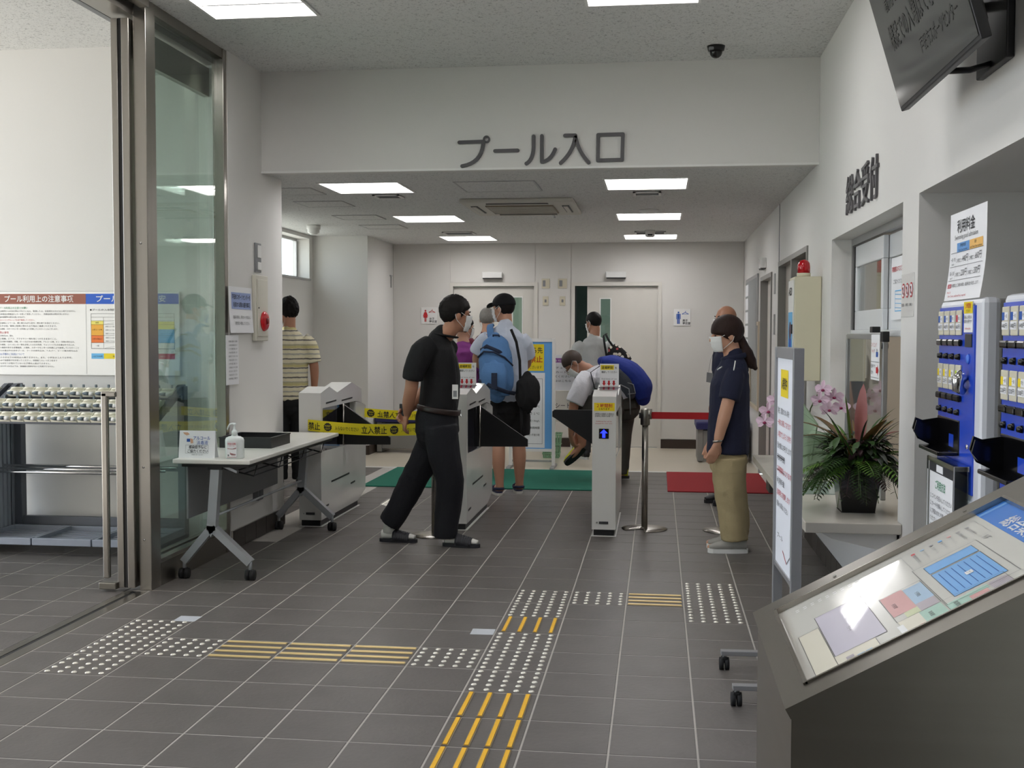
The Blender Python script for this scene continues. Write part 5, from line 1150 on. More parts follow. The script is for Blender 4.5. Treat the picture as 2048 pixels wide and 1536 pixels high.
for k in range(7): p.line(.355, .374+.0135*k, .505, .374+.0135*k, .0014, MATS['ink_blue'], 2)
p.rect(.42, .410, .44, .425, mw2, 3); p.text('プ', .424, .413, .01, mline, layer=4)
p.frame(.121, .345, .245, .52, .0008, mgry, 1)
for k in range(7):
    v = .365+.021*k; p.text(('●現在地', 'ＥＶ エレベーター', '多目的トイレ', '男子トイレ', '女子トイレ', '階段', '点字表示')[k], .16, v, .009, mgry, width=.06); p.rect(.140, v, .150, v+.009, (mred, mb1, mgry, mpool, mp1, mgry, mgry)[k], 1)
p.text('1F', .26, .495, .022, mgry, width=.024)
p.rect(.245, .118, .53, .225, ml, 0); p.frame(.245, .118, .53, .225, .0014, mline, 1); p.rect(.318, .071, .60, .117, mc1, 0); p.frame(.318, .071, .606, .117, .0012, mline, 1); p.rect(.53, .117, .606, .2, mc1, 0); p.line(.535, .2, .606, .2, .0012, mline)
p.text('2F', .215, .23, .022, mgry, width=.026); p.rect(.56, .135, .575, .15, mm1, 2); p.rect(.575, .155, .60, .17, mb1, 2); p.rect(.575, .172, .60, .185, mb1, 2)
for r_ in range(2):
    for k in range(9): p.rect(.13+.012*r_, .09+.018*k, .133+.012*r_, .098+.018*k, mw2, 1)
p.rect(.335, .25, .475, .297, mp1, 0); p.rect(.345, .298, .46, .337, mb1, 0); p.rect(.46, .298, .51, .335, mm1, 0); p.rect(.475, .27, .51, .298, C_('lime', (206, 212, 170)), 0); p.rect(.513, .292, .58, .335, mg1, 0); p.rect(.538, .338, .586, .38, mg1, 0); p.rect(.555, .38, .585, .415, mp1, 0); p.rect(.535, .38, .556, .42, mg1, 0); p.rect(.535, .423, .612, .46, mm1, 0); p.rect(.588, .345, .612, .41, mm1, 0)
p.frame(.333, .248, .512, .338, .0012, mline, 1); p.frame(.512, .338, .588, .46, .0008, mline, 1); p.rect(.512, .25, .614, .292, mc1, 0); p.rect(.535, .243, .60, .255, mw2, 1); p.rect(.578, .279, .589, .288, mred, 2); p.text('現在地', .595, .27, .008, mline, width=.018)
for k in range(12): p.line(.536, .425+.003*k, .610, .425+.003*k, .0005, mgry, 1)
for (u_, v, s_) in ((.40, .262, '男子更衣室'), (.395, .312, '女子更衣室'), (.535, .305, '事務室'), (.55, .352, '監視室'), (.40, .165, 'アリーナ')): p.text(s_, u_, v, .009, mline, width=.03)
p.build('map_print', mc)
# ================================================================== people
SKIN = mat('skin', (196, 148, 122), .5, var=.06, scale=14); SKIN2 = mat('skin_tan', (178, 128, 102), .5, var=.08, scale=14)
H_BLK = mat('hair_black', (24, 20, 19), .6, var=.35, scale=60, bump=.5, bscale=180, stretch=(1, 1, .25), spec=.2); H_BRN = mat('hair_dark_brown', (44, 28, 24), .6, var=.35, scale=60, bump=.5, bscale=180, stretch=(1, 1, .2), spec=.25); H_GRY = mat('hair_grey', (132, 128, 122), .6, var=.3, scale=60, bump=.5, bscale=160); H_SHT = mat('hair_cropped', (66, 52, 44), .6, var=.3, scale=80, bump=.3, bscale=240)
M_MASK = mat('mask_white', (236, 236, 234), .8, var=.02); M_EYE = mat('eye_dark', (24, 18, 16), .2); M_SOCK = mat('sock_white', (224, 222, 216), .9, bump=.3, bscale=300)
def cloth(n, c, v=.08): return mat('cloth_'+n, c, .85, var=v, scale=18, bump=.5, bscale=90, sheen=0)
C_BLK, C_NVY, C_NVD = cloth('black', (13, 13, 16)), cloth('navy', (17, 22, 50)), cloth('navy_trousers', (13, 14, 22))
C_KHA, C_LBL, C_BSH, C_MAR, C_PUR, C_GRY, C_WHT, C_OLV, C_CHA = cloth('khaki', (168, 152, 116)), cloth('pale_blue', (204, 212, 226), .04), cloth('black_shorts', (16, 16, 18)), cloth('maroon', (98, 28, 48)), cloth('purple', (124, 48, 122)), cloth('light_grey', (188, 190, 188)), cloth('white', (226, 226, 232), .04), cloth('dark_olive', (62, 60, 54)), cloth('charcoal', (48, 46, 48))

WORK = bpy.data.scenes.new('workshop')   # a scratch scene for fusing meshes, removed at the end
def catm(pts, rad, k=5):
    P = [V(p) for p in pts]; n = len(P); R = [r if isinstance(r, (tuple, list)) else (r, r) for r in rad]; op, orr = [], []
    for i in range(n-1):
        p0, p1, p2, p3 = P[max(i-1, 0)], P[i], P[i+1], P[min(i+2, n-1)]
        for j in range(k):
            t = j/k
            op.append(.5*((2*p1)+(p2-p0)*t+(2*p0-5*p1+4*p2-p3)*t*t+(3*p1-p0-3*p2+p3)*t**3))
            s = t*t*(3-2*t); orr.append((R[i][0]*(1-s)+R[i+1][0]*s, R[i][1]*(1-s)+R[i+1][1]*s))
    return op+[P[-1]], orr+[R[-1]]
def T(mb, pts, rad, hint=None, rnd=True):
    p, r = catm(pts, rad); mb.tube(p, r, SKIN, 18, hint=hint)
    if rnd:
        for i in (0, -1): mb.ball(p[i], min(r[i])*.98, SKIN, 8)
def grow(mb, name, m, vox, base, parent=None, it=4, fold=0, fs=7, fz=.45, **kw):
    """fuses overlapping volumes into one continuous skin; fold adds soft cloth creases"""
    me = mb.mesh(name); o = bpy.data.objects.new(name, me); WORK.collection.objects.link(o)
    r = o.modifiers.new('r', 'REMESH'); r.mode = 'VOXEL'; r.voxel_size = vox; r.use_smooth_shade = True
    s = o.modifiers.new('s', 'SMOOTH'); s.iterations = it; s.factor = .5
    WORK.view_layers[0].update(); dg = WORK.view_layers[0].depsgraph; m2 = bpy.data.meshes.new_from_object(o.evaluated_get(dg)); bpy.data.objects.remove(o); bpy.data.meshes.remove(me)
    b = V(base)
    nz = noise.noise
    if fold:
        n = len(m2.vertices); CO = [0.0]*(3*n); NO = [0.0]*(3*n); m2.vertices.foreach_get('co', CO); m2.vertex_normals.foreach_get('vector', NO)
        for i in range(n):
            c = V(CO[3*i:3*i+3]); q = V((c.x*fs, c.y*fs, c.z*fs*fz))+V((nz(c*5)*.9, nz(c*5+V((7, 0, 0)))*.9, nz(c*4)*1.2))
            k = fold*((1-abs(nz(q))*2.2)*.7+nz(q*2.3+V((3, 1, 2)))*.3)
            for j in (0, 1, 2): CO[3*i+j] += NO[3*i+j]*k
        m2.vertices.foreach_set('co', CO); m2.update()
    m2.transform(Matrix.Translation(-b)); m2.materials.clear(); m2.materials.append(m)
    m2.polygons.foreach_set('use_smooth', [True]*len(m2.polygons)); m2.name = name
    return link(name, m2, parent, None if parent else base, **kw)
class Head:
    def __init__(s, c, f, tilt=0, sz=1.0):
        s.c = V(c); s.f = V(f).normalized(); up = EZ; s.r = s.f.cross(up).normalized(); s.u = s.r.cross(s.f); s.sz = sz; s.M = Matrix((s.r, s.f, s.u)).transposed()
    def p(s, x, y, z): return s.c+s.M @ V((x, y, z))*s.sz
    def ball(s, mb, c, r, m=None, n=12): mb.ball(s.p(*c), tuple(q*s.sz for q in r), m or SKIN, n, s.M)
    def flesh(s, mb, neck):
        s.ball(mb, (0, -.008, .028), (.073, .092, .088)); s.ball(mb, (0, .022, -.045), (.056, .068, .066)); s.ball(mb, (0, .05, -.03), (.048, .04, .05)); s.ball(mb, (0, .05, -.088), (.026, .03, .022))
        T(mb, [s.p(0, .08, .02), s.p(0, .098, -.005), s.p(0, .106, -.026), s.p(0, .09, -.034)], [.008, .010, .013, .010])
        s.ball(mb, (0, .083, -.062), (.024, .012, .010)); s.ball(mb, (0, .074, .024), (.05, .014, .012))
        for q in (-1, 1): s.ball(mb, (q*.076, -.012, -.006), (.011, .021, .032)); s.ball(mb, (q*.034, .06, -.02), (.024, .022, .022))
        T(mb, [s.p(0, -.022, -.03), s.p(0, -.028, -.085), neck], [(.052, .055), (.050, .054), (.062, .062)], hint=s.r)
    def eyes(s, par, base, brow=None):
        for q in (-1, 1):
            mb = MB(); s.ball(mb, (q*.031, .083, .004), (.013, .006, .0045), M_EYE, 8); mb.v = [tuple(V(v)-V(base)) for v in mb.v]; mb.build('eye', par)
            if brow:
                mb = MB().tube([s.p(q*.016, .091, .022)-V(base), s.p(q*.034, .088, .028)-V(base), s.p(q*.05, .076, .023)-V(base)], [.003, .004, .002], brow, 6); mb.build('eyebrow', par)
    def hair(s, par, base, m, front=.052, back=-.085, rough=.004, vol=1.0, side=-.01, seed=0):
        bm = bmesh.new(); bmesh.ops.create_uvsphere(bm, u_segments=56, v_segments=40, radius=1)
        for v in bm.verts:
            d = v.co.normalized(); x, y, z = d.x*.083*vol, d.y*.104*vol-.012, d.z*.100*vol+.034
            nn = noise.noise(V((d.x*6+seed, d.y*6, d.z*3)))*.5+noise.noise(V((d.x*18+seed, d.y*18, d.z*9)))*.5
            k = 1+nn*rough/.1
            hl = front if y > .04 else front+(side-front)*min(1, (.04-y)/.06) if y > -.02 else side+(back-side)*min(1, (-.02-y)/.05)
            if z < hl: k *= max(.72, 1-(hl-z)*9)
            v.co = V((x, (y+.012)*k-.012, (z-.034)*k+.034))
        for v in bm.verts: v.co = s.p(*v.co)-V(base)
        return MB().bm(bm, m).build('hair', par)
    def mask(s, par, base, m=M_MASK):
        nx, nz_ = 15, 8; g = []
        for lay in (0, .0035):
            for j in range(nz_+1):
                v = j/nz_; z = -.104+.104*v
                for i in range(nx+1):
                    a = (i/nx-.5)*2; th = a*1.15
                    bul = .008*(1-a*a)*(.4+.6*sin(pi*min(1, v*.9+.15))); pl = .003*cos(v*pi*6)
                    rx = .066-.020*(1-v)**2; ry = .086-.026*(1-v)**2+.010*max(0, v-.6)
                    g.append(s.p(sin(th)*(rx+lay+pl), .012+cos(th)*(ry+.006+lay+pl)+bul, z)-V(base))
        W = nx+1; o2 = W*(nz_+1); fs = []
        for j in range(nz_):
            for i in range(nx): a = j*W+i; fs += [(a, a+W, a+W+1, a+1), (o2+a, o2+a+1, o2+a+W+1, o2+a+W)]
        for i in range(nx): fs += [(i, i+1, o2+i+1, o2+i), (nz_*W+i, o2+nz_*W+i, o2+nz_*W+i+1, nz_*W+i+1)]
        for j in range(nz_): fs += [(j*W, o2+j*W, o2+(j+1)*W, (j+1)*W), (j*W+nx, (j+1)*W+nx, o2+(j+1)*W+nx, o2+j*W+nx)]
        mk_ = MB().add(g, fs, m, True).build('face_mask', par)
        for q in (-1, 1):
            a0, a1 = s.p(q*.064, .05, -.004)-V(base), s.p(q*.056, .04, -.085)-V(base); e1, e2 = s.p(q*.084, -.014, .028)-V(base), s.p(q*.080, -.02, -.035)-V(base)
            MB().tube([a0, (a0+e1)/2+s.r*q*.004, e1, s.p(q*.08, -.034, .0)-V(base), e2, (a1+e2)/2+s.r*q*.004, a1], .0018, m, 6).build('ear_loop', mk_)
def hand(mb, w, d, n, th=1, curl=.5, s=1.0, spread=.0):
    w, d = V(w), V(d).normalized(); n = V(n); n = (n-d*n.dot(d)).normalized(); l = d.cross(n)*th
    T(mb, [w-d*.01, w+d*.03*s, w+d*.075*s, w+d*.088*s], [(.024*s, .017*s), (.032*s, .016*s), (.039*s, .014*s), (.036*s, .011*s)], hint=l, rnd=False)
    for i, L_ in enumerate((.070, .080, .074, .058)):
        b = w+d*(.082-.006*(i == 3))*s+l*(.029-.0195*i)*s; dd = (d+l*(.06-.05*i)*spread).normalized(); pts = [b-d*.012]; a = curl*.5
        for q in (.42, .32, .26):
            dv = (dd*cos(a)+n*sin(a)).normalized(); b = b+dv*L_*q*s; pts.append(b); a += curl
        T(mb, [pts[0]]+pts[1:], [.0098*s, .0092*s, .0082*s, .0072*s])
    b = w+d*.022*s+l*.026*s; dv = (d*.75+l*.55+n*.35).normalized(); dv2 = (d*.9+l*.1+n*.5).normalized()
    T(mb, [b-dv*.01, b+dv*.034*s, b+dv*.034*s+dv2*.03*s, b+dv*.034*s+dv2*.052*s], [.015*s, .0118*s, .0105*s, .0085*s])
def torso(mb, spine, wd, hint, sc=1.0): T(mb, spine, [(a*sc, b*sc) for a, b in wd], hint=hint)
def shift(mb, base): mb.v = [tuple(V(v)-V(base)) for v in mb.v]; return mb
def shoe(par, base, heel, toe, name, build, roll=0):
    """build(mb, P) where P(a, b, c): a along the foot 0..1, b across in m, c up in m"""
    heel, toe = V(heel), V(toe); d = toe-heel; L_ = d.length; d.normalize(); l = EZ.cross(d).normalized(); u = d.cross(l); l, u = l*cos(roll)+u*sin(roll), u*cos(roll)-l*sin(roll)
    P = lambda a, b, c: heel+d*(a*L_)+l*b+u*c-V(base)
    mb = MB(); build(mb, P, L_); return mb.build(name, par)
def sole(mb, P, m, h0, h1, w=.045, n=18, taper=.8):
    ring = []
    for i in range(n):
        q = 2*pi*i/n; a = .5+.5*cos(q); ww = w*(.78+.22*a)*(1 if a < .75 else 1); ring.append((a, sin(q)**1*abs(sin(q))**-.35*ww if abs(sin(q)) > .02 else 0))
    vs = [P(a, b, h0) for a, b in ring]+[P(a, b, h1) for a, b in ring]
    mb.add(vs, [list(range(n))[::-1], list(range(n, 2*n))]+[(i, (i+1) % n, n+(i+1) % n, n+i) for i in range(n)], m)
def sneaker(mu, ms, lace=None):
    def b(mb, P, L_):
        sole(mb, P, ms, 0, .028, .046)
        p, r = catm([P(.05, 0, .06), P(.25, 0, .062), P(.5, 0, .052), P(.75, 0, .042), P(.96, 0, .034)], [(.036, .045), (.038, .048), (.042, .040), (.043, .026), (.022, .014)], 6); mb.tube(p, r, mu, 16, hint=P(.5, 1, 0)-P(.5, 0, 0))
        if lace:
            for k in range(4): mb.tube([P(.45+.07*k, -.025, .078-.007*k), P(.48+.07*k, 0, .086-.008*k), P(.45+.07*k, .025, .078-.007*k)], .004, lace, 6)
    return b
def sandal(m, sock):
    def b(mb, P, L_):
        sole(mb, P, m, 0, .022, .048)
        for k in range(7):
            a0 = .42+.055*k; h = .070-.004*k
            mb.tube([P(a0, .05*cos(q), .014+h*sin(q)) for q in [pi*i/8 for i in range(9)]], (.013, .004), m, 8, flat=.5, hint=P(1, 0, 0)-P(0, 0, 0))
        p, r = catm([P(.08, 0, .05), P(.35, 0, .052), P(.65, 0, .042), P(.93, 0, .034)], [(.034, .032), (.036, .034), (.040, .024), (.026, .014)], 5); mb.tube(p, r, sock, 14, hint=P(.5, 1, 0)-P(.5, 0, 0))
    return b

# ---------------------------------------------------------------- staff man walking, hands behind his back
B0 = V((-.74, 1.86, 0)); F = V((.97, .24, 0)).normalized(); S = F.cross(EZ)
hd = Head((-.578, 1.87, 1.535), (.86, .5, -.05))
mb = MB(); hd.flesh(mb, V((-.655, 1.86, 1.40)))
torso(mb, [(-.71, 1.86, .80), (-.70, 1.86, .92), (-.69, 1.86, 1.10), (-.69, 1.86, 1.28), (-.67, 1.86, 1.38)], [(.12, .08), (.11, .08), (.12, .085), (.11, .07), (.06, .055)], S)
for pts in ([(-.745, 1.73, 1.31), (-.815, 1.665, 1.20), (-.838, 1.675, 1.06), (-.866, 1.715, .965), (-.888, 1.775, .885)], [(-.665, 2.0, 1.31), (-.74, 2.06, 1.18), (-.80, 2.06, 1.06), (-.87, 1.98, .96), (-.905, 1.89, .90)]):
    T(mb, pts, [.042, .046, .044, .042, .028])
hand(mb, (-.888, 1.775, .885), (-.30, .22, -.9), (.8, .35, 0), -1, .5)
hand(mb, (-.905, 1.89, .90), (-.35, -.55, -.55), (.5, .1, .5), 1, .6)
for pts in ([(-.67, 1.78, .84), (-.60, 1.79, .45), (-.63, 1.80, .08)], [(-.70, 1.94, .84), (-.86, 1.93, .46), (-1.04, 1.92, .10)]): T(mb, pts, [.06, .05, .036])
a1 = grow(mb, 'person', SKIN2, .006, B0, label='man in a black polo shirt and dark trousers walking with hands behind his back', cat='person')
hd.hair(a1, B0, H_BLK, front=.058, back=-.09, rough=.008, side=.012, vol=1.04); hd.mask(a1, B0); hd.eyes(a1, B0, H_BLK)
mb = MB(); torso(mb, [(-.70, 1.86, .90), (-.69, 1.86, .97), (-.68, 1.86, 1.10), (-.685, 1.86, 1.22), (-.69, 1.86, 1.30), (-.685, 1.86, 1.365), (-.66, 1.86, 1.41)], [(.165, .125), (.168, .130), (.17, .130), (.174, .122), (.170, .105), (.118, .085), (.072, .066)], S)
for pts in ([(-.72, 1.74, 1.335), (-.77, 1.695, 1.29), (-.815, 1.672, 1.18), (-.828, 1.675, 1.115)], [(-.66, 2.0, 1.335), (-.69, 2.04, 1.28), (-.74, 2.07, 1.18), (-.77, 2.07, 1.115)]): T(mb, pts, [.075, .078, .072, .070], rnd=False)
grow(mb, 'polo_shirt', C_BLK, .007, B0, a1, 3, .006)
mb = MB(); mb.tube([(-.652+.074*cos(q), 1.86+.074*sin(q), 1.40+.012*cos(q+2.9)) for q in [2*pi*i/18 for i in range(18)]], (.008, .022), C_BLK, 8, close=True, flat=2.4, hint=(0, 0, 1)); shift(mb, B0).build('collar', a1)
mb = MB(); torso(mb, [(-.705, 1.86, .76), (-.705, 1.86, .84), (-.695, 1.86, .915)], [(.160, .145), (.168, .142), (.162, .128)], S)
for pts in ([(-.665, 1.775, .80), (-.64, 1.775, .62), (-.605, 1.785, .44), (-.625, 1.80, .20), (-.635, 1.80, .06)], [(-.715, 1.945, .80), (-.775, 1.935, .62), (-.865, 1.925, .45), (-.985, 1.92, .22), (-1.045, 1.92, .125)]): T(mb, pts, [.112, .105, .090, .082, .076], rnd=False)
grow(mb, 'trousers', C_NVD, .007, B0, a1, 3, .008, 6, .35)
M_BELTL = mat('belt_leather', (38, 22, 18), .4, var=.1)
ring = [V((-.695, 1.86, .905))+S*cos(q)*.176+F*sin(q)*.140+V((0, 0, -.022*sin(q))) for q in [2*pi*i/28 for i in range(28)]]
bt_ = shift(MB().tube(ring, (.019, .005), M_BELTL, 8, close=True, hint=(0, 0, 1)), B0).build('belt', a1)
q = V((-.695, 1.86, .883))+F*.146; shift(MB().tube([q+S*.03+V((0, 0, .02)), q+S*-.02+V((0, 0, .02)), q+S*-.02+V((0, 0, -.02)), q+S*.03+V((0, 0, -.02))], .004, M_CHROME, 6, close=True), B0).build('buckle', bt_)
M_SND = mat('sandal_black', (34, 34, 40), .5, var=.06)
shoe(a1, B0, (-.66, 1.815, 0), (-.40, 1.785, 0), 'sandal', sandal(M_SND, M_SOCK)); shoe(a1, B0, (-1.118, 1.925, 0), (-.85, 1.915, 0), 'sandal', sandal(M_SND, M_SOCK))
for p0, p1 in (((-.635, 1.803, .05), (-.63, 1.80, .14)), ((-1.05, 1.92, .06), (-1.03, 1.92, .17))): shift(MB().tube([p0, p1], [.043, .046], M_SOCK, 14), B0).build('sock', a1)
shift(MB().tube([(-.60, 1.80, 1.37), (-.565, 1.75, 1.25), (-.555, 1.745, 1.13), (-.553, 1.745, 1.08)], (.005, .0015), M_INK, 6, hint=(0, 1, 0)), B0).build('lanyard', a1)
bd_ = shift(MB().box(-.58, -.54, 1.735, 1.739, .985, 1.08, M_WHITEG, .002), B0).build('name_badge', a1); shift(MB().box(-.572, -.548, 1.7335, 1.7345, 1.0, 1.04, M_GREYP), B0).build('badge_print', bd_)
shift(MB().box(-.955, -.915, 1.83, 1.84, .86, .945, M_BLACKG, .004), V((0, 0, 0))).build('mobile_phone', label='black mobile phone held behind the back of the walking man', cat='phone')

# ---------------------------------------------------------------- man with backpack, seen from behind
B0 = V((-.55, 4.3, 0)); F = V((-.15, .99, 0)).normalized(); S = F.cross(EZ)
hd = Head((-.60, 4.34, 1.625), (-.88, .47, -.06))
mb = MB(); hd.flesh(mb, V((-.575, 4.31, 1.47)))
torso(mb, [(-.55, 4.3, .86), (-.555, 4.3, 1.05), (-.57, 4.3, 1.25), (-.575, 4.3, 1.40), (-.575, 4.3, 1.46)], [(.12, .08), (.12, .08), (.125, .085), (.115, .07), (.06, .055)], S)
T(mb, [(-.75, 4.32, 1.37), (-.812, 4.36, 1.26), (-.845, 4.42, 1.17), (-.80, 4.50, 1.10)], [.042, .046, .042, .028]); T(mb, [(-.43, 4.31, 1.36), (-.402, 4.37, 1.25), (-.40, 4.44, 1.15), (-.46, 4.52, 1.08)], [.042, .046, .042, .028])
hand(mb, (-.80, 4.50, 1.10), (.5, .6, -.3), (.4, -.2, -.6), 1, .5); hand(mb, (-.46, 4.52, 1.08), (-.6, .5, -.2), (-.3, -.2, -.6), -1, .5)
for sx, k, an_ in ((-.632, (-.625, 4.27, .50), (-.612, 4.23, .085)), (-.468, (-.46, 4.33, .50), (-.455, 4.37, .085))):
    T(mb, [(sx, 4.3, .85), k, (k[0]*.5+an_[0]*.5+(-.006 if sx < -.55 else .006), (k[1]+an_[1])/2-.02, .34), an_, (an_[0], an_[1]+.01, .05)], [.07, .056, .060, .036, .038])
for h_, t_ in (((-.612, 4.20, .03), (-.68, 4.40, .03)), ((-.455, 4.34, .03), (-.50, 4.55, .03))): T(mb, [V(h_)+V((0, .03, .02)), (V(h_)+V(t_))/2+V((0, 0, .02)), V(t_)], [.034, .034, .022])
b1 = grow(mb, 'person', SKIN, .0075, B0, label='man in a pale blue shirt, black cap and shorts seen from behind', cat='person')
hd.hair(b1, B0, H_BLK, front=.06, back=-.10, side=-.02); hd.mask(b1, B0)
mb = MB()
bm = bmesh.new(); bmesh.ops.create_uvsphere(bm, u_segments=32, v_segments=20, radius=1)
for v in bm.verts: v.co = hd.p(v.co.x*.090, v.co.y*.112-.012, max(v.co.z, -.12)*.098+.045)-B0
mb.bm(bm, C_BLK)
br = [hd.p(.075*cos(q), .07+.095*sin(q), .052-.012*sin(q)+.012*cos(2*q))-B0 for q in [pi*i/12 for i in range(13)]]
mb.add(br+[p_-V((0, 0, .006)) for p_ in br], [list(range(13)), list(range(13, 26))[::-1]]+[(i, i+1, 14+i, 13+i) for i in range(12)]+[(12, 0, 13, 25)], C_BLK); mb.build('cap', b1)
gl = MB()
for q in (-1, 1): gl.tube([hd.p(q*.034+.026*cos(a), .096, .002+.02*sin(a))-B0 for a in [2*pi*i/12 for i in range(12)]], .0018, M_ALU, 6, close=True); gl.tube([hd.p(q*.06, .092, .006)-B0, hd.p(q*.078, .0, .012)-B0], .0018, M_ALU, 6)
gl.build('glasses', b1)
mb = MB(); torso(mb, [(-.545, 4.3, .83), (-.55, 4.3, .95), (-.56, 4.3, 1.12), (-.57, 4.3, 1.28), (-.572, 4.3, 1.37), (-.572, 4.3, 1.425), (-.572, 4.3, 1.48)], [(.185, .135), (.182, .135), (.182, .135), (.186, .125), (.180, .108), (.128, .088), (.074, .068)], S)
T(mb, [(-.72, 4.31, 1.375), (-.782, 4.33, 1.325), (-.822, 4.37, 1.25)], [.066, .075, .078], rnd=False); T(mb, [(-.44, 4.31, 1.375), (-.405, 4.34, 1.31), (-.395, 4.40, 1.21)], [.064, .072, .072], rnd=False)
grow(mb, 'shirt', C_LBL, .0085, B0, b1, 3, .008)
mb = MB(); torso(mb, [(-.55, 4.3, .72), (-.55, 4.3, .82), (-.55, 4.3, .90)], [(.175, .135), (.175, .13), (.165, .125)], S)
for pts in ([(-.632, 4.29, .80), (-.635, 4.28, .66), (-.635, 4.27, .52)], [(-.468, 4.31, .80), (-.462, 4.32, .66), (-.458, 4.32, .52)]): T(mb, pts, [.105, .105, .10], rnd=False)
grow(mb, 'shorts', C_BSH, .0085, B0, b1, 3, .008)
M_CLOG = mat('clog_navy', (34, 38, 70), .5); M_CLOGS = mat('clog_sole', (206, 204, 196), .6)
def clog(mb, P, L_):
    sole(mb, P, M_CLOGS, 0, .022, .05); sole(mb, P, M_CLOG, .022, .034, .05)
    p, r = catm([P(.45, 0, .05), P(.7, 0, .046), P(.95, 0, .03)], [(.048, .036), (.05, .032), (.03, .014)], 6); mb.tube(p, r, M_CLOG, 16, hint=P(.5, 1, 0)-P(.5, 0, 0))
    mb.tube([P(.5, -.048, .05), P(.2, -.048, .055), P(-.01, 0, .06), P(.2, .048, .055), P(.5, .048, .05)], (.012, .004), M_CLOG, 8, hint=(0, 0, 1))
shoe(b1, B0, (-.605, 4.165, 0), (-.68, 4.42, 0), 'clog', clog); shoe(b1, B0, (-.45, 4.31, 0), (-.50, 4.57, 0), 'clog', clog)
# his backpack
C_BPB, C_BPD = cloth('backpack_blue', (86, 128, 178)), cloth('backpack_navy', (34, 44, 66))
bb = V((-.625, 4.06, 1.14)); bp = thing('backpack', 'light blue backpack slung on the back of the man in the cap', 'backpack', bb)
mb = MB(); T(mb, [(.01, .02, -.25), (.01, .0, -.12), (0, 0, .05), (-.005, .02, .18), (-.01, .04, .245)], [(.12, .075), (.15, .10), (.145, .10), (.115, .08), (.06, .04)], hint=(1, 0, 0)); grow(mb, 'bag_body', C_BPB, .008, (0, 0, 0), bp, 4, .005)
mb = MB(); T(mb, [(.0, -.085, -.20), (.0, -.10, -.08), (0, -.085, .02)], [(.10, .04), (.115, .05), (.09, .035)], hint=(1, 0, 0)); grow(mb, 'front_pocket', C_BPB, .008, (0, 0, 0), bp, 3, .004)
MB().tube([(-.15, -.02, .07), (-.09, -.09, .12), (0, -.118, .115), (.09, -.09, .07), (.15, -.02, .0)], .008, C_BPD, 8).build('zip', bp); MB().tube([(-.13, .0, .13), (-.07, -.07, .165), (.04, -.09, .12), (.13, -.03, .055)], (.016, .006), C_BPD, 8, hint=(0, 0, 1)).build('zip', bp)
MB().box(-.015, .035, -.158, -.150, -.20, -.06, C_BPD, .003).build('patch', bp); MB().tube([(-.14, -.06, -.13), (-.02, -.155, -.17), (.10, -.10, -.22), (.17, -.02, -.24)], (.018, .006), C_BPD, 8, hint=(0, 0, 1)).build('strap', bp)
MB().tube([(-.03, .05, .19), (-.055, .075, .26), (-.07, .13, .325), (-.075, .20, .350), (-.08, .28, .335)], (.030, .008), C_BPB, 8, hint=(1, 0, 0)).build('shoulder_strap', bp); MB().tube([(-.02, .0, .22), (-.02, -.02, .26), (.03, -.02, .26), (.04, .0, .21)], .007, C_BPD, 8).build('grab_handle', bp)
bb = V((-.352, 4.08, .92)); bk = thing('waist_bag', 'black pouch bag with hanging straps at the hip of the man in the cap', 'bag', bb)
mb = MB(); T(mb, [(.0, .0, -.13), (.005, -.01, -.05), (.005, -.01, .06), (0, .0, .13)], [(.08, .05), (.105, .07), (.10, .065), (.06, .04)], hint=(1, 0, 0)); grow(mb, 'bag_body', C_BSH, .008, (0, 0, 0), bk, 3, .008, 14)
MB().tube([(-.06, -.02, .10), (-.07, .02, .26), (-.10, .02, .42), (-.15, .05, .53)], (.012, .003), C_BSH, 6, hint=(1, 0, 0)).build('shoulder_strap', bk); MB().tube([(-.055, .0, -.12), (-.05, -.01, -.25), (-.04, 0, -.39)], (.014, .003), C_BSH, 6, hint=(1, 0, 0)).build('hanging_strap', bk); MB().tube([(-.02, 0, -.12), (.02, -.01, -.19)], (.018, .003), C_BSH, 6, hint=(1, 0, 0)).build('hanging_strap', bk)

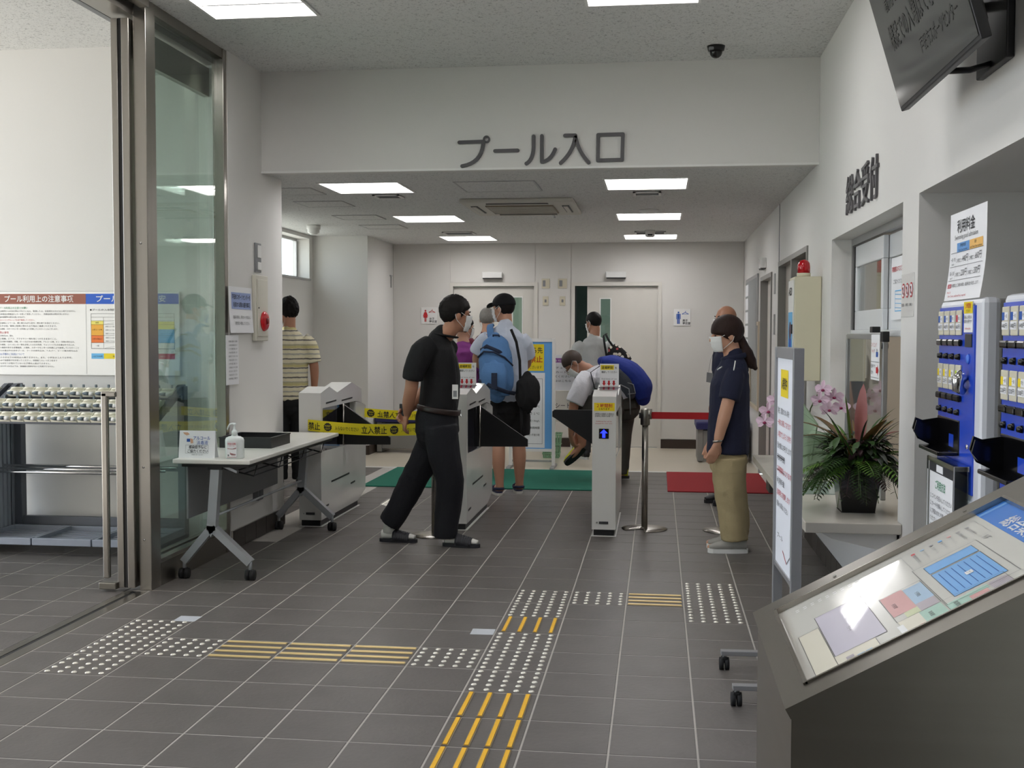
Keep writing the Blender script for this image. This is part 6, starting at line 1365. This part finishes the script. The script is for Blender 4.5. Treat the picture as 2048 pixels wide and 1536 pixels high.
# ---------------------------------------------------------------- simple standing figure seen from behind or aside
def stander(b, F, hgt, label, skin, hair_m, top_m, leg_m, headf, shoes=None, arm='down', hair_kw={}, bald=False, mask=True, vox=.0095, hem=.47, width=1.0, brow=None):
    b = V(b); F = V(F).normalized(); S = F.cross(EZ); k = hgt/1.70
    q = lambda f, s, z: b+F*f*k+S*s*k*width+V((0, 0, z*k))
    hd = Head(q(.03, 0, 1.585), headf, sz=k); mb = MB(); hd.flesh(mb, q(0, 0, 1.42))
    torso(mb, [q(0, 0, .84), q(0, 0, 1.02), q(0, 0, 1.22), q(-.01, 0, 1.36), q(0, 0, 1.42)], [(.11, .08), (.105, .08), (.115, .085), (.105, .07), (.058, .055)], S, k)
    for sg in (-1, 1):
        if arm == 'down': T(mb, [q(-.01, .16*sg, 1.32), q(-.02, .222*sg, 1.10), q(.03, .225*sg, .86)], [.04*k, .042*k, .027*k]); hand(mb, q(.03, .225*sg, .86), F*.15-EZ, -S*sg, sg, .4, k)
        else: T(mb, [q(-.01, .16*sg, 1.32), q(.02, .222*sg, 1.10), q(.22, .12*sg, 1.02)], [.04*k, .042*k, .027*k]); hand(mb, q(.22, .12*sg, 1.02), F*.6-S*sg*.5-EZ*.2, -EZ, sg, .5, k)
        T(mb, [q(0, .09*sg, .86), q(.01, .09*sg, .48), q(-.01, .09*sg, .08)], [.065*k, .05*k, .035*k]); T(mb, [q(-.03, .09*sg, .04), q(.08, .09*sg, .035), q(.15, .095*sg, .02)], [.034*k, .034*k, .018*k])
    o = grow(mb, 'person', skin, vox, b, label=label, cat='person')
    if not bald: hd.hair(o, b, hair_m, **hair_kw)
    if mask: hd.mask(o, b)
    hd.eyes(o, b, brow or hair_m)
    mb = MB(); torso(mb, [q(0, 0, hem*1.7+.02), q(0, 0, 1.0), q(0, 0, 1.2), q(-.01, 0, 1.31), q(-.008, 0, 1.375), q(0, 0, 1.425)], [(.175*width, .13), (.168*width, .128), (.172*width, .13), (.172*width, .108), (.118*width, .085), (.068, .064)], S, k)
    for sg in (-1, 1): T(mb, [q(-.01, .122*sg, 1.335), q(-.012, .178*sg, 1.28), (q(-.018, .218*sg, 1.13) if arm == 'down' else q(.02, .222*sg, 1.14))], [.066*k, .074*k, .070*k], rnd=False)
    grow(mb, 'shirt', top_m, vox, b, o, 3, .007)
    mb = MB(); torso(mb, [q(0, 0, .74), q(0, 0, .84), q(0, 0, .92)], [(.155, .12), (.16, .125), (.155, .115)], S, k)
    for sg in (-1, 1): T(mb, [q(0, .09*sg, .80), q(.01, .09*sg, .48), q(-.01, .092*sg, .07)], [.10*k, .082*k, .068*k], rnd=False)
    grow(mb, 'trousers', leg_m, vox, b, o, 3, .008, 6, .35)
    if shoes:
        for sg in (-1, 1): shoe(o, b, q(-.09, .09*sg, 0), q(.17, .10*sg, 0), 'shoe', shoes)
    return o, hd, q
M_SHW = mat('shoe_black', (30, 30, 34), .5); M_SOLEW = mat('sole_white', (220, 220, 218), .6)
def stripes():
    m = mat('cloth_stripes', (222, 214, 184), .85, var=.04, bump=.4, bscale=90); nt = m.node_tree; N = nt.nodes; L = nt.links; b = N['Principled BSDF']
    tc = N.new('ShaderNodeTexCoord'); sp = N.new('ShaderNodeSeparateXYZ'); L.new(tc.outputs['Object'], sp.inputs[0])
    nz = N.new('ShaderNodeTexNoise'); nz.inputs['Scale'].default_value = 22; L.new(tc.outputs['Object'], nz.inputs['Vector'])
    ad = N.new('ShaderNodeMath'); ad.operation = 'MULTIPLY_ADD'; L.new(nz.outputs['Fac'], ad.inputs[0]); ad.inputs[1].default_value = .012; L.new(sp.outputs['Z'], ad.inputs[2])
    prev = b.inputs['Base Color'].links[0].from_socket
    for per, off, th, col in ((.085, 0, .86, (.10, .09, .08, 1)), (.085, .5, .93, (.30, .30, .30, 1)), (.17, .27, .80, (.55, .48, .22, 1)), (.0425, .2, .88, (.35, .33, .28, 1))):
        dv = N.new('ShaderNodeMath'); dv.operation = 'DIVIDE'; L.new(ad.outputs[0], dv.inputs[0]); dv.inputs[1].default_value = per
        a2 = N.new('ShaderNodeMath'); a2.operation = 'ADD'; L.new(dv.outputs[0], a2.inputs[0]); a2.inputs[1].default_value = off
        fr = N.new('ShaderNodeMath'); fr.operation = 'FRACT'; L.new(a2.outputs[0], fr.inputs[0])
        gt = N.new('ShaderNodeMath'); gt.operation = 'GREATER_THAN'; L.new(fr.outputs[0], gt.inputs[0]); gt.inputs[1].default_value = th
        mx = N.new('ShaderNodeMix'); mx.data_type = 'RGBA'; L.new(gt.outputs[0], mx.inputs[0]); L.new(prev, mx.inputs[6]); mx.inputs[7].default_value = col; prev = mx.outputs[2]
    L.new(prev, b.inputs['Base Color']); return m
stander((-2.605, 4.50, 0), (-.35, .94, 0), 1.72, 'man in a cream striped shirt and black trousers beyond the wing wall', SKIN2, H_BLK, stripes(), C_BLK, (-.6, .8, -.1), sneaker(M_SHW, M_SOLEW, M_WHITE), hair_kw=dict(rough=.022, vol=1.08, back=-.075), hem=.46)
stander((-1.09, 6.58, 0), (.1, 1, 0), 1.675, 'grey haired person in a maroon shirt standing beyond the gates', SKIN, H_GRY, C_MAR, C_CHA, (-.1, 1, 0), sandal(M_SND, SKIN), hair_kw=dict(back=-.06))
stander((-1.135, 5.40, .0105), (.3, .95, 0), 1.56, 'dark haired person in a purple top standing beyond the gates', SKIN, H_BLK, C_PUR, C_CHA, (.75, .65, -.05), sandal(M_SND, SKIN), arm='fwd', hair_kw=dict(vol=1.06, back=-.10, side=-.06))
f1, hdF, qF = stander((.04, 7.2, 0), (-.35, .94, 0), 1.64, 'man in a light grey shirt carrying a patterned shoulder bag by the ajar door', SKIN2, H_BLK, C_GRY, C_CHA, (-.72, .69, -.12), sneaker(M_SHW, M_SOLEW), arm='fwd', hair_kw=dict(back=-.05, side=.0), width=1.12)
def totemat():
    m = mat('cloth_tote', (22, 20, 22), .8, var=.05); nt = m.node_tree; N = nt.nodes; L = nt.links; b = N['Principled BSDF']
    tc = N.new('ShaderNodeTexCoord'); vo = N.new('ShaderNodeTexVoronoi'); vo.inputs['Scale'].default_value = 22; L.new(tc.outputs['Object'], vo.inputs['Vector'])
    lt = N.new('ShaderNodeMath'); lt.operation = 'LESS_THAN'; L.new(vo.outputs['Distance'], lt.inputs[0]); lt.inputs[1].default_value = .42
    rp = N.new('ShaderNodeValToRGB'); cr = rp.color_ramp; cr.interpolation = 'CONSTANT'; cr.elements[0].color = (.75, .68, .58, 1); cr.elements[1].position = .5; cr.elements[1].color = (.45, .08, .09, 1); e = cr.elements.new(.72); e.color = (.8, .78, .74, 1)
    sp = N.new('ShaderNodeSeparateColor'); L.new(vo.outputs['Color'], sp.inputs[0]); L.new(sp.outputs[0], rp.inputs[0])
    mx = N.new('ShaderNodeMix'); mx.data_type = 'RGBA'; L.new(lt.outputs[0], mx.inputs[0]); mx.inputs[6].default_value = (.010, .009, .010, 1); L.new(rp.outputs[0], mx.inputs[7]); L.new(mx.outputs[2], b.inputs['Base Color']); return m
tt = thing('tote_bag', 'black shoulder bag with a pattern of pale and red blobs on the grey shirted man', 'bag', (.325, 6.98, 1.17))
mb = MB(); T(mb, [(-.09, 0, .075), (-.02, 0, .02), (.05, 0, -.04), (.10, 0, -.085)], [(.075, .03), (.085, .05), (.085, .05), (.07, .03)], hint=(.64, 0, .76)); grow(mb, 'bag_body', totemat(), .008, (0, 0, 0), tt, 2, .004)
MB().tube([(-.06, -.02, .10), (-.11, -.03, .17), (-.15, .10, .24), (-.14, .2, .24)], (.012, .003), C_BSH, 6, hint=(1, 0, 0)).build('strap', tt); MB().tube([(-.13, -.02, -.01), (-.15, -.04, .10), (-.17, .05, .22), (-.15, .18, .24)], (.012, .003), C_BSH, 6, hint=(1, 0, 0)).build('strap', tt)

# ---------------------------------------------------------------- bald staff man behind the woman
i1, hdI, qI = stander((1.335, 3.98, 0), (-.93, -.36, 0), 1.645, 'bald man with mask and name badge in a navy shirt behind the woman', SKIN2, H_SHT, C_NVY, C_KHA, (-.86, -.5, 0), sneaker(M_SHW, M_SHW), bald=True, brow=H_BLK, width=.95)
MB().tube([(-.08, -.03, 1.37), (-.15, -.08, 1.2), (-.165, -.09, 1.10)], (.004, .001), M_INK, 6, hint=(0, 1, 0)).build('lanyard', i1); MB().prism([(-.185, -.11, 1.02), (-.135, -.10, 1.01), (-.13, -.10, 1.09), (-.18, -.11, 1.10)], (0, -.003, 0), M_GREYP).build('name_badge', i1)

# ---------------------------------------------------------------- staff woman in profile
B0 = V((1.23, 1.93, 0)); F = V((-.985, -.17, 0)).normalized(); S = F.cross(EZ)
hd = Head((1.195, 1.93, 1.405), (-.97, -.22, -.08), sz=.97)
mb = MB(); hd.flesh(mb, V((1.24, 1.93, 1.265)))
torso(mb, [(1.22, 1.93, .72), (1.225, 1.93, .90), (1.225, 1.93, 1.08), (1.24, 1.93, 1.20), (1.245, 1.93, 1.26)], [(.105, .07), (.10, .07), (.105, .07), (.10, .06), (.052, .05)], S)
T(mb, [(1.25, 1.805, 1.165), (1.215, 1.75, 1.04), (1.178, 1.735, .895), (1.152, 1.735, .79), (1.135, 1.735, .715)], [.036, .042, .041, .034, .024]); T(mb, [(1.23, 2.055, 1.165), (1.20, 2.11, 1.03), (1.16, 2.11, .88), (1.12, 2.10, .71)], [.036, .042, .038, .024])
hand(mb, (1.135, 1.735, .715), (-.36, .02, -.93), (-.3, .9, 0), 1, .42, .95); hand(mb, (1.12, 2.10, .71), (-.3, 0, -.95), (-.2, -.9, 0), -1, .4, .92)
for y in (1.85, 2.01): T(mb, [(1.225, y, .68), (1.23, y, .42), (1.265, y, .09)], [.06, .05, .036]); T(mb, [(1.30, y, .05), (1.20, y, .045), (1.10, y, .03)], [.034, .034, .02])
h1 = grow(mb, 'person', SKIN, .006, B0, label='woman with a ponytail, white mask, navy polo shirt and khaki trousers', cat='person')
hd.hair(h1, B0, H_BRN, front=.022, back=-.10, vol=1.08, side=-.02, rough=.003, seed=4); hd.mask(h1, B0); hd.eyes(h1, B0, H_BRN)
mb = MB(); P_ = [hd.p(0, -.09, -.03), hd.p(0, -.112, -.08), hd.p(0, -.125, -.13), hd.p(0, -.15, -.185), hd.p(0, -.185, -.235)]; T(mb, P_, [.034, .032, .046, .044, .014]); grow(mb, 'ponytail', H_BRN, .005, B0, h1, 3, .004, 30, .2)
shift(MB().tube([hd.p(.03*cos(q), -.115, -.085)+hd.u*(.028*sin(q)) for q in [2*pi*i/14 for i in range(14)]], .006, M_INK, 8, close=True), B0).build('hair_tie', h1)
mb = MB(); torso(mb, [(1.215, 1.93, .645), (1.218, 1.93, .78), (1.22, 1.93, .95), (1.222, 1.93, 1.06), (1.235, 1.93, 1.15), (1.242, 1.93, 1.215), (1.245, 1.93, 1.27)], [(.178, .135), (.172, .132), (.16, .125), (.16, .124), (.155, .108), (.115, .085), (.068, .064)], S)
T(mb, [(1.248, 1.81, 1.17), (1.228, 1.77, 1.10), (1.205, 1.75, 1.0)], [.06, .068, .066], rnd=False); T(mb, [(1.235, 2.05, 1.17), (1.215, 2.09, 1.10), (1.195, 2.11, 1.0)], [.06, .068, .066], rnd=False)
grow(mb, 'polo_shirt', C_NVY, .007, B0, h1, 3, .006)
mb = MB().tube([(1.245+.075*cos(q), 1.93+.075*sin(q), 1.262+.018*cos(q)) for q in [2*pi*i/18 for i in range(18)]], (.018, .008), C_NVY, 8, close=True, hint=(0, 0, 1)); cl_ = shift(mb, B0).build('collar', h1)
for p0, p1 in (((1.165, 1.845, 1.205), (1.135, 1.83, 1.185)), ((1.245, 1.775, 1.245), (1.232, 1.742, 1.175))): shift(MB().tube([p0, p1], .004, M_WHITE, 6), B0).build('white_piping', h1)
mb = MB(); torso(mb, [(1.215, 1.93, .58), (1.215, 1.93, .68), (1.22, 1.93, .78)], [(.155, .120), (.150, .112), (.13, .10)], S)
for y, dx in ((1.855, 0), (2.01, .02)): T(mb, [(1.212+dx, y, .62), (1.218+dx, y, .45), (1.245+dx, y, .25), (1.258+dx, y, .085)], [.108, .098, .090, .084], rnd=False)
grow(mb, 'trousers', C_KHA, .007, B0, h1, 3, .009, 6, .4)
M_SNG = mat('sneaker_grey', (150, 148, 142), .8, var=.06, bump=.4, bscale=300)
for y in (1.85, 2.01): shoe(h1, B0, (1.345, y, 0), (1.085-.0*(y > 1.9), y-.02, 0), 'sneaker', sneaker(M_SNG, M_SOLEW))
shift(MB().tube([(1.138+.03*cos(q), 1.735+.028*sin(q), .735+.006*cos(q)) for q in [2*pi*i/16 for i in range(16)]], (.008, .003), M_STEEL, 6, close=True, hint=(0, 0, 1)), B0).build('wristwatch', h1)

# ---------------------------------------------------------------- man bending down to his shoe
B0 = V((.40, 5.3, 0.0)); S = V((.05, -1, 0)).normalized()
hd = Head((-.045, 5.28, 1.125), (-.62, -.05, -.78))
mb = MB(); hd.flesh(mb, V((.085, 5.3, 1.07)))
sp_ = [(.44, 5.32, .80), (.40, 5.32, .90), (.30, 5.31, .99), (.18, 5.30, 1.03), (.09, 5.30, 1.05)]
torso(mb, sp_, [(.12, .09), (.12, .085), (.12, .085), (.115, .075), (.06, .055)], S)
T(mb, [(.08, 5.16, .97), (.0, 5.09, .85), (-.03, 5.10, .72), (-.045, 5.14, .58), (-.06, 5.18, .45)], [.044, .048, .046, .040, .027]); T(mb, [(.08, 5.44, .97), (.0, 5.49, .85), (-.03, 5.47, .70), (-.03, 5.40, .58), (-.01, 5.33, .45)], [.044, .048, .046, .040, .027])
hand(mb, (-.06, 5.18, .45), (.15, .2, -.9), (.6, .5, 0), -1, .6); hand(mb, (-.01, 5.33, .45), (.05, -.2, -.9), (.4, -.6, 0), 1, .6)
T(mb, [(.42, 5.22, .78), (.12, 5.2, .74), (.04, 5.21, .68), (.04, 5.23, .48), (.045, 5.24, .36)], [.07, .06, .055, .048, .038]); T(mb, [(.44, 5.42, .80), (.41, 5.43, .45), (.40, 5.43, .08)], [.07, .055, .036]); T(mb, [(.44, 5.43, .055), (.34, 5.43, .05), (.28, 5.43, .04)], [.034, .034, .02]); T(mb, [(.045, 5.24, .36), (-.02, 5.235, .28), (-.085, 5.23, .21)], [.036, .034, .02])
g1 = grow(mb, 'person', SKIN2, .008, B0, label='man in a white shirt bending down and raising one foot to put on a shoe', cat='person')
hd.hair(g1, B0, H_SHT, front=.05, back=-.075, rough=.001, vol=.985); hd.mask(g1, B0)
gl = MB()
for q in (-1, 1): gl.tube([hd.p(q*.034+.026*cos(a), .098, .002+.018*sin(a))-B0 for a in [2*pi*i/12 for i in range(12)]], .002, M_BLACK, 6, close=True); gl.tube([hd.p(q*.06, .094, .006)-B0, hd.p(q*.08, .0, .014)-B0], .002, M_BLACK, 6)
gl.build('glasses', g1)
mb = MB(); torso(mb, [(.455, 5.32, .80), (.41, 5.32, .90), (.31, 5.31, .975), (.19, 5.30, 1.0), (.095, 5.30, 1.03)], [(.17, .14), (.175, .145), (.185, .15), (.18, .13), (.075, .07)], S)
T(mb, [(.10, 5.17, 1.0), (.05, 5.11, .92), (-.02, 5.085, .76)], [.085, .09, .085], rnd=False); T(mb, [(.10, 5.43, 1.0), (.05, 5.48, .92), (-.02, 5.48, .76)], [.085, .09, .085], rnd=False)
grow(mb, 'shirt', C_WHT, .009, B0, g1, 3, .009)
mb = MB(); T(mb, [(.46, 5.32, .70), (.45, 5.32, .82)], [(.17, .13), (.165, .125)], hint=S)
T(mb, [(.42, 5.22, .76), (.14, 5.2, .735), (.045, 5.21, .66), (.045, 5.23, .5)], [.115, .10, .088, .07], rnd=False); T(mb, [(.45, 5.42, .78), (.42, 5.43, .45), (.40, 5.43, .06)], [.115, .09, .075], rnd=False)
grow(mb, 'trousers', C_OLV, .009, B0, g1, 3, .008)
M_LIME = mat('sneaker_lime', (206, 206, 40), .6, var=.1, bump=.3, bscale=200); M_SBL = mat('sneaker_sole_dark', (26, 26, 28), .6)
shoe(g1, B0, (.075, 5.235, .315), (-.115, 5.215, .155), 'sneaker', sneaker(M_LIME, M_SBL, M_BLACK), .95); shoe(g1, B0, (.49, 5.43, .0105), (.23, 5.43, .0105), 'sneaker', sneaker(M_LIME, M_SBL, M_BLACK))
C_RB, C_RBD = cloth('royal_blue', (22, 44, 128)), cloth('grey_panel', (62, 66, 74))
bb = V((.43, 5.22, 1.02)); bp = thing('backpack', 'royal blue backpack on the bending man', 'backpack', bb)
mb = MB(); T(mb, [(-.20, .03, .13), (-.08, .02, .10), (.06, 0, .02), (.16, 0, -.10), (.19, .0, -.22)], [(.10, .05), (.15, .085), (.16, .11), (.16, .115), (.11, .07)], hint=S); grow(mb, 'bag_body', C_RB, .009, (0, 0, 0), bp, 4, .008)
mb = MB(); T(mb, [(-.07, -.12, .05), (.02, -.13, -.06), (.08, -.12, -.18)], [(.04, .05), (.05, .07), (.04, .05)], hint=S); grow(mb, 'side_pocket', C_RBD, .009, (0, 0, 0), bp, 3, .005)
MB().tube([(-.2, -.12, .10), (-.30, -.15, .03), (-.26, -.16, -.12), (-.12, -.15, -.16)], (.016, .004), C_BSH, 6, hint=(0, 1, 0)).build('shoulder_strap', bp)
MB().tube([(-.02, -.17, -.08), (.06, -.19, -.12), (.07, -.19, -.22), (.075, -.18, -.36)], .005, M_GREYP, 6).build('cord', bp); MB().tube([(0, -.17, -.05), (.10, -.18, -.08), (.12, -.18, -.16), (.05, -.18, -.17)], .005, M_GREYP, 6).build('cord', bp)

bpy.data.scenes.remove(WORK)
